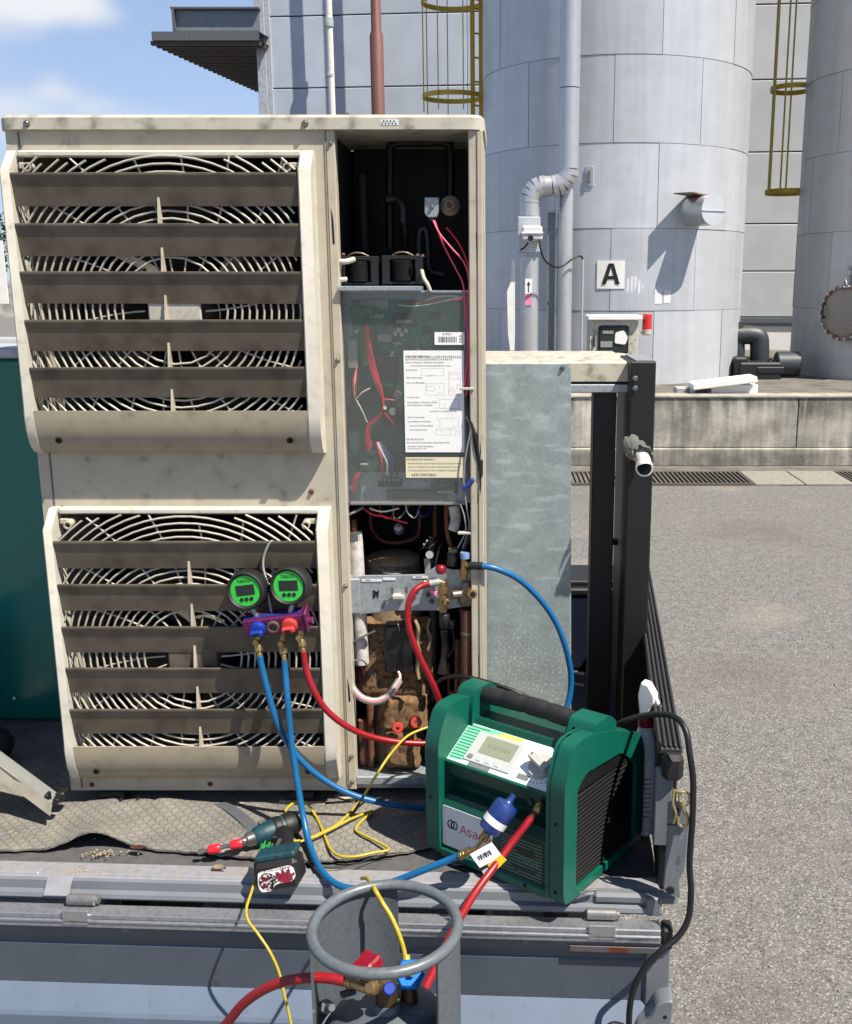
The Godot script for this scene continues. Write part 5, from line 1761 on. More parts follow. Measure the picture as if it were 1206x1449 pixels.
	wire(u, "sleeved_cable", [Vector3(-0.3382, 1.7722, -2.1300), Vector3(-0.3280, 1.7750, -2.1200), Vector3(-0.3151, 1.7764, -2.1300)], 0.005, M.comp_white)
	wire(u, "sleeved_cable", [Vector3(-0.1631, 1.7934, -2.1500), Vector3(-0.1575, 1.7778, -2.1300), Vector3(-0.1499, 1.7666, -2.1200), Vector3(-0.1444, 1.7527, -2.1200)], 0.0042, M.comp_white)
	for q in [Vector3(-0.3308, 1.8225, -2.1400), Vector3(-0.3208, 1.8239, -2.1400), Vector3(-0.1704, 1.8225, -2.1400), Vector3(-0.1604, 1.8211, -2.1400)]: screw(u, q, Vector3.UP, 0.8)

func circuit_box(u: Node3D) -> void:
	var b := B.new()
	var a: Vector3 = Vector3(-0.3431, 1.7522, -2.1750)
	var c: Vector3 = Vector3(-0.0568, 1.3023, -2.1750)
	b.box(Vector3((a.x + c.x) / 2, (a.y + c.y) / 2, -2.179), Vector3(c.x - a.x, a.y - c.y, 0.006), 0.001)
	b.box(Vector3((a.x + c.x) / 2, a.y, -2.15), Vector3(c.x - a.x - 0.01, 0.004, 0.06))
	var box := part("circuit_box", b, M.galv_clean, u)
	screw(box, Vector3(-0.0601, 1.7293, -2.1700), Vector3.BACK, 0.9)
	# boards
	b = B.new()
	a = Vector3(-0.3100, 1.7352, -2.1650); c = Vector3(-0.0799, 1.6222, -2.1650)
	b.box(Vector3((a.x + c.x) / 2, (a.y + c.y) / 2, -2.166), Vector3(c.x - a.x, a.y - c.y, 0.003))
	part("circuit_board", b, M.pcb, box)
	b = B.new()
	a = Vector3(-0.3255, 1.6207, -2.1650); c = Vector3(-0.0834, 1.3727, -2.1650)
	b.box(Vector3((a.x + c.x) / 2, (a.y + c.y) / 2, -2.1662), Vector3(c.x - a.x, a.y - c.y, 0.003))
	part("circuit_board", b, mat(Color(0.24, 0.32, 0.29), 0.5), box)
	# components: [x, y, w, h, depth, material]
	var comps := [[Vector3(-0.2007, 1.6951, -2.1600), 0.048, 0.024, 0.012, M.comp_dark], [Vector3(-0.2018, 1.6909, -2.1550), 0.034, 0.008, 0.004, M.comp_gray], [Vector3(-0.1390, 1.7037, -2.1600), 0.024, 0.012, 0.010, M.comp_dark], [Vector3(-0.1556, 1.6734, -2.1600), 0.018, 0.014, 0.006, M.comp_dark], [Vector3(-0.2576, 1.7023, -2.1600), 0.030, 0.007, 0.006, M.comp_gray], [Vector3(-0.2164, 1.6459, -2.1600), 0.020, 0.004, 0.006, M.comp_white],
		[Vector3(-0.2426, 1.6575, -2.1600), 0.030, 0.016, 0.02, M.comp_gray], [Vector3(-0.3011, 1.6705, -2.1600), 0.009, 0.008, 0.01, M.comp_white], [Vector3(-0.2647, 1.6575, -2.1600), 0.007, 0.016, 0.01, M.comp_red], [Vector3(-0.2397, 1.5961, -2.1600), 0.05, 0.05, 0.03, M.comp_dark], [Vector3(-0.2784, 1.5370, -2.1600), 0.05, 0.03, 0.035, M.comp_dark], [Vector3(-0.2348, 1.4921, -2.1600), 0.03, 0.035, 0.03, M.black_plastic],
		[Vector3(-0.2266, 1.3936, -2.1600), 0.06, 0.03, 0.03, M.comp_dark], [Vector3(-0.2376, 1.3515, -2.1550), 0.050, 0.014, 0.022, M.black_plastic], [Vector3(-0.1212, 1.3407, -2.1550), 0.06, 0.02, 0.02, M.black_plastic], [Vector3(-0.1205, 1.3345, -2.1400), 0.035, 0.006, 0.004, M.comp_gray], [Vector3(-0.2917, 1.3923, -2.1500), 0.018, 0.004, 0.008, M.comp_white], [Vector3(-0.3098, 1.6254, -2.1600), 0.02, 0.06, 0.02, M.comp_gray], [Vector3(-0.2140, 1.5764, -2.1500), 0.008, 0.014, 0.01, M.copper],
		[Vector3(-0.1829, 1.3231, -2.1650), 0.13, 0.020, 0.01, M.concrete_dark], [Vector3(-0.2634, 1.7266, -2.1650), 0.06, 0.02, 0.008, M.comp_gray]]
	for q in comps:
		b = B.new()
		b.box(q[0], Vector3(q[1], q[2], q[3]), 0.001)
		part("component", b, q[4], box)
	for q in [Vector3(-0.2124, 1.6736, -2.1550), Vector3(-0.2199, 1.6664, -2.1550), Vector3(-0.2067, 1.6650, -2.1550), Vector3(-0.1978, 1.6722, -2.1550)]:
		b = B.new()
		b.cyl(q + Vector3(0, 0, -0.008), q + Vector3(0, 0, 0.004), 0.0048, 12)
		part("capacitor", b, M.comp_white, box)
	for q in [Vector3(-0.2279, 1.5066, -2.1400), Vector3(-0.2193, 1.5380, -2.1500), Vector3(-0.2308, 1.6145, -2.1500)]:
		b = B.new()
		b.cyl(q + Vector3(0, 0, -0.02), q + Vector3(0, 0, 0.004), 0.008, 14)
		part("capacitor", b, M.comp_gray, box)
	b = B.new()
	for i in 60:
		var p := Vector3(rng.randf_range(-0.29, -0.10), rng.randf_range(1.6254, 1.7238), -2.163)
		b.box(p, Vector3(rng.randf_range(0.002, 0.007), rng.randf_range(0.002, 0.005), 0.004))
	stuff(part("small_components", b, M.comp_gray, box))
	for q in [[Vector3(-0.2889, 1.7125, -2.1550), 0.050, 0.020], [Vector3(-0.1032, 1.6082, -2.1550), 0.022, 0.05], [Vector3(-0.2799, 1.6185, -2.1550), 0.018, 0.036], [Vector3(-0.2399, 1.5671, -2.1550), 0.03, 0.022]]:
		b = B.new()
		b.box(q[0], Vector3(q[1], q[2], 0.012), 0.001)
		part("component", b, M.pcb, box)
	b = B.new()
	for i in 26:
		var p := Vector3(rng.randf_range(-0.2059, -0.1397), rng.randf_range(1.6298, 1.6618), -2.164)
		b.bar(p, p + Vector3(rng.randf_range(-0.012, 0.012), rng.randf_range(-0.010, 0.010), 0), 0.0012, 0.0008)
	stuff(part("tracks", b, M.pale_green, box))
	for i in 6:
		b = B.new()
		var p: Vector3 = Vector3(-0.2665, 1.3565, -2.1450)
		b.cyl(p + Vector3(i * 0.0092, 0.004, 0), p + Vector3(i * 0.0092, 0.004, 0.006), 0.0028, 8)
		part("terminal_screw", b, M.steel, box)
	# wire looms behind the cover
	for k in 4:
		wire(box, "red_wire", [Vector3(-0.2803, 1.6839, -2.1500) + Vector3(0.002 * k, 0, 0), Vector3(-0.2788, 1.6412, -2.1400) + Vector3(0.003 * k, 0, 0.002 * k), Vector3(-0.2651, 1.5865, -2.1350) + Vector3(0.0035 * (k - 1), 0, 0), Vector3(-0.2515, 1.5455, -2.1350) + Vector3(0.002 * (k - 1), 0, 0.002 * k), Vector3(-0.2458, 1.5152, -2.1300) + Vector3(0, 0, 0.002 * k), Vector3(-0.2632, 1.4924, -2.1350) + Vector3(0.002 * k, 0, 0), Vector3(-0.2852, 1.4708, -2.1400) + Vector3(0.002 * k, 0, 0), Vector3(-0.2834, 1.4212, -2.1500) + Vector3(0.003 * k, 0.004 * k, 0)], 0.0019, M.wire_red if k != 2 else M.wire_pink)
	wire(box, "red_wire", [Vector3(-0.2489, 1.5323, -2.1350), Vector3(-0.2283, 1.5308, -2.1350), Vector3(-0.2033, 1.5247, -2.1500)], 0.0017, M.wire_pink)
	wire(box, "red_wire", [Vector3(-0.2460, 1.5078, -2.1300), Vector3(-0.2323, 1.4879, -2.1350), Vector3(-0.2194, 1.4694, -2.1500)], 0.0019, M.wire_red)
	b = B.new()
	b.cyl(Vector3(-0.2434, 1.5146, -2.1350), Vector3(-0.2419, 1.5162, -2.1220), 0.004, 10)
	part("cable_tie", b, M.comp_white, box)
	wire(box, "white_wire", [Vector3(-0.3041, 1.5317, -2.1400), Vector3(-0.2912, 1.5455, -2.1350), Vector3(-0.2739, 1.5553, -2.1400)], 0.0015, M.wire_white)
	wire(box, "white_wire", [Vector3(-0.3041, 1.5317, -2.1400), Vector3(-0.2922, 1.5102, -2.1350), Vector3(-0.2819, 1.4828, -2.1400)], 0.0015, M.wire_white)
	wire(box, "white_wire", [Vector3(-0.2113, 1.7242, -2.1400), Vector3(-0.1729, 1.7230, -2.1300), Vector3(-0.1295, 1.7301, -2.1300), Vector3(-0.0789, 1.7414, -2.1250)], 0.0014, M.wire_white)
	wire(box, "white_wire", [Vector3(-0.1736, 1.7271, -2.1400), Vector3(-0.1366, 1.7400, -2.1300), Vector3(-0.1006, 1.7428, -2.1300), Vector3(-0.0761, 1.7344, -2.1250)], 0.0014, M.wire_white)
	wire(box, "red_wire", [Vector3(-0.1953, 1.7271, -2.1400), Vector3(-0.1583, 1.7315, -2.1300), Vector3(-0.1151, 1.7343, -2.1300), Vector3(-0.0759, 1.7359, -2.1200)], 0.0013, M.wire_red)
	for k in 4:
		wire(box, "power_lead", [Vector3(-0.2637, 1.4409, -2.1400) + Vector3(0.003 * k, 0, 0), Vector3(-0.2571, 1.4214, -2.1300) + Vector3(0.0055 * k, 0, 0), Vector3(-0.2517, 1.3988, -2.1300) + Vector3(0.010 * k, 0, 0), Vector3(-0.2541, 1.3703, -2.1450) + Vector3(0.0105 * k, 0, 0)], 0.0026, [M.wire_red, M.wire_white, M.wire_blue, M.wire_black][k])
	for k in 3:
		wire(box, "red_wire", [Vector3(-0.3030, 1.5158, -2.1500), Vector3(-0.3102, 1.5460, -2.1450) + Vector3(0.003 * k, 0, 0), Vector3(-0.3088, 1.5685, -2.1400) + Vector3(0.003 * k, 0, 0), Vector3(-0.3020, 1.5969, -2.1500)], 0.0016, [M.wire_red, M.wire_white, M.wire_red][k])
	for k in 2:
		wire(box, "red_wire", [Vector3(-0.3163, 1.3329, -2.1400) + Vector3(0.004 * k, 0, 0), Vector3(-0.3132, 1.3599, -2.1350) + Vector3(0.005 * k, 0, 0), Vector3(-0.3029, 1.3773, -2.1400) + Vector3(0.004 * k, 0, 0)], 0.0015, M.wire_red)
	# clear cover
	a = Vector3(-0.3234, 1.7499, -2.1220); c = Vector3(-0.0734, 1.3091, -2.1220)
	b = B.new()
	b.prism(rrect(c.x - a.x, a.y - c.y, 0.006), -2.124, -2.122, at(Vector3((a.x + c.x) / 2, (a.y + c.y) / 2, 0)), 0.0006)
	part("clear_cover", b, M.cover, box)
	b = B.new()
	b.box(Vector3((a.x + c.x) / 2, c.y + 0.003, -2.134), Vector3(c.x - a.x - 0.006, 0.003, 0.022))
	part("cover_rim", b, M.comp_gray, box)
	# stickers on the cover
	var lab := Image.create(256, 436, false, Image.FORMAT_RGBA8)
	lab.fill(Color(0.88, 0.88, 0.875))
	text_lines(lab, 10, 22, 246, 34, 3, 0.35)
	for q in [[8, 20, 110, 30], [8, 36, 200, 42], [8, 48, 170, 54], [30, 62, 200, 68], [10, 80, 60, 86], [10, 112, 80, 118], [10, 134, 90, 140], [10, 196, 60, 202], [12, 218, 140, 224], [12, 230, 120, 236], [110, 256, 220, 262], [12, 282, 80, 288], [12, 300, 110, 306], [20, 318, 120, 324], [20, 336, 90, 342], [6, 376, 80, 384], [6, 392, 190, 398], [10, 408, 120, 414], [10, 418, 90, 424]]:
		text_lines(lab, q[0], q[1], q[2], q[3], 2, 0.4)
	for q in [[74, 76, 170, 106], [190, 92, 240, 190], [92, 140, 170, 188], [150, 206, 232, 246], [150, 290, 230, 330], [130, 338, 236, 360], [196, 100, 232, 120], [96, 150, 130, 170]]:
		line_box(lab, q[0], q[1], q[2], q[3])
	for k in 40:
		var x := rng.randi_range(80, 235)
		var y := rng.randi_range(80, 350)
		lab.fill_rect(Rect2i(x, y, rng.randi_range(2, 18), 1), gray(0.55))
		lab.fill_rect(Rect2i(x, y, 1, rng.randi_range(2, 14)), gray(0.55))
	sticker(box, "wiring_label", Vector3(-0.2012, 1.6338, -2.1205), Vector3(-0.0777, 1.4230, -2.1205), lab)
	var lab2 := Image.create(256, 88, false, Image.FORMAT_RGBA8)
	lab2.fill(Color(0.82, 0.79, 0.68))
	text_lines(lab2, 4, 6, 120, 14, 2, 0.25)
	for k in 3: text_lines(lab2, 10, 24 + k * 15, 240 - k * 8, 31 + k * 15, 2, 0.4)
	text_lines(lab2, 26, 70, 130, 82, 2, 0.2)
	sticker(box, "caution_label", Vector3(-0.2014, 1.4125, -2.1205), Vector3(-0.0766, 1.3688, -2.1205), lab2)
	var lab3 := Image.create(128, 56, false, Image.FORMAT_RGBA8)
	lab3.fill(Color(0.9, 0.9, 0.9))
	text_lines(lab3, 34, 4, 74, 14, 2, 0.3)
	var x := 14
	while x < 96:
		var w := rng.randi_range(1, 3)
		lab3.fill_rect(Rect2i(x, 20, w, 26), gray(0.12))
		x += w + rng.randi_range(1, 3)
	for k in 3: lab3.fill_rect(Rect2i(106, 14 + k * 12, 12, 8), gray(0.2))
	for k in 3: lab3.fill_rect(Rect2i(109, 16 + k * 12, 6, 4), gray(0.85))
	sticker(box, "barcode_sticker", Vector3(-0.1370, 1.6709, -2.1205), Vector3(-0.0759, 1.6453, -2.1205), lab3)

func text_lines(im: Image, x0: int, y0: int, x1: int, y1: int, gap: int, dark: float) -> void:   # print too small to read
	var x := x0
	while x < x1:
		var w := rng.randi_range(3, 7)
		for k in 5:
			if rng.randf() < 0.7:
				im.fill_rect(Rect2i(x + rng.randi_range(0, maxi(w - 2, 1)), y0, 1, y1 - y0), gray(dark))
			if rng.randf() < 0.6:
				im.fill_rect(Rect2i(x, y0 + rng.randi_range(0, maxi(y1 - y0 - 1, 1)), w, 1), gray(dark))
		x += w + gap

func line_box(im: Image, x0: int, y0: int, x1: int, y1: int) -> void:
	for q in [Rect2i(x0, y0, x1 - x0, 1), Rect2i(x0, y1, x1 - x0, 1), Rect2i(x0, y0, 1, y1 - y0), Rect2i(x1, y0, 1, y1 - y0)]:
		im.fill_rect(q, gray(0.45))

func sticker(parent: Node3D, called: String, a: Vector3, c: Vector3, im: Image, thick := 0.0006) -> void:   # an upright sheet facing the front
	var b := B.new()
	var z := a.z
	b.quad(Vector3(a.x, a.y, z), Vector3(a.x, c.y, z), Vector3(c.x, c.y, z), Vector3(c.x, a.y, z))
	b.quad(Vector3(c.x, a.y, z - thick), Vector3(c.x, c.y, z - thick), Vector3(a.x, c.y, z - thick), Vector3(a.x, a.y, z - thick))
	part(called, b, print_mat(im), parent)

func lower_bay(u: Node3D) -> void:
	var b: B
	# wires and shiny fitting under the circuit box
	wire(u, "grey_lead", [Vector3(-0.3372, 1.2793, -2.1400), Vector3(-0.3166, 1.2912, -2.1300), Vector3(-0.3028, 1.2967, -2.1400), Vector3(-0.2984, 1.2983, -2.1500)], 0.003, M.comp_gray)
	wire(u, "red_lead", [Vector3(-0.2948, 1.2945, -2.1500), Vector3(-0.2768, 1.2851, -2.1400), Vector3(-0.2543, 1.2813, -2.1400), Vector3(-0.2293, 1.2712, -2.1500), Vector3(-0.2039, 1.2611, -2.1600)], 0.0022, M.wire_red)
	wire(u, "white_lead", [Vector3(-0.2834, 1.2964, -2.1500), Vector3(-0.2653, 1.2928, -2.1400), Vector3(-0.2466, 1.2921, -2.1400), Vector3(-0.2211, 1.2964, -2.1500)], 0.002, M.wire_white)
	b = B.new()
	b.lathe([Vector2(0, 0.02), Vector2(0.009, 0.018), Vector2(0.013, 0.006), Vector2(0.010, -0.006), Vector2(0.004, -0.014)], Transform3D(Basis(Vector3.RIGHT, 1.0), Vector3(-0.2233, 1.2435, -2.1700)), 16)
	part("strainer", b, M.steel, u)
	for k in 7:
		var x := 520.0 + k * 13.0
		wire(u, "harness_wire", [Vector3(-0.30 + 0.03 * k, 1.31, -2.20 - 0.01 * (k % 3)), Vector3(-0.29 + 0.028 * k, 1.285 - 0.008 * (k % 3), -2.175), Vector3(-0.27 + 0.027 * k, 1.275 - 0.006 * (k % 2), -2.18), Vector3(-0.255 + 0.026 * k, 1.295, -2.21)], 0.0017, [M.wire_black, M.wire_red, M.comp_gray, M.wire_white, M.wire_blue, M.wire_black, M.wire_red][k])
	wire(u, "refrigerant_pipe", [Vector3(-0.30, 1.28, -2.30), Vector3(-0.30, 1.22, -2.29), Vector3(-0.27, 1.19, -2.28), Vector3(-0.22, 1.19, -2.28), Vector3(-0.19, 1.21, -2.29), Vector3(-0.19, 1.29, -2.30)], 0.007, M.copper)
	wire(u, "refrigerant_pipe", [Vector3(-0.15, 1.30, -2.27), Vector3(-0.15, 1.16, -2.26), Vector3(-0.14, 1.12, -2.25), Vector3(-0.11, 1.11, -2.24), Vector3(-0.09, 1.08, -2.23), Vector3(-0.09, 0.72, -2.23)], 0.0065, M.copper_rust)
	wire(u, "refrigerant_pipe", [Vector3(-0.125, 1.16, -2.22), Vector3(-0.12, 1.08, -2.20), Vector3(-0.13, 1.03, -2.19), Vector3(-0.12, 0.95, -2.19), Vector3(-0.12, 0.70, -2.20)], 0.005, M.copper)
	wire(u, "refrigerant_pipe", [Vector3(-0.30, 0.92, -2.22), Vector3(-0.29, 0.86, -2.20), Vector3(-0.295, 0.80, -2.19), Vector3(-0.31, 0.72, -2.19)], 0.0055, M.copper_rust)
	for k in 4:
		b = B.new()
		var p := Vector3(-0.125 + 0.014 * (k % 2), 1.10 - 0.085 * k, -2.185)
		b.cyl(p, p + Vector3(0, 0.018, 0), 0.0085, 6)
		part("flare_nut", b, M.bronze if k % 2 else M.comp_dark, u)
	wire(u, "insulation_shred", [Vector3(-0.1887, 1.0500, -2.1300), Vector3(-0.1813, 1.0342, -2.1200), Vector3(-0.1845, 1.0035, -2.1250), Vector3(-0.1791, 0.9763, -2.1200), Vector3(-0.1860, 0.9432, -2.1300), Vector3(-0.1824, 0.9157, -2.1250)], 0.004, M.felt_top)
	wire(u, "insulation_shred", [Vector3(-0.1573, 1.0514, -2.1400), Vector3(-0.1615, 1.0307, -2.1300), Vector3(-0.1550, 1.0066, -2.1300), Vector3(-0.1623, 0.9823, -2.1300)], 0.003, M.felt_top)
	# white insulated pipe on the left
	b = B.new()
	b.tube(curve([Vector3(-0.3176, 1.2405, -2.1500), Vector3(-0.3152, 1.1693, -2.1500), Vector3(-0.3142, 1.0711, -2.1550), Vector3(-0.3126, 0.9406, -2.1600)], 4), 0.0165, 18)
	var ip := part("insulated_pipe", b, M.foam, u)
	b = B.new()
	b.cyl(Vector3(-0.3189, 1.2452, -2.1500), Vector3(-0.3180, 1.2263, -2.1500), 0.0172, 18)
	part("foam_end", b, M.tape, ip)
	b = B.new()
	b.cyl(Vector3(-0.3196, 1.2719, -2.1500), Vector3(-0.3176, 1.2389, -2.1500), 0.008, 12)
	part("copper_end", b, M.copper, ip)
	b = B.new()
	b.bar(Vector3(-0.3372, 0.9946, -2.1350), Vector3(-0.2789, 1.0241, -2.1350), 0.004, 0.013, Vector3(0, 0.3, 1))
	part("cable_strap", b, M.tape, ip)
	wire(u, "suction_pipe", [Vector3(-0.3140, 0.9367, -2.1700), Vector3(-0.3043, 0.8786, -2.1800), Vector3(-0.2998, 0.8099, -2.1800), Vector3(-0.3005, 0.6699, -2.1800)], 0.010, M.copper_rust)
	# compressor wrapped in brown felt
	var cc: Vector3 = Vector3(-0.2478, 1.1413, -2.2500)
	b = B.new()
	b.lathe([Vector2(0.0, 1.1713), Vector2(0.045, 1.1696), Vector2(0.062, 1.1613), Vector2(0.066, 1.1413), Vector2(0.066, 0.68)], at(Vector3(cc.x, 0, -2.25)), 28)
	var cp := part("compressor", b, M.felt_top, u)
	b = B.new()
	b.tube(curve([cc + Vector3(-0.05, 0.016, 0.035), cc + Vector3(0.0, 0.012, 0.068), cc + Vector3(0.05, 0.008, 0.045)]), 0.003, 6)
	b.tube(curve([cc + Vector3(-0.05, 0.004, 0.040), cc + Vector3(0.0, 0.0, 0.071), cc + Vector3(0.052, -0.004, 0.048)]), 0.003, 6)
	stuff(part("binding_wire", b, M.tape, cp))
	# felt blocks: lumpy slabs
	felt_slab(u, Vector3(-0.3393, 1.0366, -2.1700), Vector3(-0.1570, 0.8315, -2.1700), 0.03, 3)
	felt_slab(u, Vector3(-0.2809, 0.8635, -2.1550), Vector3(-0.1649, 0.7694, -2.1550), 0.03, 5)
	felt_slab(u, Vector3(-0.2696, 0.7855, -2.1500), Vector3(-0.1869, 0.6780, -2.1500), 0.03, 6)
	felt_slab(u, Vector3(-0.1887, 1.0020, -2.1650), Vector3(-0.1493, 0.9016, -2.1650), 0.02, 8)
	b = B.new()
	b.box(Vector3(-0.3129, 0.7356, -2.1900), Vector3(0.035, 0.12, 0.02), 0.004)
	part("dark_plate", b, M.copper_rust, u)
	b = B.new()
	b.prism(rrect(0.066, 0.112, 0.007), -2.20, -2.152, at(Vector3(-0.2274, 0.9752, 0)), 0.004)
	var tc := part("terminal_cover", b, M.comp_dark, u)
	b = B.new()
	for k in 9: b.box(Vector3(-0.2274, 0.9752 - 0.01 - k * 0.004, -2.1518), Vector3(0.050, 0.0012, 0.0012))
	stuff(part("moulded_lines", b, M.black_plastic, tc))
	b = B.new()
	b.tube(curve([Vector3(-0.2284, 1.0369, -2.1450), Vector3(-0.2250, 1.0305, -2.1400), Vector3(-0.2241, 1.0206, -2.1450)]), 0.002, 6)
	part("cover_clip", b, M.steel, tc)
	for q in [Vector3(-0.2333, 0.7935, -2.1400), Vector3(-0.1918, 0.8071, -2.1400)]:
		b = B.new()
		b.lathe([Vector2(0.004, 0.002), Vector2(0.0045, 0.004), Vector2(0.0115, 0.004), Vector2(0.013, 0.001), Vector2(0.013, -0.002)], Transform3D(Basis(Vector3.RIGHT, PI / 2 - 0.3), q), 18)
		part("rubber_washer", b, M.cap_red if false else M.knob_red, u)
	# clear tube with leads
	var loop: Array = [Vector3(-0.3371, 0.9280, -2.1200), Vector3(-0.3265, 0.8969, -2.1150), Vector3(-0.3032, 0.8758, -2.1100), Vector3(-0.2722, 0.8708, -2.1100), Vector3(-0.2460, 0.8853, -2.1150), Vector3(-0.2250, 0.9124, -2.1300)]
	b = B.new()
	b.tube(curve(loop, 5), 0.0085, 12)
	var tb := part("clear_sleeve", b, M.clear_tube, u)
	for k in 3:
		var off := Vector3(0, [0.004, 0.0, -0.0035][k], [0.0, 0.003, -0.002][k])
		var pts := []
		for q in loop: pts.append(q + off)
		pts.append(Vector3(-0.2294, 0.9214, -2.1450) + off)
		b = B.new()
		b.tube(curve(pts, 5), 0.0027, 7)
		part("lead", b, [M.wire_white, M.wire_red, M.wire_white][k], tb)
	wire(u, "ground_lead", [Vector3(-0.3309, 0.9599, -2.1120), Vector3(-0.3058, 0.9579, -2.1300), Vector3(-0.2805, 0.9146, -2.1400)], 0.002, M.tape)
	# valve bracket across the opening
	b = B.new()
	var z := -2.135
	var poly: Array = [Vector3(-0.3367, 1.1497, -2.1350), Vector3(-0.1683, 1.1528, -2.1350), Vector3(-0.1374, 1.1735, -2.1350), Vector3(-0.1070, 1.1640, -2.1350), Vector3(-0.0581, 1.1640, -2.1350), Vector3(-0.0524, 1.0856, -2.1350), Vector3(-0.0770, 1.0808, -2.1350), Vector3(-0.1388, 1.0711, -2.1350), Vector3(-0.2313, 1.0711, -2.1350), Vector3(-0.3366, 1.0598, -2.1350)]
	var pv := PackedVector2Array()
	for q in poly: pv.append(Vector2(q.x, q.y))
	b.prism(pv, z - 0.004, z, Transform3D(), 0.0008)
	b.box(Vector3(-0.3223, 1.1059, -2.1320), Vector3(0.03, 0.078, 0.01), 0.002)
	var vb := part("valve_bracket", b, M.galv_clean, u)
	b = B.new()
	b.prism(PackedVector2Array([Vector2(-0.006, -0.010), Vector2(-0.002, -0.008), Vector2(0.0, 0.0), Vector2(0.005, -0.010), Vector2(0.007, 0.010), Vector2(0.002, 0.006), Vector2(-0.003, 0.009), Vector2(-0.006, 0.010)]), z, z + 0.0012, at(Vector3(-0.2735, 1.1081, 0)))
	part("cut_out", b, M.hole, vb)
	for q in [[Vector3(-0.3031, 1.1434, -2.1345), Vector3(-0.2589, 1.1371, -2.1345)], [Vector3(-0.2571, 1.1466, -2.1345), Vector3(-0.2297, 1.1403, -2.1345)], [Vector3(-0.1927, 1.1514, -2.1345), Vector3(-0.1592, 1.1434, -2.1345)]]:
		b = B.new()
		b.box((q[0] + q[1]) / 2 + Vector3(0, 0, 0.0008), Vector3(q[1].x - q[0].x, 0.0055, 0.0008))
		part("name_strip", b, M.label_white, vb)
	b = B.new()
	for k in 5: b.box(Vector3(-0.2939, 1.1406, -2.1335) + Vector3(k * 0.0022, 0, 0), Vector3(0.0015, 0.0032, 0.0004))
	for k in 6: b.box(Vector3(-0.1851, 1.1477, -2.1335) + Vector3(k * 0.0022, 0, 0), Vector3(0.0015, 0.0032, 0.0004))
	stuff(part("printing", b, M.ink, vb))
	b = B.new()
	b.box(Vector3(-0.2234, 1.1065, -2.1250), Vector3(0.028, 0.012, 0.018), 0.003)
	var cl := part("terminal_clamp", b, M.comp_white, vb)
	for q in [Vector3(-0.2363, 1.1223, -2.1200), Vector3(-0.2058, 1.1239, -2.1200)]:
		b = B.new()
		b.cyl(q + Vector3(0, -0.008, 0), q + Vector3(0, 0.006, 0), 0.0035, 10)
		part("clamp_screw", b, M.steel, vb)
	wire(vb, "earth_lead", [Vector3(-0.2593, 1.0792, -2.1250), Vector3(-0.2507, 1.0952, -2.1200), Vector3(-0.2364, 1.1070, -2.1180)], 0.0014, M.tape)
	for q in [Vector3(-0.1520, 1.0937, -2.1300), Vector3(-0.1595, 1.1081, -2.1300), Vector3(-0.0565, 1.1495, -2.1300), Vector3(-0.1839, 1.1145, -2.1300)]: screw(vb, q, Vector3.BACK, 0.9, M.tape)
	b = B.new()
	b.cyl(Vector3(-0.1565, 1.1931, -2.1500), Vector3(-0.1554, 1.1972, -2.1350), 0.0085, 12)
	b.bar(Vector3(-0.1627, 1.1852, -2.1500), Vector3(-0.1602, 1.1501, -2.1500), 0.012, 0.006, Vector3(0, 0, 1))
	part("spring_latch", b, M.comp_gray, u)
	# liquid service valve (left) with its red cap
	b = B.new()
	b.cyl(Vector3(-0.1268, 1.0745, -2.1150), Vector3(-0.1275, 1.1444, -2.1150), 0.0085, 14, -1, 0.001)
	b.cyl(Vector3(-0.1248, 1.1191, -2.1150), Vector3(-0.1246, 1.1286, -2.1150), 0.0115, 6)
	b.cyl(Vector3(-0.1253, 1.0984, -2.1200), Vector3(-0.1163, 1.1016, -2.0950), 0.009, 14, 0.0075, 0.001)
	b.cyl(Vector3(-0.1290, 1.1429, -2.1150), Vector3(-0.1662, 1.1443, -2.1050), 0.005, 12)
	var lv := part("liquid_valve", b, M.brass, u)
	b = B.new()
	b.lathe([Vector2(0, 0.014), Vector2(0.008, 0.014), Vector2(0.0105, 0.011), Vector2(0.0115, 0.004), Vector2(0.010, -0.003), Vector2(0.008, -0.004)], at(Vector3(-0.1303, 1.1649, -2.1150)), 6)
	part("red_cap", b, M.cap_red, lv)
	b = B.new()
	b.cyl(Vector3(-0.1148, 1.1013, -2.0945), Vector3(-0.1143, 1.1013, -2.0935), 0.004, 6)
	part("hex_socket", b, M.hole, lv)
	b = B.new()
	b.lathe([Vector2(0, 0.016), Vector2(0.010, 0.016), Vector2(0.0125, 0.012), Vector2(0.0125, -0.012), Vector2(0.008, -0.018)], at(Vector3(-0.1243, 1.0535, -2.1200)), 6)
	part("flare_nut", b, M.comp_dark, lv)
	b = B.new()
	b.tube(curve([Vector3(-0.1245, 1.0342, -2.1200), Vector3(-0.1256, 0.9948, -2.1300), Vector3(-0.1291, 0.9571, -2.1300), Vector3(-0.1311, 0.9290, -2.1300)], 4), 0.006, 10, false, true, [0.0095, 0.009, 0.008, 0.007, 0.006, 0.006, 0.006, 0.006, 0.007, 0.009, 0.010, 0.011, 0.012])
	part("liquid_line", b, M.comp_dark, lv)
	# gas service valve (right)
	b = B.new()
	b.lathe([Vector2(0.0, 0.03), Vector2(0.009, 0.03), Vector2(0.011, 0.018), Vector2(0.017, 0.010), Vector2(0.020, -0.002), Vector2(0.018, -0.016), Vector2(0.014, -0.022), Vector2(0.0, -0.022)], at(Vector3(-0.0765, 1.1096, -2.1250)), 18)
	b.cyl(Vector3(-0.0839, 1.1144, -2.1200), Vector3(-0.1063, 1.1143, -2.1100), 0.009, 12)
	var gv := part("gas_valve", b, M.bronze, u)
	b = B.new()
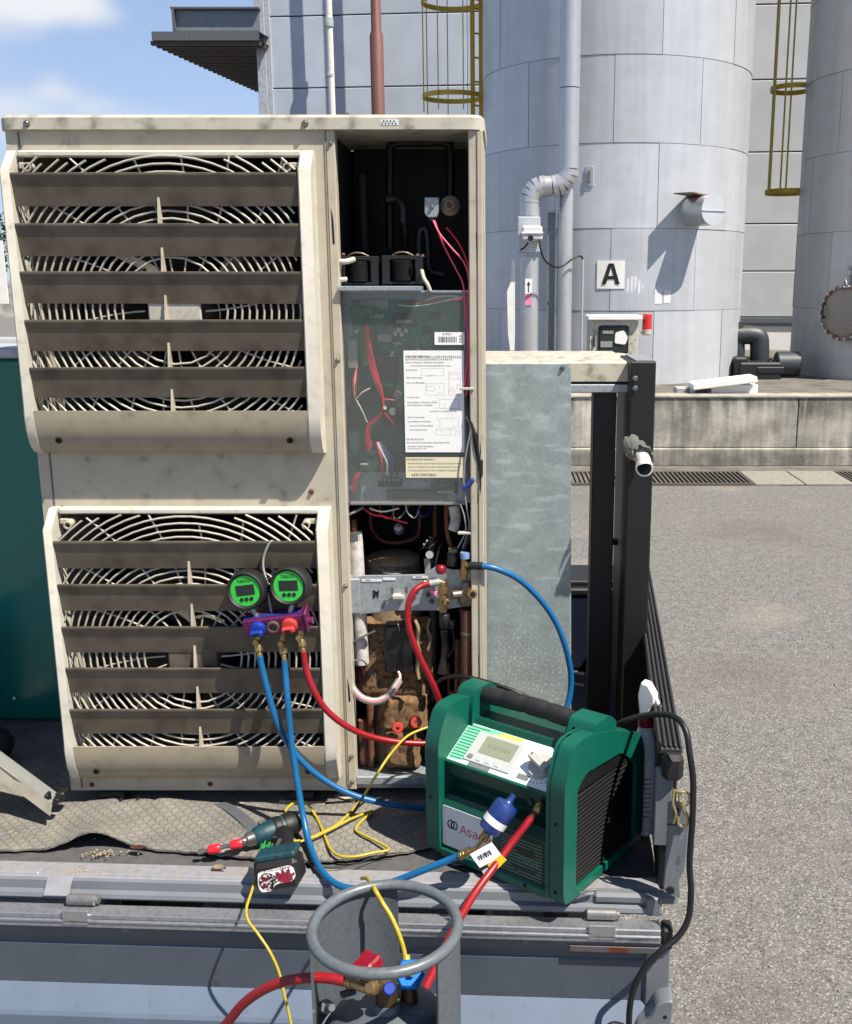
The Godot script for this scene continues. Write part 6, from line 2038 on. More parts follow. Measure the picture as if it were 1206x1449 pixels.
	b.cyl(Vector3(-0.0715, 1.1191, -2.1150), Vector3(-0.0615, 1.1236, -2.0850), 0.0115, 16, 0.0105, 0.001)
	part("valve_cap", b, M.brass, gv)
	b = B.new()
	b.cyl(Vector3(-0.0612, 1.1235, -2.0845), Vector3(-0.0607, 1.1235, -2.0830), 0.0065, 6)
	part("hex_socket", b, M.hole, gv)
	b = B.new()
	b.cyl(Vector3(-0.0819, 1.1476, -2.1150), Vector3(-0.0800, 1.1947, -2.1150), 0.007, 14, -1, 0.001)
	b.cyl(Vector3(-0.0803, 1.1602, -2.1150), Vector3(-0.0802, 1.1712, -2.1150), 0.0095, 6)
	b.cyl(Vector3(-0.0802, 1.1791, -2.1150), Vector3(-0.0647, 1.1819, -2.1050), 0.006, 12)
	part("service_port", b, M.brass, gv)
	b = B.new()
	b.lathe([Vector2(0, 0.007), Vector2(0.010, 0.007), Vector2(0.0105, 0.005), Vector2(0.0105, -0.006), Vector2(0, -0.006)], at(Vector3(-0.0785, 1.2010, -2.1150)), 14)
	part("blue_cap", b, M.cap_blue, gv)
	b = B.new()
	b.cyl(Vector3(-0.1494, 1.1208, -2.1200), Vector3(-0.1397, 1.1175, -2.1100), 0.006, 8)
	part("pink_plug", b, M.pink, gv)
	b = B.new()
	b.tube(curve([Vector3(-0.0769, 1.0760, -2.1300), Vector3(-0.0757, 1.0307, -2.1300), Vector3(-0.0761, 0.9735, -2.1300), Vector3(-0.0787, 0.8404, -2.1300)], 4), 0.0145, 16)
	part("gas_line", b, M.copper_rust, gv)
	b = B.new()
	b.cyl(Vector3(-0.0757, 1.0258, -2.1300), Vector3(-0.0758, 1.0193, -2.1300), 0.0155, 16)
	part("brazed_joint", b, M.bronze, gv)
	wire(u, "oil_line", [Vector3(-0.0985, 0.9991, -2.1500), Vector3(-0.0973, 0.9577, -2.1500), Vector3(-0.0984, 0.8401, -2.1500)], 0.008, M.copper_rust)
	wire(u, "copper_stub", [Vector3(-0.1183, 1.3077, -2.1500), Vector3(-0.1188, 1.2640, -2.1500), Vector3(-0.1132, 1.2248, -2.1500), Vector3(-0.1002, 1.1905, -2.1600)], 0.0058, M.copper)
	b = B.new()
	b.tube(curve([Vector3(-0.1032, 1.3030, -2.1500), Vector3(-0.0989, 1.2719, -2.1500), Vector3(-0.1053, 1.2484, -2.1500)], 3), 0.012, 14)
	part("foam_sleeve", b, M.foam, u)
	b = B.new()
	b.cyl(Vector3(-0.1071, 1.1721, -2.1400), Vector3(-0.1053, 1.2021, -2.1400), 0.0125, 14)
	part("strainer_body", b, M.comp_dark, u)
	b = B.new()
	b.cyl(Vector3(-0.1054, 1.1942, -2.1400), Vector3(-0.1044, 1.2100, -2.1400), 0.0105, 14)
	part("strainer_cap", b, M.felt_top, u)
	# black loom down the right-hand post
	for k in 5:
		var o := Vector3(0.003 * (k % 3), 0, 0.003 * (k / 2))
		wire(u, "black_cable", [Vector3(-0.0776, 1.5622, -2.1300) + o, Vector3(-0.0704, 1.5046, -2.1200) + o, Vector3(-0.0574, 1.4506, -2.1150) + o * 1.6, Vector3(-0.0503, 1.3939, -2.1150) + o, Vector3(-0.0491, 1.3486, -2.1150) + o, Vector3(-0.0584, 1.2942, -2.1200) + o, Vector3(-0.0742, 1.2376, -2.1300) + o, Vector3(-0.0886, 1.1958, -2.1400) + o], 0.0036, M.wire_black)
	wire(u, "grey_cable", [Vector3(-0.0732, 1.4979, -2.1150), Vector3(-0.0644, 1.4750, -2.1100), Vector3(-0.0736, 1.4247, -2.1100), Vector3(-0.0800, 1.3719, -2.1120), Vector3(-0.0746, 1.3106, -2.1150), Vector3(-0.0691, 1.2634, -2.1200), Vector3(-0.0834, 1.2142, -2.1300)], 0.0016, M.comp_gray)
	wire(u, "grey_cable", [Vector3(-0.0674, 1.4836, -2.1120), Vector3(-0.0485, 1.4470, -2.1100), Vector3(-0.0456, 1.4247, -2.1100), Vector3(-0.0561, 1.4094, -2.1120)], 0.0016, M.tape)
	wire(u, "grey_cable", [Vector3(-0.0882, 1.3141, -2.1200), Vector3(-0.0794, 1.2870, -2.1180), Vector3(-0.0767, 1.2526, -2.1200), Vector3(-0.0941, 1.2142, -2.1300)], 0.0018, M.comp_gray)
	b = B.new()
	b.bar(Vector3(-0.0829, 1.3461, -2.1050), Vector3(-0.0576, 1.3687, -2.1050), 0.008, 0.010, Vector3(0, 0, 1), 0.002)
	part("blue_connector", b, M.wire_blue, u)
	b = B.new()
	b.box(Vector3(-0.0428, 1.3925, -2.1060), Vector3(0.008, 0.036, 0.008), 0.002)
	part("black_clip", b, M.comp_dark, u)
	for q in [Vector3(-0.0712, 1.5569, -2.1100), Vector3(-0.0781, 1.2507, -2.1150)]:
		b = B.new()
		b.box(q, Vector3(0.03, 0.005, 0.012), 0.001)
		part("white_tie", b, M.comp_white, u)
	wire(u, "capillary", [Vector3(-0.1322, 1.2143, -2.1600), Vector3(-0.1412, 1.1852, -2.1500), Vector3(-0.1449, 1.1453, -2.1500), Vector3(-0.1403, 1.0695, -2.1600), Vector3(-0.1092, 1.0238, -2.1500), Vector3(-0.1060, 0.9863, -2.1400), Vector3(-0.1187, 0.9615, -2.1400)], 0.0022, M.comp_dark)
	for k in 5:
		wire(u, "bent_tag", [Vector3(-0.1778, 1.1990, -2.1700) + Vector3(0.006 * k, 0.004 * (k % 2), 0), Vector3(-0.1683, 1.2169, -2.1500) + Vector3(0.007 * k, 0.008 * (k % 3), 0)], 0.0018, M.comp_gray if k % 2 else M.comp_dark)
	wire(u, "black_pipe", [Vector3(-0.1532, 1.2202, -2.2000), Vector3(-0.1517, 1.1743, -2.1900), Vector3(-0.1527, 0.9931, -2.1900), Vector3(-0.1549, 0.8401, -2.1900)], 0.010, M.black_steel)
	wire(u, "black_pipe", [Vector3(-0.0619, 1.0265, -2.1900), Vector3(-0.0607, 0.9426, -2.1900), Vector3(-0.0614, 0.8228, -2.1900)], 0.010, M.black_steel)

func felt_slab(parent: Node3D, a: Vector3, c: Vector3, dep: float, sd: int) -> void:
	var q := nz(FastNoiseLite.TYPE_SIMPLEX_SMOOTH, 38.0, 4, sd)
	var b := B.new()
	var rows := []
	for i in 15:
		var row := []
		for j in 15:
			var u := j / 14.0
			var v := i / 14.0
			var edge := minf(minf(u, 1 - u), minf(v, 1 - v)) * 14.0
			var x := lerpf(a.x, c.x, u)
			var y := lerpf(a.y, c.y, v)
			var n1 := q.get_noise_2d(x, y)
			var d := 0.0 if edge < 0.5 else (0.6 if edge < 1.5 else 1.0)
			var jag := q.get_noise_2d(x * 1.3 + 5, y * 1.3) * 0.006 if edge < 0.5 else 0.0
			row.append(Vector3(x + jag, y + jag, a.z - dep + dep * d + n1 * 0.004))
		rows.append(row)
	b.grid(rows)
	part("felt_wrap", b, M.felt, parent)

# ---------------------------------------------------------------- things standing on the bed
func spare_unit() -> void:
	var u := thing("stripped_unit", "half stripped unit frame with galvanised front sheet and black end post", "machine frame", Vector3(0.13, 0.626, -2.62))
	var b := B.new()
	var D := -2.45
	var yt := 1.586
	b.prism(PackedVector2Array([Vector2(-0.09, 0.64), Vector2(0.1788, 0.64), Vector2(0.1646, yt - 0.016), Vector2(0.1560, yt - 0.004), Vector2(-0.09, yt - 0.004)]), D - 0.0015, D + 0.0035, Transform3D(), 0.001)
	var gp := part("galvanised_sheet", uv_sheet(b), M.galv, u)
	screw(gp, Vector3(0.1441, 1.5714, -2.4460), Vector3.BACK, 1.0, M.tape)
	var xz := Basis(Vector3(1, 0, 0), Vector3(0, 0, -1), Vector3(0, 1, 0))
	b = B.new()
	var y0: float = 1.5393
	b.prism(PackedVector2Array([Vector2(-0.10, 2.453), Vector2(0.308, 2.453), Vector2(0.308, 2.85), Vector2(-0.10, 2.85)]), y0, yt, Transform3D(xz, Vector3.ZERO), 0.004)
	var lid := part("lid", b, M.cream_lid, u)
	for q in [Vector3(0.1610, 1.5860, -2.6169), Vector3(0.2881, 1.5860, -2.6683), Vector3(0.0977, 1.5860, -2.7493)]:
		b = B.new()
		b.lathe([Vector2(0, 0.006), Vector2(0.03, 0.005), Vector2(0.040, 0.003), Vector2(0.045, 0.0)], at(q), 24)
		part("cap", b, M.cream_lid, lid)
	b = B.new()
	b.box(Vector3((0.1619 + 0.2968) / 2, 1.5225, D - 0.012), Vector3(0.16, 0.020, 0.02), 0.002)
	part("cross_rail", b, M.galv_clean, u)
	b = B.new()
	b.box(Vector3((0.1617 + 0.2964) / 2, 1.5343, D - 0.03), Vector3(0.17, 0.010, 0.02))
	part("cross_rail", b, M.comp_dark, u)
	b = B.new()
	b.box(Vector3((0.2235 + 0.2794) / 2, 1.08, -2.52), Vector3(0.056, 0.90, 0.07), 0.002)
	part("black_post", b, M.black_panel, u)
	b = B.new()
	b.box(Vector3((0.3094 + 0.3277) / 2, 1.08, -2.70), Vector3(0.022, 0.90, 0.06), 0.002)
	part("black_post", b, M.black_panel, u)
	b = B.new()
	b.box(Vector3(0.07, 1.09, -2.84), Vector3(0.36, 0.92, 0.01))
	var bk := b
	b = B.new()
	b.box(Vector3(-0.06, 1.09, -2.66), Vector3(0.02, 0.92, 0.38))
	part("side_panel", b, M.black_steel, u)
	b = B.new()
	b.prism(PackedVector2Array([Vector2(0.3006, 0.628), Vector2(0.3597, 0.628), Vector2(0.3597, 1.590), Vector2(0.3006, 1.590)]), -2.62, -2.40, Transform3D(), 0.003)
	var ep := part("end_post", b, M.black_panel, u)
	for q in [Vector3(0.3109, 1.5526, -2.3960), Vector3(0.3116, 1.5296, -2.3960)]: screw(ep, q, Vector3.BACK, 1.0, M.steel)
	b = B.new()
	b.box(Vector3(0.335, 1.5915, -2.51), Vector3(0.044, 0.003, 0.2))
	part("dusty_top", b, M.truck_top, ep)
	b = B.new()
	b.tube([Vector3(0.2922, 1.1087, -2.6000), Vector3(0.3301, 1.1215, -2.5500)], 0.010, 10)
	part("spacer", b, M.black_steel, u)
	b = B.new()
	b.box(Vector3(0.12, 0.645, -2.64), Vector3(0.42, 0.03, 0.36), 0.004)
	part("base", b, M.black_steel, u)
	# drain stub with torn insulation on the end post
	b = B.new()
	b.tube(curve([Vector3(0.3127, 1.3756, -2.4100), Vector3(0.3226, 1.3771, -2.3700), Vector3(0.3278, 1.3663, -2.3450), Vector3(0.3295, 1.3524, -2.3300)], 4), 0.018, 16, false, false)
	var st := part("drain_stub", b, M.foam, u)
	b = B.new()
	b.lathe([Vector2(0.0205, -0.004), Vector2(0.0205, 0.004), Vector2(0.0165, 0.004), Vector2(0.0165, -0.02), Vector2(0, -0.02)], B.axis(Vector3(0.3295, 1.3524, -2.3300), Vector3(0.3255, 1.3479, -2.3000)), 16)
	part("stub_rim", b, M.white, st)
	b = B.new()
	b.prism(disc(0.0165, 16), 0, 0.001, Transform3D(B.axis(Vector3(0.3295, 1.3524, -2.3300), Vector3(0.3255, 1.3479, -2.3000)).basis * Basis(Vector3.RIGHT, -PI / 2), Vector3(0.3289, 1.3523, -2.3260)))
	part("bore", b, M.hole, st)
	var q := nz(FastNoiseLite.TYPE_SIMPLEX_SMOOTH, 40.0, 2, 3)
	var rows := []
	for i in 7:
		var row := []
		var c: Vector3 = (Vector3(0.3061, 1.3874, -2.4000)).lerp(Vector3(0.3287, 1.3672, -2.3400), i / 6.0)
		for j in 15:
			var a := -0.5 + 3.6 * j / 14.0
			var rr := 0.028 + 0.006 * q.get_noise_2d(i * 0.02, j * 0.03)
			if i == 6: c = (Vector3(0.3061, 1.3874, -2.4000)).lerp(Vector3(0.3287, 1.3672, -2.3400), 0.9 + 0.35 * q.get_noise_1d(j * 0.05))
			row.append(c + Vector3(cos(a) * rr, sin(a) * rr * 1.1, sin(a) * 0.006))
		rows.append(row)
	b = B.new()
	b.grid(rows)
	b.grid(rows, true)
	part("torn_insulation", b, M.comp_gray, st)
	# dark blue box behind the frame
	var db := thing("blue_box", "dark blue box with a black top rail seen inside the stripped frame", "box", Vector3(0.2992, 0.5387, -2.9000))
	b = B.new()
	b.box(Vector3(0.26, 0.745, -3.05), Vector3(0.26, 0.235, 0.26), 0.006)
	part("body", b, M.blue_dark, db)
	b = B.new()
	b.box(Vector3(0.26, 0.872, -3.05), Vector3(0.27, 0.022, 0.27), 0.005)
	b.box(Vector3(0.26, 0.893, -2.95), Vector3(0.24, 0.014, 0.02), 0.003)
	part("rail", b, M.black_steel, db)

func uv_sheet(b: B) -> B:
	for i in b.v.size(): b.t[i] = Vector2((b.v[i].x + 0.09) / 0.26, 1.0 - (b.v[i].y - 0.64) / 0.95)
	return b

func bed_things() -> void:
	# rubber mat with lifted waves along its front edge
	var front: Array = [Vector3(-1.2624, 0.6310, -1.9010), Vector3(-1.0302, 0.6310, -1.9010), Vector3(-0.9121, 0.6310, -1.9064), Vector3(-0.8090, 0.6310, -1.9226), Vector3(-0.6433, 0.6310, -1.8930), Vector3(-0.5453, 0.6310, -1.8771), Vector3(-0.3974, 0.6310, -1.8538), Vector3(-0.2716, 0.6310, -1.8693), Vector3(-0.1741, 0.6310, -1.9010), Vector3(-0.1034, 0.6310, -1.9392)]
	var nse := nz(FastNoiseLite.TYPE_SIMPLEX_SMOOTH, 4.5, 3, 31)
	var rows := []
	var under := []
	for i in 30:
		var row := []
		var ur := []
		var v := i / 29.0
		for j in 110:
			var u := j / 109.0
			var x := lerpf(-1.5, 0.16, u)
			var zf := -1.85
			for k in front.size() - 1:
				var A: Vector3 = front[k]
				var C: Vector3 = front[k + 1]
				if x >= A.x and x <= C.x: zf = lerpf(A.z, C.z, (x - A.x) / (C.x - A.x))
			zf += 0.006 * nse.get_noise_1d(x * 9.0)
			var z := lerpf(zf, -2.75, v * v * 0.55 + v * 0.45)
			var lift := exp(-pow((x + 0.845) / 0.055, 2.0)) * 0.034 * pow(clampf(1.0 - (zf - z) / 0.15, 0, 1), 1.2)
			lift += exp(-pow((x + 0.80) / 0.15, 2.0)) * 0.018 * exp(-pow((zf - z - 0.16) / 0.06, 2.0))
			lift += exp(-pow((x + 0.40) / 0.22, 2.0)) * 0.010 * exp(-pow((zf - z - 0.12) / 0.09, 2.0))
			lift += clampf(nse.get_noise_2d(x, z * 1.5), 0, 1) * 0.006 * clampf((z + 2.08) / 0.1, 0, 1)
			if z < -2.10: lift = 0.0
			row.append(Vector3(x, 0.6330 + lift - 0.0015 * (1.0 if z < -2.1 else 0.0), z))
			ur.append(Vector3(x, 0.6290 + lift - 0.0015 * (1.0 if z < -2.1 else 0.0), z))
		rows.append(row)
		under.append(ur)
	var b := B.new()
	b.grid(rows)
	b.grid(under, true)
	b.grid([rows[0], under[0]], true)
	solo("floor_mat", b, M.mat_rubber, "dusty grey ribbed rubber mat with a wavy lifted edge on the truck bed", "mat")
	# teal cabinet
	var tc := thing("teal_cabinet", "tall glossy teal cabinet behind the unit at the left edge", "cabinet", Vector3(-1.22, 0.63, -2.78))
	b = B.new()
	b.box(Vector3(-1.27, 1.112, -2.78), Vector3(0.80, 0.96, 0.50), 0.012)
	part("body", b, M.teal, tc)
	b = B.new()
	b.box(Vector3(-1.27, 1.602, -2.775), Vector3(0.82, 0.026, 0.51), 0.004)
	part("rim", b, M.flashing, tc)
	b = B.new()
	b.box(Vector3(-1.3167, 1.6045, -2.7500), Vector3(0.10, 0.035, 0.05), 0.006)
	part("top_latch", b, M.comp_gray, tc)
	b = B.new()
	b.cyl(Vector3(-1.2851, 0.7006, -2.5280), Vector3(-1.2831, 0.7023, -2.5240), 0.004, 10)
	part("stud", b, M.steel, tc)
	# bumper at the left edge
	var rbm := B.new()
	var c: Vector3 = Vector3(-1.2310, 0.6966, -2.3000)
	rbm.lathe([Vector2(0.0, 0.044), Vector2(0.020, 0.041), Vector2(0.036, 0.030), Vector2(0.044, 0.010), Vector2(0.044, -0.010), Vector2(0.036, -0.030), Vector2(0.020, -0.041), Vector2(0.0, -0.044)], Transform3D(Basis(Vector3.BACK, PI / 2), Vector3(c.x, 0.677, c.z)), 28)
	solo("rubber_bumper", rbm, M.cap_rubber, "dark round rubber bumper on the bed at the far left edge", "bumper")
	# cream cover strip
	var cv := thing("cover_strip", "long cream sheet-metal cover strip lying slanted left of the unit", "cover", Vector3(-1.0120, 0.6787, -2.0000))
	var U0: Vector3 = Vector3(-1.2313, 0.8050, -2.1600)
	var U1: Vector3 = Vector3(-0.9784, 0.6651, -2.0750)
	var M0: Vector3 = Vector3(-1.1785, 0.8135, -2.0600)
	var M1: Vector3 = Vector3(-0.9619, 0.6820, -2.0000)
	var L0: Vector3 = Vector3(-1.1809, 0.7488, -2.0500)
	var L1: Vector3 = Vector3(-0.9617, 0.6638, -1.9850)
	b = B.new()
	var th := Vector3(0, -0.003, -0.003)
	slab(b, U0, M0, M1, U1, th)
	part("grey_face", b, M.comp_gray, cv)
	b = B.new()
	var mid: Vector3 = Vector3(-1.0496, 0.7423, -2.0300)
	var midL: Vector3 = Vector3(-1.0458, 0.7044, -2.0200)
	slab(b, M0, L0, midL, mid, th)
	slab(b, mid, midL, L1, M1, th)
	part("cream_face", b, M.cream, cv)
	b = B.new()
	b.box(Vector3(-0.9536, 0.6865, -2.0100), Vector3(0.012, 0.014, 0.02), 0.002)
	b.box(Vector3(-0.9775, 0.6878, -2.0200), Vector3(0.008, 0.02, 0.02), 0.002)
	b.box(Vector3(-0.9605, 0.6784, -2.0500), Vector3(0.02, 0.022, 0.03), 0.004)
	stuff(part("end_clip", b, M.comp_dark, cv))
	# scraps of card under the unit
	for q in [[Vector3(-0.5910, 0.6345, -2.0873), Vector3(-0.3644, 0.6345, -2.0498), 0.022, "long pale strip of card lying under the front of the unit"], [Vector3(-0.4980, 0.6370, -2.0954), Vector3(-0.3936, 0.6370, -2.0858), 0.012, "short pale strip of card on top of the longer strip"], [Vector3(-0.3722, 0.6360, -2.1297), Vector3(-0.3253, 0.6360, -2.1037), 0.02, "small pale scrap of card under the right front corner of the unit"]]:
		b = B.new()
		b.bar(q[0], q[1], q[2], 0.002, Vector3.UP)
		solo("card_strip", b, M.card, q[3], "cardboard", "scraps of card under the unit")
	b = B.new()
	var sp := [Vector3(-0.6259, 0.6400, -2.0835), Vector3(-0.5880, 0.6430, -2.0467), Vector3(-0.5558, 0.6430, -2.0104), Vector3(-0.5186, 0.6410, -1.9614)]
	var up := Vector3(0.012, 0, -0.006)
	for k in 3:
		slab(b, sp[k] + up, sp[k] - up, sp[k + 1] - up, sp[k + 1] + up, Vector3(0, -0.0015, 0))
	solo("webbing_strap", b, M.tape, "dark flat webbing strap lying across the mat behind the driver", "strap")
	for k in 2:
		b = B.new()
		var p: Vector3 = [Vector3(-0.8335, 0.6380, -2.0745), Vector3(-0.7970, 0.6380, -2.0777)][k]
		b.box(p, Vector3(0.024, 0.012, 0.012), 0.002)
		b.box(p + Vector3(-0.009, 0.010, 0), Vector3(0.005, 0.016, 0.010), 0.001)
		solo("rail_clip", b, M.comp_dark, ["small dark clip on the mat, the left one of two under the unit", "small dark clip on the mat, the right one of two under the unit"][k], "clip", "dark clips under the unit")
	# sawdust and dry leaves
	b = B.new()
	for i in 46:
		var q: Vector3 = Vector3(-0.8074, 0.6340, -1.8880)
		var s := rng.randf_range(0.0012, 0.004)
		b.box(q + Vector3(rng.randfn() * 0.022, 0.0, rng.randfn() * 0.007), Vector3(s, s * 0.6, s), 0, Basis(Vector3.UP, rng.randf() * 3))
	for i in 40:
		var q: Vector3 = Vector3(-0.9877, 0.6360, -1.9530)
		var s := rng.randf_range(0.001, 0.0028)
		b.box(q + Vector3(rng.randfn() * 0.06, 0.0, rng.randfn() * 0.012), Vector3(s, s * 0.6, s * 1.6), 0, Basis(Vector3.UP, rng.randf() * 3))
	for i in 14:
		var q: Vector3 = Vector3(-0.8329, 0.6330, -1.8252)
		var s := rng.randf_range(0.001, 0.003)
		b.box(q + Vector3(rng.randfn() * 0.03, 0.0, rng.randfn() * 0.006), Vector3(s * 2.4, s * 0.5, s), 0, Basis(Vector3.UP, rng.randf() * 3))
	var sd := part("sawdust", b, M.saw_dust, self)
	sd.set_meta("own", true)
	tag(sd, "yellow crumbs of sawdust scattered along the bed edge", "sawdust")
	stuff(sd)
	for k in 2:
		b = B.new()
		var p: Vector3 = [Vector3(-0.5594, 0.6340, -1.8236), Vector3(-0.7439, 0.6340, -1.8960)][k]
		var rr := []
		for i in 3:
			var row := []
			for j in 5:
				var u := j / 4.0 - 0.5
				var w := (i - 1.0) * 0.008 * (1.0 - 3.2 * u * u)
				row.append(p + Vector3(u * (0.03 if k == 0 else 0.036) + w * 0.2, 0.003 + 0.006 * absf(i - 1.0) + 0.004 * u, w + u * 0.006))
			rr.append(row)
		b.grid(rr)
		b.grid(rr, true)
		solo("dry_leaf", b, M.card if k == 0 else M.copper_rust, ["pale dry leaf lying on the grey sill left of the driver", "brown curled leaf at the lifted edge of the mat"][k], "leaf")
	# spray bottle
	var sb := thing("spray_bottle", "clear spray bottle with white trigger head and red collar beside the green machine", "spray bottle", Vector3(0.300, 0.628, -1.985))
	var o := Vector3(0.300, 0.630, -1.985)
	b = B.new()
	b.lathe([Vector2(0, 0), Vector2(0.026, 0.0), Vector2(0.030, 0.004), Vector2(0.030, 0.130), Vector2(0.0285, 0.150), Vector2(0.021, 0.185), Vector2(0.0135, 0.206), Vector2(0.0125, 0.212)], at(o), 24)
	part("bottle", b, M.bottle, sb)
	b = B.new()
	b.lathe([Vector2(0.0304, 0.020), Vector2(0.0304, 0.125)], at(o), 24, 0.0, PI)
	var lbl := part("label", b, M.label_white, sb)
	b = B.new()
	for k in 9:
		var y := 0.112 - k * 0.009
		b.lathe([Vector2(0.0306, y), Vector2(0.0306, y + 0.0022)], at(o), 8, 1.1 + rng.randf_range(0.0, 0.2), 1.5 + rng.randf_range(0.2, 0.8))
	stuff(part("printing", b, M.label_gray, lbl))
	b = B.new()
	b.lathe([Vector2(0.0125, 0.204), Vector2(0.0165, 0.205), Vector2(0.0165, 0.226), Vector2(0.012, 0.230)], at(o), 20)
	part("collar", b, M.cap_red, sb)
	b = B.new()
	b.prism(rounded([Vector2(-0.011, 0.228), Vector2(0.011, 0.228), Vector2(0.012, 0.240), Vector2(0.021, 0.252), Vector2(0.021, 0.266), Vector2(0.006, 0.286), Vector2(-0.010, 0.288), Vector2(-0.016, 0.262)], 0.004), -0.010, 0.011, Transform3D(Basis(Vector3.UP, -0.5), o), 0.003)
	part("spray_head", b, M.white, sb)
	b = B.new()
	b.bar(o + Vector3(0.016, 0.262, 0.012), o + Vector3(0.030, 0.236, 0.018), 0.010, 0.007, Vector3.UP, 0.002)
	part("trigger", b, M.white, sb)
	for q in sb.get_children():
		q.transform = Transform3D(Basis.from_scale(Vector3(1.0, 1.17, 1.0)), Vector3.ZERO) * q.transform

func slab(b: B, a: Vector3, c: Vector3, d: Vector3, e: Vector3, th: Vector3) -> void:
	b.quad(a, c, d, e)
	b.quad(e + th, d + th, c + th, a + th)
	b.quad(a, a + th, c + th, c)
	b.quad(c, c + th, d + th, d)
	b.quad(d, d + th, e + th, e)
	b.quad(e, e + th, a + th, a)

# ---------------------------------------------------------------- the green recovery machine (its own axes: x along its front, z towards its front)
func recovery_machine() -> void:
	var g := thing("recovery_machine", "green refrigerant recovery machine with black carry handle on the bed corner", "recovery machine", Vector3(0.058, 0.634, -1.901), "", true, -atan2(0.588, 0.808))
	var b := B.new()
	var zy := Basis(Vector3(0, 0, 1), Vector3(0, 1, 0), Vector3(-1, 0, 0))
	var prof := rounded([Vector2(0.128, 0.004), Vector2(0.136, 0.03), Vector2(0.136, 0.250), Vector2(0.105, 0.318), Vector2(0.045, 0.318), Vector2(-0.045, 0.292), Vector2(-0.150, 0.248), Vector2(-0.168, 0.205), Vector2(-0.168, 0.02), Vector2(-0.155, 0.004)], 0.022, 5)
	var hole := [Vector2(-0.135, 0.020), Vector2(-0.135, 0.190), Vector2(-0.070, 0.236), Vector2(0.060, 0.246), Vector2(0.092, 0.225), Vector2(0.092, 0.020)]
	for s in [0, 1]:
		b = B.new()
		var xf := Transform3D(zy, Vector3(-0.128 if s == 0 else 0.168, 0, 0))
		if s == 0:
			b.prism(prof, 0.0, 0.040, xf, 0.008, true)
			# bevel towards the inside as well
			b.prism(prof, -0.0005, 0.0, xf)
		else:
			# ring-shaped side frame round the vent; the keyhole slit runs through the bottom
			var kp := PackedVector2Array()
			var st := 0
			for i in prof.size():
				if prof[i].y < 0.006 and prof[i].x > 0.0: st = i
			for i in prof.size(): kp.append(prof[(st + i) % prof.size()])
			var first := kp[0]
			var area := 0.0
			for i in kp.size(): area += kp[i].cross(kp[(i + 1) % kp.size()])
			var hl := PackedVector2Array(rounded(hole, 0.012, 3))
			var ha := 0.0
			for i in hl.size(): ha += hl[i].cross(hl[(i + 1) % hl.size()])
			if signf(ha) == signf(area): hl.reverse()
			# start the hole at its vertex nearest to the slit
			var best := 0
			for i in hl.size():
				if hl[i].distance_to(first) < hl[best].distance_to(first): best = i
			var ring := PackedVector2Array()
			ring.append_array(kp)
			ring.append(first + (kp[kp.size() - 1] - first).normalized() * 0.0003)
			for i in hl.size(): ring.append(hl[(best + i) % hl.size()])
			ring.append(hl[best] + (hl[(best - 1 + hl.size()) % hl.size()] - hl[best]).normalized() * 0.0003)
			b.prism(ring, 0.0, 0.040, xf, 0.0, true)
			b.prism(prof, 0.030, 0.040, xf, 0.006, true)
		part("side_frame", b, M.green, g)
	# vent: black panel with slats
	b = B.new()
	b.prism(rounded(hole, 0.012, 3), 0.014, 0.028, Transform3D(zy, Vector3(0.168, 0, 0)))
	var vp := part("vent_panel", b, M.black_plastic, g)
	b = B.new()
	b.prism(PackedVector2Array([Vector2(-0.088, 0.236 - 0.016), Vector2(-0.06, 0.240), Vector2(0.075, 0.243), Vector2(0.088, 0.226), Vector2(0.088, 0.214), Vector2(-0.10, 0.206)]), 0.004, 0.014, Transform3D(zy, Vector3(0.168, 0, 0)), 0.0)
	part("vent_hood", b, M.black_plastic, vp)
	for k in 21:
		b = B.new()
		var y := 0.028 + k * 0.0088
		var za := -0.130 if y < 0.185 else -0.130 + (y - 0.185) * 1.3
		b.prism(PackedVector2Array([Vector2(0, 0), Vector2(0.010, -0.004), Vector2(0.010, -0.0012), Vector2(0, 0.0028)]), 0, 0.088 - za, Transform3D(Basis(Vector3(1, 0, 0), Vector3(0, 1, 0), Vector3(0, 0, 1)), Vector3(0.153, y, za)))
		part("slat", b, M.black_plastic, vp)
	for q in [[0.30, 0.055], [0.30, 0.135]]:
		pass
	# body between the frames
	b = B.new()
	b.prism(PackedVector2Array([Vector2(0.113, 0.206), Vector2(0.030, 0.258), Vector2(0.022, 0.268), Vector2(-0.02, 0.268), Vector2(-0.150, 0.236), Vector2(-0.160, 0.20), Vector2(-0.160, 0.010), Vector2(0.080, 0.010), Vector2(0.086, 0.150), Vector2(0.106, 0.178)]), 0.0, 0.258, Transform3D(zy, Vector3(0.129, 0, 0)), 0.0)
	part("body", b, M.green_shaded, g)
	b = B.new()
	b.prism(PackedVector2Array([Vector2(0.07, 0.006), Vector2(0.120, 0.006), Vector2(0.126, 0.014), Vector2(0.126, 0.118), Vector2(0.112, 0.136), Vector2(0.07, 0.140)]), 0.0, 0.258, Transform3D(zy, Vector3(0.129, 0, 0)), 0.0)
	part("front_panel", b, M.green_shaded, g)
	b = B.new()
	b.bar(Vector3(-0.128, 0.208, 0.113), Vector3(0.128, 0.208, 0.113), 0.008, 0.006, Vector3.UP, 0.002)
	part("panel_lip", b, M.green, g)
	b = B.new()
	b.box(Vector3(0.0, 0.015, 0.128), Vector3(0.258, 0.020, 0.010), 0.003)
	part("base_lip", b, M.green, g)
	# control panel
	var sl := Vector3(0, 0.052, -0.083).normalized()
	var nrm := Vector3(0, 0.083, 0.052).normalized()
	var pb := Basis(Vector3(1, 0, 0), sl, nrm)
	var pf := Transform3D(pb, Vector3(0, 0.206, 0.113) + nrm * 0.0006)
	b = B.new()
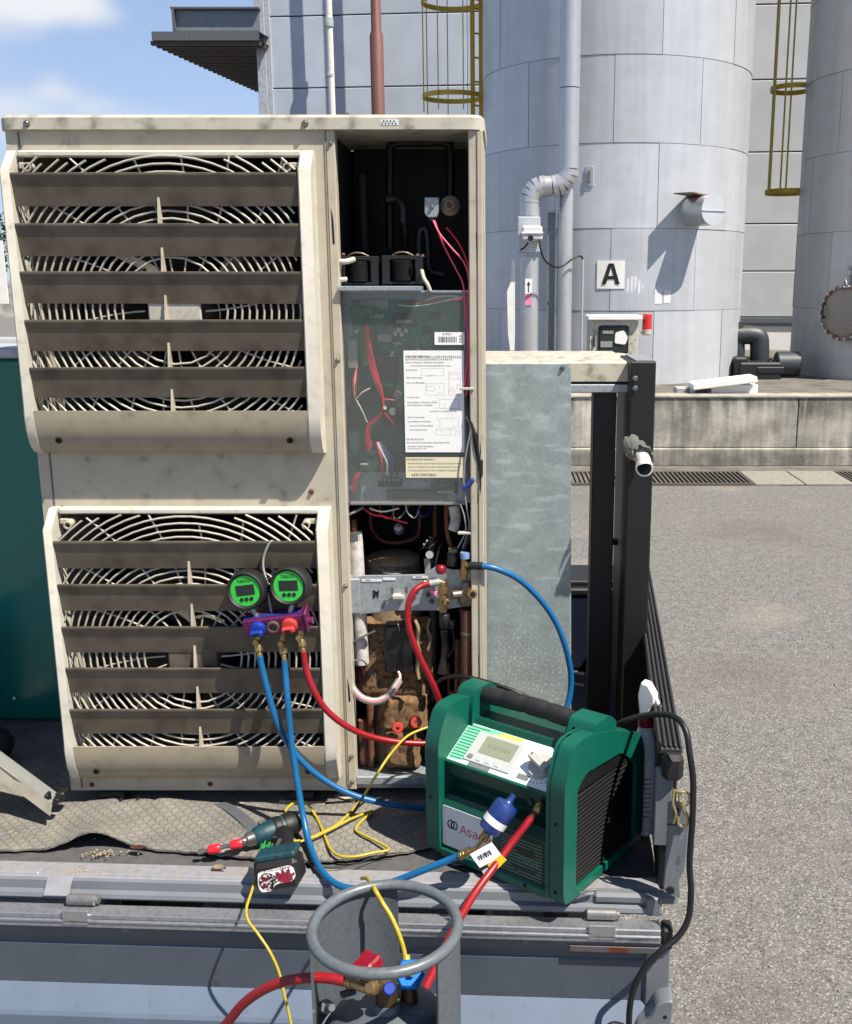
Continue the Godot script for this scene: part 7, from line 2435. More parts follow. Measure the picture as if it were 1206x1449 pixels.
	b.prism(PackedVector2Array([Vector2(-0.127, 0.002), Vector2(0.127, 0.002), Vector2(0.127, 0.096), Vector2(-0.127, 0.096)]), 0, 0.0016, pf)
	var cp := part("control_panel", b, M.white_print, g)
	b = B.new()
	b.prism(PackedVector2Array([Vector2(-0.126, 0.006), Vector2(-0.09, 0.012), Vector2(-0.07, 0.080), Vector2(-0.035, 0.084), Vector2(-0.035, 0.095), Vector2(-0.126, 0.095)]), 0.0016, 0.0019, pf)
	part("green_print", b, M.pale_green, cp)
	b = B.new()
	b.prism(PackedVector2Array([Vector2(-0.066, 0.083), Vector2(0.0, 0.080), Vector2(0.01, 0.095), Vector2(-0.035, 0.095)]), 0.0019, 0.0021, pf)
	part("yellow_print", b, M.lime, cp)
	b = B.new()
	for k in 12: b.prism(PackedVector2Array([Vector2(-0.125, 0.012 + k * 0.007), Vector2(-0.094 + k * 0.002, 0.012 + k * 0.007), Vector2(-0.094 + k * 0.002, 0.0138 + k * 0.007), Vector2(-0.125, 0.0138 + k * 0.007)]), 0.0019, 0.0022, pf)
	stuff(part("green_stripes", b, M.green, cp))
	b = B.new()
	b.prism(rrect(0.112, 0.070, 0.003, 2, Vector2(-0.036, 0.049)), 0.0016, 0.0045, pf, 0.001)
	var bz := part("display_bezel", b, M.bezel, cp)
	b = B.new()
	b.prism(rrect(0.078, 0.040, 0.002, 2, Vector2(-0.030, 0.057)), 0.0045, 0.0052, pf)
	part("display", b, M.lcd, bz)
	b = B.new()
	for k in 7: b.prism(PackedVector2Array([Vector2(-0.055 + k * 0.008, 0.052), Vector2(-0.051 + k * 0.008, 0.052), Vector2(-0.050 + k * 0.008, 0.061), Vector2(-0.054 + k * 0.008, 0.061)]), 0.0052, 0.0054, pf)
	stuff(part("digits", b, mat(Color(0.44, 0.46, 0.38), 0.3), bz))
	for k in 4:
		b = B.new()
		b.prism(rrect(0.013, 0.010, 0.002, 2, Vector2(-0.079 + k * 0.022, 0.024)), 0.0045, 0.0058, pf, 0.0008)
		part("button", b, M.label_gray if k == 0 else M.bezel, bz)
	for q in [[-0.050, 0.008, 0.052, 0.009], [0.050, 0.018, 0.026, 0.012]]:
		b = B.new()
		b.prism(rrect(q[2], q[3], 0.001, 2, Vector2(q[0], q[1])), 0.0016, 0.0020, pf)
		part("print_block", b, M.label_gray, cp)
	b = B.new()
	for k in 14:
		var a := -2.4 + k * 0.22
		b.prism(disc(0.0014, 6, Vector2(0.075 + cos(a) * 0.036, 0.050 + sin(a) * 0.036)), 0.0016, 0.0020, pf)
	for k in 5: b.prism(rrect(0.008, 0.002, 0.0005, 1, Vector2(0.112, 0.022 + k * 0.012)), 0.0016, 0.0020, pf)
	stuff(part("scale_marks", b, M.ink, cp))
	b = B.new()
	var kc := pf * Vector3(0.075, 0.050, 0.0016)
	b.lathe([Vector2(0.027, 0.0), Vector2(0.0265, 0.006), Vector2(0.025, 0.008), Vector2(0.0, 0.008)], Transform3D(pb * Basis(Vector3.RIGHT, PI / 2), kc), 28)
	b.prism(rounded([Vector2(-0.026, -0.007), Vector2(0.026, -0.010), Vector2(0.028, 0.006), Vector2(-0.024, 0.010)], 0.004), 0.008, 0.026, Transform3D(pb * Basis(Vector3(0, 0, 1), -0.35), kc), 0.002)
	var kn := part("knob", b, M.knob, cp)
	b = B.new()
	b.prism(disc(0.002, 8, Vector2(-0.02, 0.002)), 0.026, 0.0265, Transform3D(pb * Basis(Vector3(0, 0, 1), -0.35), kc))
	part("knob_mark", b, M.ink, kn)
	# nameplate
	var ff := Transform3D(Basis(), Vector3(0, 0, 0.1262))
	b = B.new()
	b.prism(rrect(0.124, 0.086, 0.003, 2, Vector2(-0.064, 0.074)), 0, 0.0012, ff)
	var np := part("nameplate", b, M.label_white, g)
	b = B.new()
	for k in 2:
		var ring := []
		for i in 20: ring.append(ff * Vector3(-0.0998 + (k - 0.5) * 0.0085 + cos(TAU * i / 20) * 0.0078, 0.0810 + sin(TAU * i / 20) * 0.0083, 0.0014))
		b.tube(ring, 0.0014, 5, true)
	part("ring_emblem", b, M.logo_black, np)
	text(np, "Asada", 0.0185, M.logo_red, Transform3D(Basis(Vector3(1.12, 0, 0), Vector3(0, 1, 0), Vector3(0, 0, 1)), ff * Vector3(-0.0425, 0.0780, 0.0013)), "lettering", "Droid Sans", 400)
	b = B.new()
	b.prism(rrect(0.100, 0.094, 0.003, 2, Vector2(0.066, 0.066)), 0, 0.0006, ff)
	var dc := part("decal", b, M.decal_dark, g)
	b = B.new()
	for k in 13: b.prism(PackedVector2Array([Vector2(0.018, 0.024 + k * 0.0066), Vector2(0.114, 0.024 + k * 0.0066), Vector2(0.114, 0.0262 + k * 0.0066), Vector2(0.018, 0.0262 + k * 0.0066)]), 0.0006, 0.0009, ff)
	stuff(part("decal_stripes", b, M.decal_line, dc))
	b = B.new()
	b.prism(PackedVector2Array([Vector2(0.040, 0.048), Vector2(0.052, 0.038), Vector2(0.098, 0.042), Vector2(0.104, 0.052)]), 0.0009, 0.0012, ff)
	b.prism(PackedVector2Array([Vector2(0.050, 0.084), Vector2(0.060, 0.074), Vector2(0.100, 0.078), Vector2(0.094, 0.092)]), 0.0009, 0.0012, ff)
	stuff(part("decal_blocks", b, M.decal_dark, dc))
	text(dc, "ebsa", 0.0165, M.decal_line, Transform3D(Basis(), ff * Vector3(0.082, 0.066, 0.0012)), "lettering", "Droid Sans", 400)
	# ports in the recess
	for q in [Vector3(0.075, 0.178, 0.095), Vector3(0.112, 0.182, 0.095)]:
		b = B.new()
		b.lathe([Vector2(0.015, -0.01), Vector2(0.015, 0.004), Vector2(0.011, 0.005), Vector2(0.011, -0.004), Vector2(0.006, -0.004), Vector2(0.006, 0.016), Vector2(0.0, 0.016)], Transform3D(Basis(Vector3.RIGHT, PI / 2), q), 18)
		part("port", b, M.pump, g)
	# handle: two posts and a wrapped grip
	for s in [-1, 1]:
		b = B.new()
		var x0 := -0.168 if s < 0 else 0.100
		var x1 := -0.118 if s < 0 else 0.166
		b.prism(rounded([Vector2(0.040, 0.24), Vector2(0.036, 0.300), Vector2(0.022, 0.330), Vector2(-0.026, 0.330), Vector2(-0.050, 0.310), Vector2(-0.055, 0.24)], 0.010, 4), 0.0, x1 - x0, Transform3D(zy, Vector3(x1, 0, 0)), 0.006, true)
		var hp := part("handle_post", b, M.green, g)
		for q in [Vector3((x0 + x1) / 2 - 0.012, 0.312, 0.0325), Vector3((x0 + x1) / 2 + 0.012, 0.285, 0.0378)]:
			b = B.new()
			b.cyl(q, q + Vector3(0, 0, 0.0012), 0.0038, 10)
			part("screw_hole", b, M.hole, hp)
	b = B.new()
	var gr := []
	var rad := []
	for k in 36:
		var u := k / 35.0
		gr.append(Vector3(lerpf(-0.122, 0.104, u), 0.309 + 0.004 * sin(u * PI), -0.006))
		var w := fposmod(u * 4.2, 1.0)
		rad.append(0.0165 + 0.0018 * smoothstep(0.0, 0.15, w) - 0.002 * smoothstep(0.75, 1.0, w))
	b.tube(gr, 0.017, 18, false, true, rad)
	part("grip", b, M.grip, g)
	for q in [Vector3(-0.148, 0.02, 0.128), Vector3(-0.148, 0.13, 0.137), Vector3(0.150, 0.17, 0.137), Vector3(0.150, 0.03, 0.135), Vector3(0.08, 0.017, 0.1335)]:
		b = B.new()
		b.cyl(q, q + Vector3(0, 0, 0.0012), 0.0036, 10)
		part("screw_hole", b, M.hole, g)
	for q in [Vector3(-0.14, 0, 0.10), Vector3(0.14, 0, 0.10), Vector3(-0.14, 0, -0.13), Vector3(0.14, 0, -0.13)]:
		b = B.new()
		b.cyl(q + Vector3(0, -0.004, 0), q + Vector3(0, 0.006, 0), 0.014, 14)
		part("rubber_foot", b, M.cap_rubber, g)
	# filter drier on the left port
	var fd := thing("filter_drier", "blue inline filter with a paper band on the left port of the green machine", "filter", Vector3(-0.0026, 0.7917, -1.7400))
	var fa: Vector3 = Vector3(0.0238, 0.8355, -1.7550)
	var fb: Vector3 = Vector3(-0.0343, 0.7568, -1.7350)
	b = B.new()
	var ax := B.axis(fb, fa)
	var L := fa.distance_to(fb)
	b.lathe([Vector2(0, L * 0.11), Vector2(0.007, L * 0.11), Vector2(0.010, L * 0.15), Vector2(0.021, L * 0.18), Vector2(0.0235, L * 0.24), Vector2(0.0235, L * 0.48), Vector2(0.0238, L * 0.49), Vector2(0.0238, L * 0.72), Vector2(0.0215, L * 0.78), Vector2(0.009, L * 0.82), Vector2(0.0066, L * 0.86), Vector2(0.0058, L * 0.98), Vector2(0, L)], ax, 26)
	part("canister", b, M.filter_blue, fd)
	b = B.new()
	b.lathe([Vector2(0.0239, L * 0.33), Vector2(0.0239, L * 0.465)], ax, 26)
	part("paper_band", b, M.label_white, fd)
	b = B.new()
	b.lathe([Vector2(0.0, -0.008), Vector2(0.0062, -0.008), Vector2(0.0085, -0.004), Vector2(0.0085, L * 0.14), Vector2(0.006, L * 0.17)], ax, 6)
	part("flare_nut", b, M.brass, fd)

# ---------------------------------------------------------------- gauges, hoses, cylinder, driver
func gauges() -> void:
	var z := -2.030
	var g := thing("manifold_gauge_set", "two green digital gauges on a purple manifold hung from the lower louvres", "gauge set", Vector3(-0.4704, 1.0809, -2.0300))
	var b := B.new()
	var c: Vector3 = Vector3(-0.4685, 1.0833, -2.0250)
	var tilt := Basis(Vector3(0, 0, 1), deg_to_rad(7.0)) * Basis(Vector3.RIGHT, deg_to_rad(12.0))
	var mf := Transform3D(tilt, c)
	b.box(c, Vector3(0.128, 0.038, 0.036), 0.003, tilt)
	var mb := part("manifold_block", b, M.purple, g)
	b = B.new()
	b.prism(rrect(0.120, 0.014, 0.002), 0.0, 0.001, Transform3D(tilt * Basis(Vector3.RIGHT, -PI / 2), mf * Vector3(-0.002, 0.0192, 0.004)))
	part("top_label", b, M.purple_top, mb)
	b = B.new()
	b.box(mf * Vector3(0.066, 0, 0.002), Vector3(0.006, 0.046, 0.040), 0.002, tilt)
	b.cyl(mf * Vector3(0.066, -0.004, 0.006), mf * Vector3(0.078, -0.004, 0.006), 0.008, 14)
	part("end_fitting", b, M.purple, mb)
	for k in 2:
		b = B.new()
		var kc := mf * Vector3(-0.034 if k == 0 else 0.032, -0.001, 0.018)
		var kb := tilt * Basis(Vector3.RIGHT, PI / 2)
		b.lathe([Vector2(0.0165, 0.0), Vector2(0.017, 0.004), Vector2(0.015, 0.010), Vector2(0.008, 0.012), Vector2(0, 0.012)], Transform3D(kb, kc), 20)
		b.box(kc + tilt * Vector3(-0.002, -0.004, 0.014), Vector3(0.026, 0.013, 0.012), 0.003, tilt)
		var kn := part("valve_knob", b, M.knob_blue if k == 0 else M.knob_red, g, "blue valve knob" if k == 0 else "red valve knob")
		b = B.new()
		b.box(kc + tilt * Vector3(-0.002, -0.004, 0.0205), Vector3(0.010, 0.007, 0.001), 0, tilt)
		part("knob_slot", b, M.hole, kn)
	b = B.new()
	var sg := mf * Vector3(-0.002, 0.0, 0.018)
	b.lathe([Vector2(0.0125, 0.0), Vector2(0.0125, 0.006), Vector2(0.009, 0.006), Vector2(0.009, 0.002), Vector2(0.0, 0.002)], Transform3D(tilt * Basis(Vector3.RIGHT, PI / 2), sg), 20)
	part("sight_glass", b, M.bronze, g)
	b = B.new()
	b.prism(disc(0.009, 16), 0.0022, 0.0026, Transform3D(tilt, sg))
	part("sight_lens", b, M.glass_dark, g)
	for k in 2:
		var gc: Vector3 = [Vector3(-0.5245, 1.1538, -2.0120), Vector3(-0.4358, 1.1636, -2.0120)][k]
		var gb := Basis(Vector3.UP, deg_to_rad(-8.0)) * Basis(Vector3.RIGHT, deg_to_rad(-4.0)) * Basis(Vector3(0, 0, 1), deg_to_rad([9.0, 4.0][k]))
		var gx := Transform3D(gb, gc)
		var lx := Transform3D(gb * Basis(Vector3.RIGHT, PI / 2), gc)
		b = B.new()
		b.lathe([Vector2(0.0, -0.034), Vector2(0.034, -0.034), Vector2(0.0395, -0.030), Vector2(0.0405, -0.006), Vector2(0.0395, 0.003), Vector2(0.0365, 0.005), Vector2(0.0335, 0.002), Vector2(0.032, 0.0), Vector2(0.0, 0.0)], lx, 40)
		var gg := part("gauge", b, M.cap_rubber, g)
		b = B.new()
		for i in 44:
			var a := TAU * i / 44
			b.bar(gx * Vector3(cos(a) * 0.0405, sin(a) * 0.0405, -0.028), gx * Vector3(cos(a) * 0.0405, sin(a) * 0.0405, -0.006), 0.0022, 0.0022)
		stuff(part("knurling", b, M.cap_rubber, gg))
		b = B.new()
		b.prism(disc(0.0318, 36), 0.0, 0.0012, gx)
		part("green_dial", b, M.gauge_green, gg)
		b = B.new()
		b.prism(rrect(0.040, 0.0215, 0.001, 2, Vector2(0, 0.0015)), 0.0012, 0.0018, gx)
		part("display", b, M.lcd_dark, gg)
		for i in 3:
			b = B.new()
			b.prism(disc(0.0042, 12, Vector2(-0.0105 + i * 0.0105, -0.0175)), 0.0012, 0.0022, gx)
			part("button", b, M.logo_black, gg)
		text(gg, "TASCO", 0.0068, M.logo_black, Transform3D(gb, gx * Vector3(0, 0.0205, 0.0013)))
		b = B.new()
		b.cyl(gx * Vector3(0, -0.036, -0.018), mf * Vector3([-0.036, 0.034][k], 0.016, 0), 0.0065, 12)
		part("stem", b, M.white if false else M.steel, gg)
	b = B.new()
	b.tube(curve([mf * Vector3(-0.006, 0.018, -0.006), Vector3(-0.4834, 1.1453, -2.0300), Vector3(-0.4850, 1.1635, -2.0350), Vector3(-0.4932, 1.1910, -2.0450), Vector3(-0.4933, 1.2124, -2.0500), Vector3(-0.4853, 1.2346, -2.0520), Vector3(-0.4765, 1.2474, -2.0550), Vector3(-0.4730, 1.2405, -2.0640), Vector3(-0.4778, 1.2209, -2.0750)], 6), 0.0026, 8)
	part("hook", b, M.comp_gray, g)
	# outlet fittings
	for q in [[Vector3(-0.5074, 1.0548, -2.0250), Vector3(-0.5072, 1.0349, -2.0200), Vector3(-0.5023, 1.0099, -2.0120)], [Vector3(-0.4570, 1.0530, -2.0300), Vector3(-0.4560, 1.0302, -2.0200), Vector3(-0.4509, 0.9997, -2.0100)], [Vector3(-0.4187, 1.0640, -2.0250), Vector3(-0.4171, 1.0457, -2.0200), Vector3(-0.4109, 1.0176, -2.0120)]]:
		b = B.new()
		b.cyl(q[0], q[1], 0.0065, 12)
		b.cyl(q[1] + (q[0] - q[1]) * 0.3 + Vector3(0, 0, 0.002), q[1] + (q[0] - q[1]) * 0.3 + Vector3(-0.002, 0.002, 0.014), 0.0062, 12)
		b.lathe([Vector2(0, 0), Vector2(0.0085, 0), Vector2(0.009, 0.002), Vector2(0.009, 0.014), Vector2(0.0072, 0.016), Vector2(0.0055, 0.018), Vector2(0.0062, 0.021), Vector2(0.0055, 0.024), Vector2(0.0062, 0.027), Vector2(0.0055, 0.03), Vector2(0, 0.03)], B.axis(q[1], q[2]), 12)
		part("brass_fitting", b, M.brass, g)

func hose(called: String, label: String, pts: Array, r: float, m: Material, step := 8) -> Node3D:
	var t := thing(called, label, "hose", pts[pts.size() / 2])
	var b := B.new()
	b.tube(curve(pts, step), r, 14)
	part("tube", b, m, t)
	return t

func ferrule(t: Node3D, a: Vector3, c: Vector3, m: Material, r := 0.0085, called := "ferrule") -> void:
	var b := B.new()
	var L := a.distance_to(c)
	b.lathe([Vector2(0, 0), Vector2(r, 0), Vector2(r, L * 0.25), Vector2(r * 0.9, L * 0.28), Vector2(r, L * 0.31), Vector2(r, L * 0.5), Vector2(r * 0.9, L * 0.53), Vector2(r, L * 0.56), Vector2(r * 0.95, L), Vector2(0, L)], B.axis(a, c), 14)
	part(called, b, m, t)

func hoses() -> void:
	var r := 0.0067
	hose("blue_hose", "blue hose from the left gauge port curving right along the unit's foot", [Vector3(-0.5028, 1.0130, -2.0120), Vector3(-0.4986, 0.9873, -2.0100), Vector3(-0.4905, 0.9502, -2.0050), Vector3(-0.4762, 0.8892, -2.0000), Vector3(-0.4551, 0.8318, -2.0000), Vector3(-0.4216, 0.7802, -2.0000), Vector3(-0.3793, 0.7369, -2.0050), Vector3(-0.3255, 0.7014, -2.0100), Vector3(-0.2592, 0.6744, -2.0200), Vector3(-0.1819, 0.6518, -2.0400), Vector3(-0.1090, 0.6391, -2.0600)], r, M.hose_blue)
	var h2 := hose("blue_hose", "blue hose from the middle gauge port looping over the sill to the filter", [Vector3(-0.4515, 1.0029, -2.0100), Vector3(-0.4496, 0.9736, -2.0050), Vector3(-0.4444, 0.9250, -1.9900), Vector3(-0.4387, 0.8428, -1.9800), Vector3(-0.4265, 0.7649, -1.9600), Vector3(-0.4095, 0.6848, -1.9300), Vector3(-0.3872, 0.6500, -1.8799), Vector3(-0.3529, 0.6460, -1.8044), Vector3(-0.3138, 0.6450, -1.7577), Vector3(-0.2679, 0.6480, -1.7390), Vector3(-0.2148, 0.6561, -1.7450), Vector3(-0.1469, 0.6863, -1.7420), Vector3(-0.0934, 0.7082, -1.7450), Vector3(-0.0732, 0.7189, -1.7420)], r, M.hose_blue)
	ferrule(h2, Vector3(-0.0786, 0.7153, -1.7430), Vector3(-0.0584, 0.7281, -1.7390), M.brass)
	var b := B.new()
	b.tube(curve([Vector3(-0.0584, 0.7281, -1.7390), Vector3(-0.0491, 0.7331, -1.7380), Vector3(-0.0424, 0.7410, -1.7370), Vector3(-0.0357, 0.7538, -1.7350)]), 0.0045, 10)
	part("bent_end", b, M.brass, h2)
	hose("red_hose", "red hose from the right gauge port curving down behind the green machine", [Vector3(-0.4114, 1.0223, -2.0120), Vector3(-0.4070, 0.9881, -2.0080), Vector3(-0.3939, 0.9491, -2.0000), Vector3(-0.3720, 0.9050, -2.0000), Vector3(-0.3387, 0.8679, -2.0050), Vector3(-0.2971, 0.8353, -2.0200), Vector3(-0.2428, 0.8097, -2.0400), Vector3(-0.1748, 0.7937, -2.0600), Vector3(-0.1084, 0.7876, -2.0800)], r, M.hose_red)
	var h4 := hose("red_hose", "red hose from the brass service valve arching down behind the machine's handle", [Vector3(-0.1538, 1.1426, -2.1000), Vector3(-0.1701, 1.1394, -2.0950), Vector3(-0.1860, 1.1299, -2.0850), Vector3(-0.1963, 1.1086, -2.0780), Vector3(-0.1995, 1.0785, -2.0740), Vector3(-0.1939, 1.0420, -2.0700), Vector3(-0.1782, 0.9959, -2.0700), Vector3(-0.1592, 0.9527, -2.0700), Vector3(-0.1416, 0.9106, -2.0700), Vector3(-0.1306, 0.8622, -2.0800), Vector3(-0.1242, 0.7996, -2.0900)], 0.0068, M.hose_red)
	ferrule(h4, Vector3(-0.1553, 1.1426, -2.1000), Vector3(-0.1333, 1.1443, -2.1100), M.comp_gray, 0.0078)
	var h5 := hose("blue_hose", "blue hose arching right from the service valve in front of the galvanised sheet", [Vector3(-0.0451, 1.1817, -2.1000), Vector3(-0.0150, 1.1770, -2.1000), Vector3(0.0303, 1.1538, -2.1100), Vector3(0.0717, 1.1144, -2.1200), Vector3(0.1078, 1.0647, -2.1300), Vector3(0.1334, 1.0094, -2.1350), Vector3(0.1502, 0.9450, -2.1400), Vector3(0.1541, 0.8950, -2.1400), Vector3(0.1462, 0.8522, -2.1300), Vector3(0.1252, 0.8072, -2.1100)], 0.0068, M.hose_blue)
	ferrule(h5, Vector3(-0.0406, 1.1817, -2.1000), Vector3(-0.0692, 1.1819, -2.1050), M.comp_dark, 0.0085)
	var h6 := hose("red_hose", "red hose from the right port of the green machine running down behind the grey cylinder", [Vector3(0.0552, 0.7988, -1.7350), Vector3(0.0419, 0.7857, -1.7250), Vector3(0.0195, 0.7627, -1.7100), Vector3(-0.0129, 0.7321, -1.6800), Vector3(-0.0429, 0.7119, -1.6400), Vector3(-0.0677, 0.6974, -1.5900), Vector3(-0.0907, 0.6842, -1.5300), Vector3(-0.1097, 0.6746, -1.4700), Vector3(-0.1242, 0.6658, -1.4300), Vector3(-0.1371, 0.6567, -1.3800), Vector3(-0.1491, 0.6311, -1.3500)], 0.0072, M.hose_red)
	ferrule(h6, Vector3(0.0565, 0.8003, -1.7350), Vector3(0.0658, 0.8119, -1.7400), M.copper, 0.0065)
	b = B.new()
	b.lathe([Vector2(0, 0), Vector2(0.0075, 0), Vector2(0.0095, 0.003), Vector2(0.0095, 0.018), Vector2(0.007, 0.022), Vector2(0, 0.022)], B.axis(Vector3(0.0631, 0.8087, -1.7380), Vector3(0.0753, 0.8209, -1.7500)), 6)
	part("brass_nut", b, M.brass, h6)
	# tag on that hose
	var tg := thing("hose_tag", "white and yellow paper tag tied to the red hose in front of the machine", "tag", Vector3(-0.0258, 0.7417, -1.6900))
	b = B.new()
	slab(b, Vector3(-0.0584, 0.7442, -1.7000), Vector3(-0.0400, 0.7261, -1.6850), Vector3(0.0013, 0.7490, -1.6850), Vector3(-0.0181, 0.7686, -1.7000), Vector3(0, 0, -0.001))
	part("white_half", b, M.label_white, tg)
	b = B.new()
	slab(b, Vector3(-0.0258, 0.7325, -1.6840), Vector3(-0.0167, 0.7188, -1.6760), Vector3(0.0090, 0.7474, -1.6760), Vector3(-0.0013, 0.7525, -1.6840), Vector3(0, 0, -0.001))
	part("yellow_half", b, M.tag_yellow, tg)
	b = B.new()
	slab(b, Vector3(-0.0386, 0.7263, -1.6800), Vector3(-0.0282, 0.7097, -1.6700), Vector3(-0.0167, 0.7212, -1.6700), Vector3(-0.0257, 0.7349, -1.6800), Vector3(0, 0, -0.001))
	part("black_end", b, M.ink, tg)
	b = B.new()
	for k in 6:
		var u := k / 6.0
		var p: Vector3 = (Vector3(-0.0440, 0.7453, -1.6935)).lerp(Vector3(-0.0194, 0.7596, -1.6935), u)
		var q: Vector3 = (Vector3(-0.0388, 0.7371, -1.6905)).lerp(Vector3(-0.0142, 0.7514, -1.6905), u)
		b.bar(p, q, [0.0012, 0.002, 0.0009, 0.0024, 0.0012, 0.002][k], 0.0006, Vector3(0, 0, 1))
	stuff(part("barcode", b, M.ink, tg))
	b = B.new()
	for k in 4:
		var u := k / 4.0
		b.bar((Vector3(-0.0347, 0.7253, -1.6770)).lerp(Vector3(-0.0244, 0.7325, -1.6770), u), (Vector3(-0.0282, 0.7154, -1.6700)).lerp(Vector3(-0.0192, 0.7240, -1.6700), u), 0.0018, 0.0006, Vector3(0, 0, 1))
	stuff(part("white_print", b, M.label_white, tg))
	# yellow cords
	hose("yellow_hose", "thin yellow hose looping on the mat behind the driver up to the green machine", [Vector3(-0.1504, 0.8287, -2.0700), Vector3(-0.1727, 0.8267, -2.0600), Vector3(-0.2047, 0.8179, -2.0400), Vector3(-0.2370, 0.7915, -2.0100), Vector3(-0.2643, 0.7579, -1.9800), Vector3(-0.3123, 0.6460, -2.0915), Vector3(-0.3300, 0.6460, -2.0291), Vector3(-0.3487, 0.6460, -1.9814), Vector3(-0.3734, 0.6460, -1.9498), Vector3(-0.3984, 0.6460, -1.9247), Vector3(-0.4255, 0.6460, -1.9136), Vector3(-0.4473, 0.6460, -1.9274), Vector3(-0.4638, 0.6460, -1.9641), Vector3(-0.4620, 0.6680, -1.9745), Vector3(-0.4585, 0.6680, -2.0165), Vector3(-0.4438, 0.6680, -2.0350), Vector3(-0.4227, 0.6680, -2.0288), Vector3(-0.4036, 0.6460, -2.0200), Vector3(-0.3753, 0.6460, -1.9527), Vector3(-0.3497, 0.6460, -1.8866), Vector3(-0.3251, 0.6460, -1.8576), Vector3(-0.2935, 0.6460, -1.8550), Vector3(-0.2611, 0.6460, -1.8680), Vector3(-0.2308, 0.6460, -1.8786), Vector3(-0.2383, 0.6460, -1.8946), Vector3(-0.2692, 0.6460, -1.9219), Vector3(-0.3023, 0.6460, -1.9498), Vector3(-0.3065, 0.6460, -1.9699), Vector3(-0.2946, 0.6460, -2.0050), Vector3(-0.2801, 0.6460, -2.0352), Vector3(-0.3001, 0.6460, -2.0230), Vector3(-0.3297, 0.6550, -1.9772), Vector3(-0.3585, 0.6550, -1.9427), Vector3(-0.3821, 0.6550, -1.9175), Vector3(-0.4115, 0.6550, -1.8956)], 0.0028, M.hose_yellow)
	hose("yellow_hose", "thin yellow hose hanging over the sill into the ring of the grey cylinder", [Vector3(-0.2586, 0.6950, -1.7000), Vector3(-0.2289, 0.7836, -1.5600), Vector3(-0.2031, 0.8648, -1.4200), Vector3(-0.1851, 0.9087, -1.3350), Vector3(-0.1726, 0.8954, -1.3220), Vector3(-0.1597, 0.8803, -1.3120), Vector3(-0.1489, 0.8621, -1.3020), Vector3(-0.1416, 0.8441, -1.2950), Vector3(-0.1383, 0.8317, -1.2900), Vector3(-0.1357, 0.8162, -1.2800)], 0.0033, M.hose_yellow)
	hose("yellow_hose", "thin yellow hose hanging down the tailgate from behind the driver's battery", [Vector3(-0.4821, 0.6559, -1.8700), Vector3(-0.4820, 0.6456, -1.8300), Vector3(-0.4745, 0.6491, -1.7750), Vector3(-0.4761, 0.6381, -1.7450), Vector3(-0.4749, 0.6335, -1.7000), Vector3(-0.4666, 0.6254, -1.6750), Vector3(-0.4457, 0.6130, -1.6550), Vector3(-0.4218, 0.5873, -1.6400), Vector3(-0.4046, 0.5539, -1.6300), Vector3(-0.3941, 0.5147, -1.6200), Vector3(-0.3838, 0.4712, -1.6100), Vector3(-0.3738, 0.4202, -1.6000)], 0.0026, M.hose_yellow)
	# black cord and cable
	hose("power_cord", "thick black power cord looping over the side gate and down the tailgate end", [Vector3(0.2101, 0.8321, -2.0200), Vector3(0.2332, 0.8651, -1.9900), Vector3(0.2599, 0.8988, -1.9500), Vector3(0.2835, 0.9435, -1.8700), Vector3(0.3088, 0.9758, -1.8000), Vector3(0.3257, 0.9837, -1.7600), Vector3(0.3362, 0.9714, -1.7350), Vector3(0.3413, 0.9368, -1.7200), Vector3(0.3480, 0.8861, -1.7100), Vector3(0.3478, 0.8142, -1.7000), Vector3(0.3441, 0.7345, -1.6900), Vector3(0.3470, 0.6803, -1.6800), Vector3(0.3420, 0.6317, -1.6700), Vector3(0.3233, 0.6022, -1.6600), Vector3(0.2903, 0.5786, -1.6500), Vector3(0.2609, 0.5471, -1.6450), Vector3(0.2420, 0.5066, -1.6400), Vector3(0.2347, 0.4659, -1.6350), Vector3(0.2346, 0.4025, -1.6300)], 0.0058, M.cord_black)
	hose("black_cable", "black cable arching from the service bay to the back of the machine", [Vector3(-0.1527, 0.8998, -2.1200), Vector3(-0.1263, 0.9277, -2.1000), Vector3(-0.0911, 0.9446, -2.0700), Vector3(-0.0481, 0.9446, -2.0500), Vector3(-0.0030, 0.9383, -2.0300), Vector3(0.0372, 0.9266, -2.0200), Vector3(0.0895, 0.8964, -2.0200), Vector3(0.1346, 0.8643, -2.0200)], 0.0048, M.cord_black)
	hose("black_cord_end", "end of a dark cord showing at the bottom of the tailgate", [Vector3(0.1705, 0.4444, -1.5800), Vector3(0.1875, 0.4640, -1.5900), Vector3(0.2063, 0.4646, -1.6000), Vector3(0.2284, 0.4446, -1.6100), Vector3(0.2409, 0.4118, -1.6100)], 0.0058, M.cord_black)
	hose("thin_wire", "thin dark wire lying curled on the sill right of the battery", [Vector3(-0.3972, 0.6400, -1.8545), Vector3(-0.3713, 0.6400, -1.8290), Vector3(-0.3355, 0.6400, -1.8240), Vector3(-0.2950, 0.6400, -1.8341), Vector3(-0.2498, 0.6400, -1.8675), Vector3(-0.2151, 0.6400, -1.8780)], 0.0012, M.cord_black)

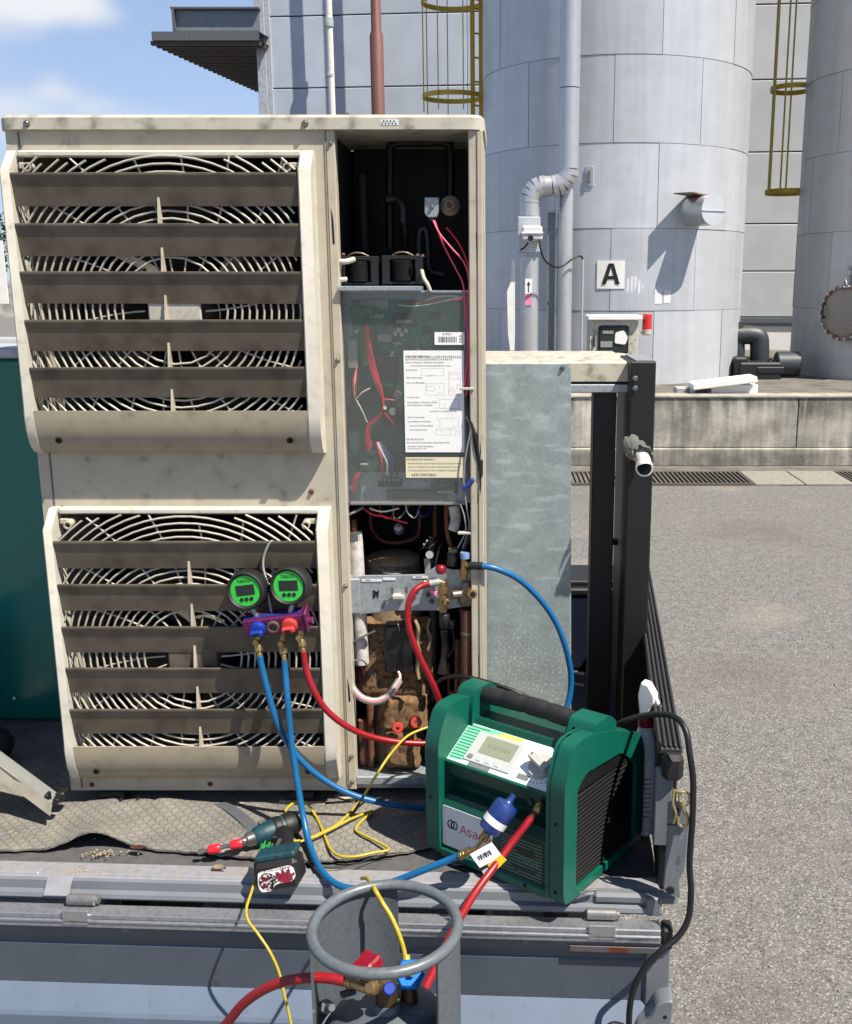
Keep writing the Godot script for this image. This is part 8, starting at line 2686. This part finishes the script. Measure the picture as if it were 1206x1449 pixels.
func cylinder() -> void:
	var c := Vector3(-0.161, 0, -1.256)
	var R := 0.107
	var g := thing("gas_cylinder", "grey refrigerant cylinder with ring guard and brass valve in front of the tailgate", "gas cylinder", c)
	var b := B.new()
	b.lathe([Vector2(0, 0.01), Vector2(R - 0.012, 0.01), Vector2(R - 0.012, 0.03), Vector2(R, 0.06), Vector2(R, 0.66), Vector2(R * 0.97, 0.70), Vector2(R * 0.88, 0.735), Vector2(R * 0.72, 0.760), Vector2(R * 0.5, 0.776), Vector2(R * 0.25, 0.784), Vector2(0, 0.786)], at(c), 48)
	part("body", b, M.cyl, g)
	b = B.new()
	var ring := []
	for k in 48: ring.append(c + Vector3(cos(TAU * k / 48) * 0.100, 0.902, sin(TAU * k / 48) * 0.100))
	b.tube(ring, 0.0078, 14, true)
	part("ring_guard", b, M.cyl_ring, g)
	# collar: two curved plates under the ring; angles run from +x towards the viewer
	for q in [[deg_to_rad(168), deg_to_rad(274)], [deg_to_rad(-16), deg_to_rad(42)]]:
		b = B.new()
		var rows := [[], [], [], []]
		for s in 21:
			var a: float = lerpf(q[0], q[1], s / 20.0)
			var d := Vector3(cos(a), 0, sin(a))
			var low := 0.73
			rows[0].append(c + d * 0.1035 + Vector3(0, low, 0)); rows[1].append(c + d * 0.1035 + Vector3(0, 0.898, 0))
			rows[2].append(c + d * 0.0995 + Vector3(0, 0.898, 0)); rows[3].append(c + d * 0.0995 + Vector3(0, low, 0))
		for e in 4: b.grid([rows[e], rows[(e + 1) % 4]])
		for e in [0, 20]:
			if e == 0: b.quad(rows[0][e], rows[3][e], rows[2][e], rows[1][e])
			else: b.quad(rows[0][e], rows[1][e], rows[2][e], rows[3][e])
		part("collar_plate", b, M.cyl, g)
	b = B.new()
	b.cyl(Vector3(-0.2510, 0.7703, -1.2620), Vector3(-0.2437, 0.7787, -1.2500), 0.010, 6)
	b.cyl(Vector3(-0.2437, 0.7787, -1.2500), Vector3(-0.2350, 0.7895, -1.2350), 0.005, 10)
	part("collar_bolt", b, M.cyl, g)
	# necks
	b = B.new()
	var vc: Vector3 = Vector3(-0.1598, 0.7827, -1.2450)
	var tv := Vector3(vc.x, 0.775, vc.z)
	b.lathe([Vector2(0.021, -0.01), Vector2(0.0205, 0.014), Vector2(0.017, 0.018), Vector2(0, 0.018)], at(tv), 24)
	part("neck", b, M.cyl, g)
	b = B.new()
	b.lathe([Vector2(0.0155, 0.018), Vector2(0.0155, 0.030), Vector2(0.0145, 0.034), Vector2(0.0145, 0.052), Vector2(0.010, 0.058), Vector2(0, 0.058)], at(tv), 16)
	var va := part("valve_body", b, mat(Color(0.30, 0.25, 0.17), 0.4, 0.6), g)
	b = B.new()
	b.cyl(Vector3(-0.1570, 0.8164, -1.2350), Vector3(-0.1714, 0.8453, -1.2320), 0.0085, 14, 0.0075)
	b.cyl(Vector3(-0.1710, 0.8318, -1.2250), Vector3(-0.1869, 0.8363, -1.2220), 0.010, 14, 0.009, 0.001)
	b.lathe([Vector2(0, 0), Vector2(0.010, 0), Vector2(0.011, 0.003), Vector2(0.011, 0.012), Vector2(0.007, 0.018), Vector2(0, 0.018)], B.axis(Vector3(-0.1735, 0.8308, -1.2220), Vector3(-0.1806, 0.8439, -1.2050)), 6)
	part("valve_arm", b, mat(Color(0.58, 0.48, 0.32), 0.35, 0.75), va)
	b = B.new()
	b.cyl(Vector3(-0.1811, 0.8348, -1.2140), Vector3(-0.2063, 0.8286, -1.2350), 0.0065, 12)
	b.lathe([Vector2(0, 0), Vector2(0.0075, 0), Vector2(0.0085, 0.003), Vector2(0.0075, 0.006), Vector2(0.0085, 0.009), Vector2(0.0075, 0.012), Vector2(0, 0.012)], B.axis(Vector3(-0.2040, 0.8290, -1.2330), Vector3(-0.2129, 0.8271, -1.2400)), 14)
	part("hose_adapter", b, M.brass, va)
	b = B.new()
	b.lathe([Vector2(0, 0.016), Vector2(0.007, 0.016), Vector2(0.009, 0.013), Vector2(0.009, 0.0), Vector2(0, 0)], B.axis(Vector3(-0.1537, 0.8263, -1.2250), Vector3(-0.1507, 0.8439, -1.2050)), 14)
	part("blue_cap", b, M.knob_blue, va)
	b = B.new()
	b.cyl(Vector3(-0.1696, 0.8420, -1.2320), Vector3(-0.1818, 0.8563, -1.2320), 0.0085, 12)
	part("handle_neck", b, M.black_plastic, va)
	b = B.new()
	var hx := B.axis(Vector3(-0.1837, 0.8574, -1.2320), Vector3(-0.1898, 0.8710, -1.2300))
	var st := PackedVector2Array()
	for k in 24: st.append(Vector2(cos(TAU * k / 24), sin(TAU * k / 24)) * (0.0195 + 0.0035 * cos(TAU * k / 24 * 4)))
	b.prism(st, -0.004, 0.010, Transform3D(hx.basis * Basis(Vector3.RIGHT, -PI / 2), hx.origin), 0.003)
	part("red_handle", b, M.handle_red, va)
	# second valve with the blue six-sided handle
	var v2: Vector3 = Vector3(-0.1296, 0.7933, -1.2620)
	b = B.new()
	b.lathe([Vector2(0.018, -0.05), Vector2(0.018, -0.022), Vector2(0.0155, -0.018), Vector2(0, -0.018)], at(v2), 20)
	part("valve_neck", b, M.cyl, g)
	b = B.new()
	b.lathe([Vector2(0.0125, -0.02), Vector2(0.0125, 0.0), Vector2(0.0105, 0.004), Vector2(0.0105, 0.012), Vector2(0, 0.012)], at(v2), 14)
	var sv := part("handwheel_valve", b, mat(Color(0.26, 0.22, 0.16), 0.4, 0.6), g)
	b = B.new()
	var bx := Transform3D(Basis(Vector3.RIGHT, -0.95) * Basis(Vector3.UP, 0.3), Vector3(-0.1290, 0.8205, -1.2620))
	b.lathe([Vector2(0, -0.014), Vector2(0.017, -0.013), Vector2(0.0215, -0.006), Vector2(0.0215, 0.010), Vector2(0.018, 0.014), Vector2(0.010, 0.014), Vector2(0.009, 0.011), Vector2(0, 0.011)], Transform3D(Basis(Vector3.RIGHT, 0.75), Vector3(-0.1290, 0.8205, -1.2620)), 6)
	part("blue_handle", b, M.handle_blue, sv)
	b = B.new()
	b.cyl(Vector3(-0.1249, 0.8310, -1.2510), Vector3(-0.1241, 0.8354, -1.2460), 0.0045, 6)
	part("nut", b, M.steel, sv)
	b = B.new()
	b.cyl(Vector3(-0.1363, 0.8317, -1.2900), Vector3(-0.1342, 0.8165, -1.2750), 0.0055, 12)
	part("yellow_nut", b, M.hose_yellow, sv)
	b = B.new()
	b.bar(Vector3(-0.2234, 0.8058, -1.2400), Vector3(-0.2018, 0.8164, -1.2350), 0.006, 0.010, Vector3.UP, 0.002)
	b.cyl(Vector3(-0.2112, 0.8118, -1.2380), Vector3(-0.2087, 0.8201, -1.2360), 0.005, 10)
	part("blue_lever", b, M.blue_dark, va)
	hose("red_hose", "red hose rising from the bottom edge to the grey cylinder's brass valve", [Vector3(-0.4261, 0.6793, -1.3000), Vector3(-0.3971, 0.7222, -1.2900), Vector3(-0.3700, 0.7608, -1.2800), Vector3(-0.3388, 0.7905, -1.2700), Vector3(-0.3057, 0.8118, -1.2600), Vector3(-0.2705, 0.8251, -1.2500), Vector3(-0.2400, 0.8288, -1.2450), Vector3(-0.2129, 0.8265, -1.2400)], 0.0072, M.hose_red)

func impact_driver() -> void:
	var g := thing("impact_driver", "worn teal and black cordless driver lying on the sill with a decorated battery", "power tool", Vector3(-0.4427, 0.6175, -1.8300))
	var a: Vector3 = Vector3(-0.5224, 0.6600, -1.8898)
	var c: Vector3 = Vector3(-0.4275, 0.6680, -1.9513)
	var ax := B.axis(a, c)
	var L := a.distance_to(c)
	var b := B.new()
	b.lathe([Vector2(0, 0.0), Vector2(0.010, 0.0), Vector2(0.0145, 0.004), Vector2(0.016, 0.018), Vector2(0.0165, 0.020)], ax, 20)
	b.lathe([Vector2(0.0085, -0.008), Vector2(0.0095, -0.004), Vector2(0.0095, 0.0)], ax, 16)
	part("nose", b, M.steel, g)
	b = B.new()
	b.lathe([Vector2(0.0165, 0.018), Vector2(0.020, 0.024), Vector2(0.0235, 0.045), Vector2(0.025, 0.070), Vector2(0.024, L - 0.012), Vector2(0.019, L), Vector2(0, L + 0.001)], Transform3D(ax.basis.scaled_local(Vector3(1.0, 1.0, 0.95)), ax.origin), 22)
	part("housing", b, M.tool_teal, g)
	b = B.new()
	b.lathe([Vector2(0.0245, 0.060), Vector2(0.0265, 0.064), Vector2(0.0265, 0.074), Vector2(0.0250, 0.078)], ax, 22)
	b.lathe([Vector2(0.0248, L - 0.030), Vector2(0.0258, L - 0.026), Vector2(0.0250, L - 0.010), Vector2(0.019, L + 0.002), Vector2(0, L + 0.003)], ax, 22)
	stuff(part("rubber_bands", b, M.tool_black, g))
	b = B.new()
	for k in 5:
		var p := ax * Vector3(cos(0.9 + k * 0.35) * 0.0235, 0.046, sin(0.9 + k * 0.35) * 0.0235)
		b.box(p, Vector3(0.010, 0.020, 0.007), 0.002, ax.basis)
	stuff(part("grip_patches", b, M.tool_black, g))
	# handle down to the battery
	var h0: Vector3 = Vector3(-0.4465, 0.6660, -1.9068)
	var h1: Vector3 = Vector3(-0.4224, 0.6720, -1.8121)
	b = B.new()
	b.tube([h0, h0.lerp(h1, 0.5), h1], 0.017, 16, false, true, [0.019, 0.017, 0.020])
	part("handle", b, M.tool_black, g)
	b = B.new()
	b.box(h0.lerp(h1, 0.25) + Vector3(-0.020, 0.002, 0.0), Vector3(0.012, 0.016, 0.014), 0.003)
	part("trigger", b, M.tool_black, g)
	# battery
	var bc: Vector3 = Vector3(-0.4274, 0.6640, -1.7779)
	var bb := Basis(Vector3(0, 0, 1), deg_to_rad(10.0)) * Basis(Vector3.RIGHT, deg_to_rad(-10.0))
	b = B.new()
	b.box(bc, Vector3(0.086, 0.056, 0.062), 0.009, bb)
	var bt := part("battery", b, M.tool_black, g)
	b = B.new()
	b.box(bc + bb * Vector3(0, 0.033, -0.004), Vector3(0.080, 0.014, 0.054), 0.004, bb)
	part("battery_shoe", b, M.tool_teal, bt)
	# sticker: a torn-edged white decal with dark red blotches, flat print
	var im := Image.create(192, 112, false, Image.FORMAT_RGBA8)
	im.fill(Color(0.86, 0.85, 0.85))
	var q := nz(FastNoiseLite.TYPE_SIMPLEX_SMOOTH, 0.05, 3, 44)
	for j in 112:
		for i in 192:
			var d1 := Vector2(i - 52, j - 66).length()
			var d2 := Vector2((i - 136) * 0.75, j - 56).length()
			var n := q.get_noise_2d(i, j)
			var col := im.get_pixel(i, j)
			if d1 < 42.0: col = Color(0.09, 0.07, 0.08)
			if d1 < 38.0 and n > -0.02 and i < 66: col = Color(0.36, 0.06, 0.11)
			if d1 < 42.0 and n < -0.18: col = Color(0.72, 0.71, 0.71)
			if d2 < 30.0 + n * 24.0: col = Color(0.55, 0.10, 0.20)
			if d2 < 30.0 + n * 24.0 and absf(n) < 0.05: col = Color(0.12, 0.08, 0.09)
			if absf(d2 - 31.0 - n * 24.0) < 2.2: col = Color(0.12, 0.10, 0.11)
			if j < 22 and j > 8 and i > 20 and i < 172 and q.get_noise_2d(i * 4.0, j * 2.0) > 0.12: col = Color(0.10, 0.09, 0.10)
			im.set_pixel(i, j, col)
	b = B.new()
	var sf := Transform3D(bb, bc + bb * Vector3(0, -0.003, 0.0316))
	var poly := rounded([Vector2(-0.037, -0.010), Vector2(-0.033, -0.023), Vector2(-0.013, -0.023), Vector2(-0.002, -0.011), Vector2(0.028, -0.012), Vector2(0.038, -0.002), Vector2(0.036, 0.015), Vector2(0.029, 0.021), Vector2(-0.033, 0.016)], 0.006, 4)
	b.prism(poly, 0.0, 0.0006, sf)
	var inv := sf.affine_inverse()
	for i in b.v.size():
		var p := inv * b.v[i]
		b.t[i] = Vector2(p.x / 0.078 + 0.5, 0.5 - p.y / 0.046)
	part("sticker", b, print_mat(im, 0.5), bt)
	b = B.new()
	for k in 7: b.bar((Vector3(-0.4694, 0.6900, -1.7974)) + Vector3(0.003 * k, 0, 0), (Vector3(-0.4705, 0.6940, -1.8215)) + Vector3(0.0035 * k, 0.003 * (k % 3), 0.004 * (k % 2)), 0.003, 0.002)
	stuff(part("green_string", b, M.tag_green, g))
	b = B.new()
	b.tube(curve([Vector3(-0.4394, 0.6920, -1.8380), Vector3(-0.4392, 0.6940, -1.8111), Vector3(-0.4248, 0.6940, -1.8086), Vector3(-0.4112, 0.6940, -1.8163)], 4), 0.0045, 8)
	part("belt_hook", b, M.steel, g)
	# bit with its red sleeves
	var t0: Vector3 = Vector3(-0.5206, 0.6640, -1.8776)
	var t1: Vector3 = Vector3(-0.6117, 0.6480, -1.8673)
	var bit := thing("driver_bit", "steel driver bit with two red sleeves in the driver's chuck", "bit", t1)
	b = B.new()
	b.cyl(t0, t1, 0.0042, 10)
	b.cyl(t1.lerp(t0, 0.0), t1.lerp(t0, 0.10), 0.0062, 10)
	part("shank", b, M.steel, bit)
	for u in [[0.22, 0.47], [0.70, 0.95]]:
		b = B.new()
		b.lathe([Vector2(0, 0), Vector2(0.0085, 0), Vector2(0.0098, 0.002), Vector2(0.0098, (u[1] - u[0]) * t0.distance_to(t1) - 0.002), Vector2(0.0085, (u[1] - u[0]) * t0.distance_to(t1)), Vector2(0, (u[1] - u[0]) * t0.distance_to(t1))], B.axis(t1.lerp(t0, u[0]), t1.lerp(t0, u[1])), 8)
		part("red_sleeve", b, M.bit_red, bit)
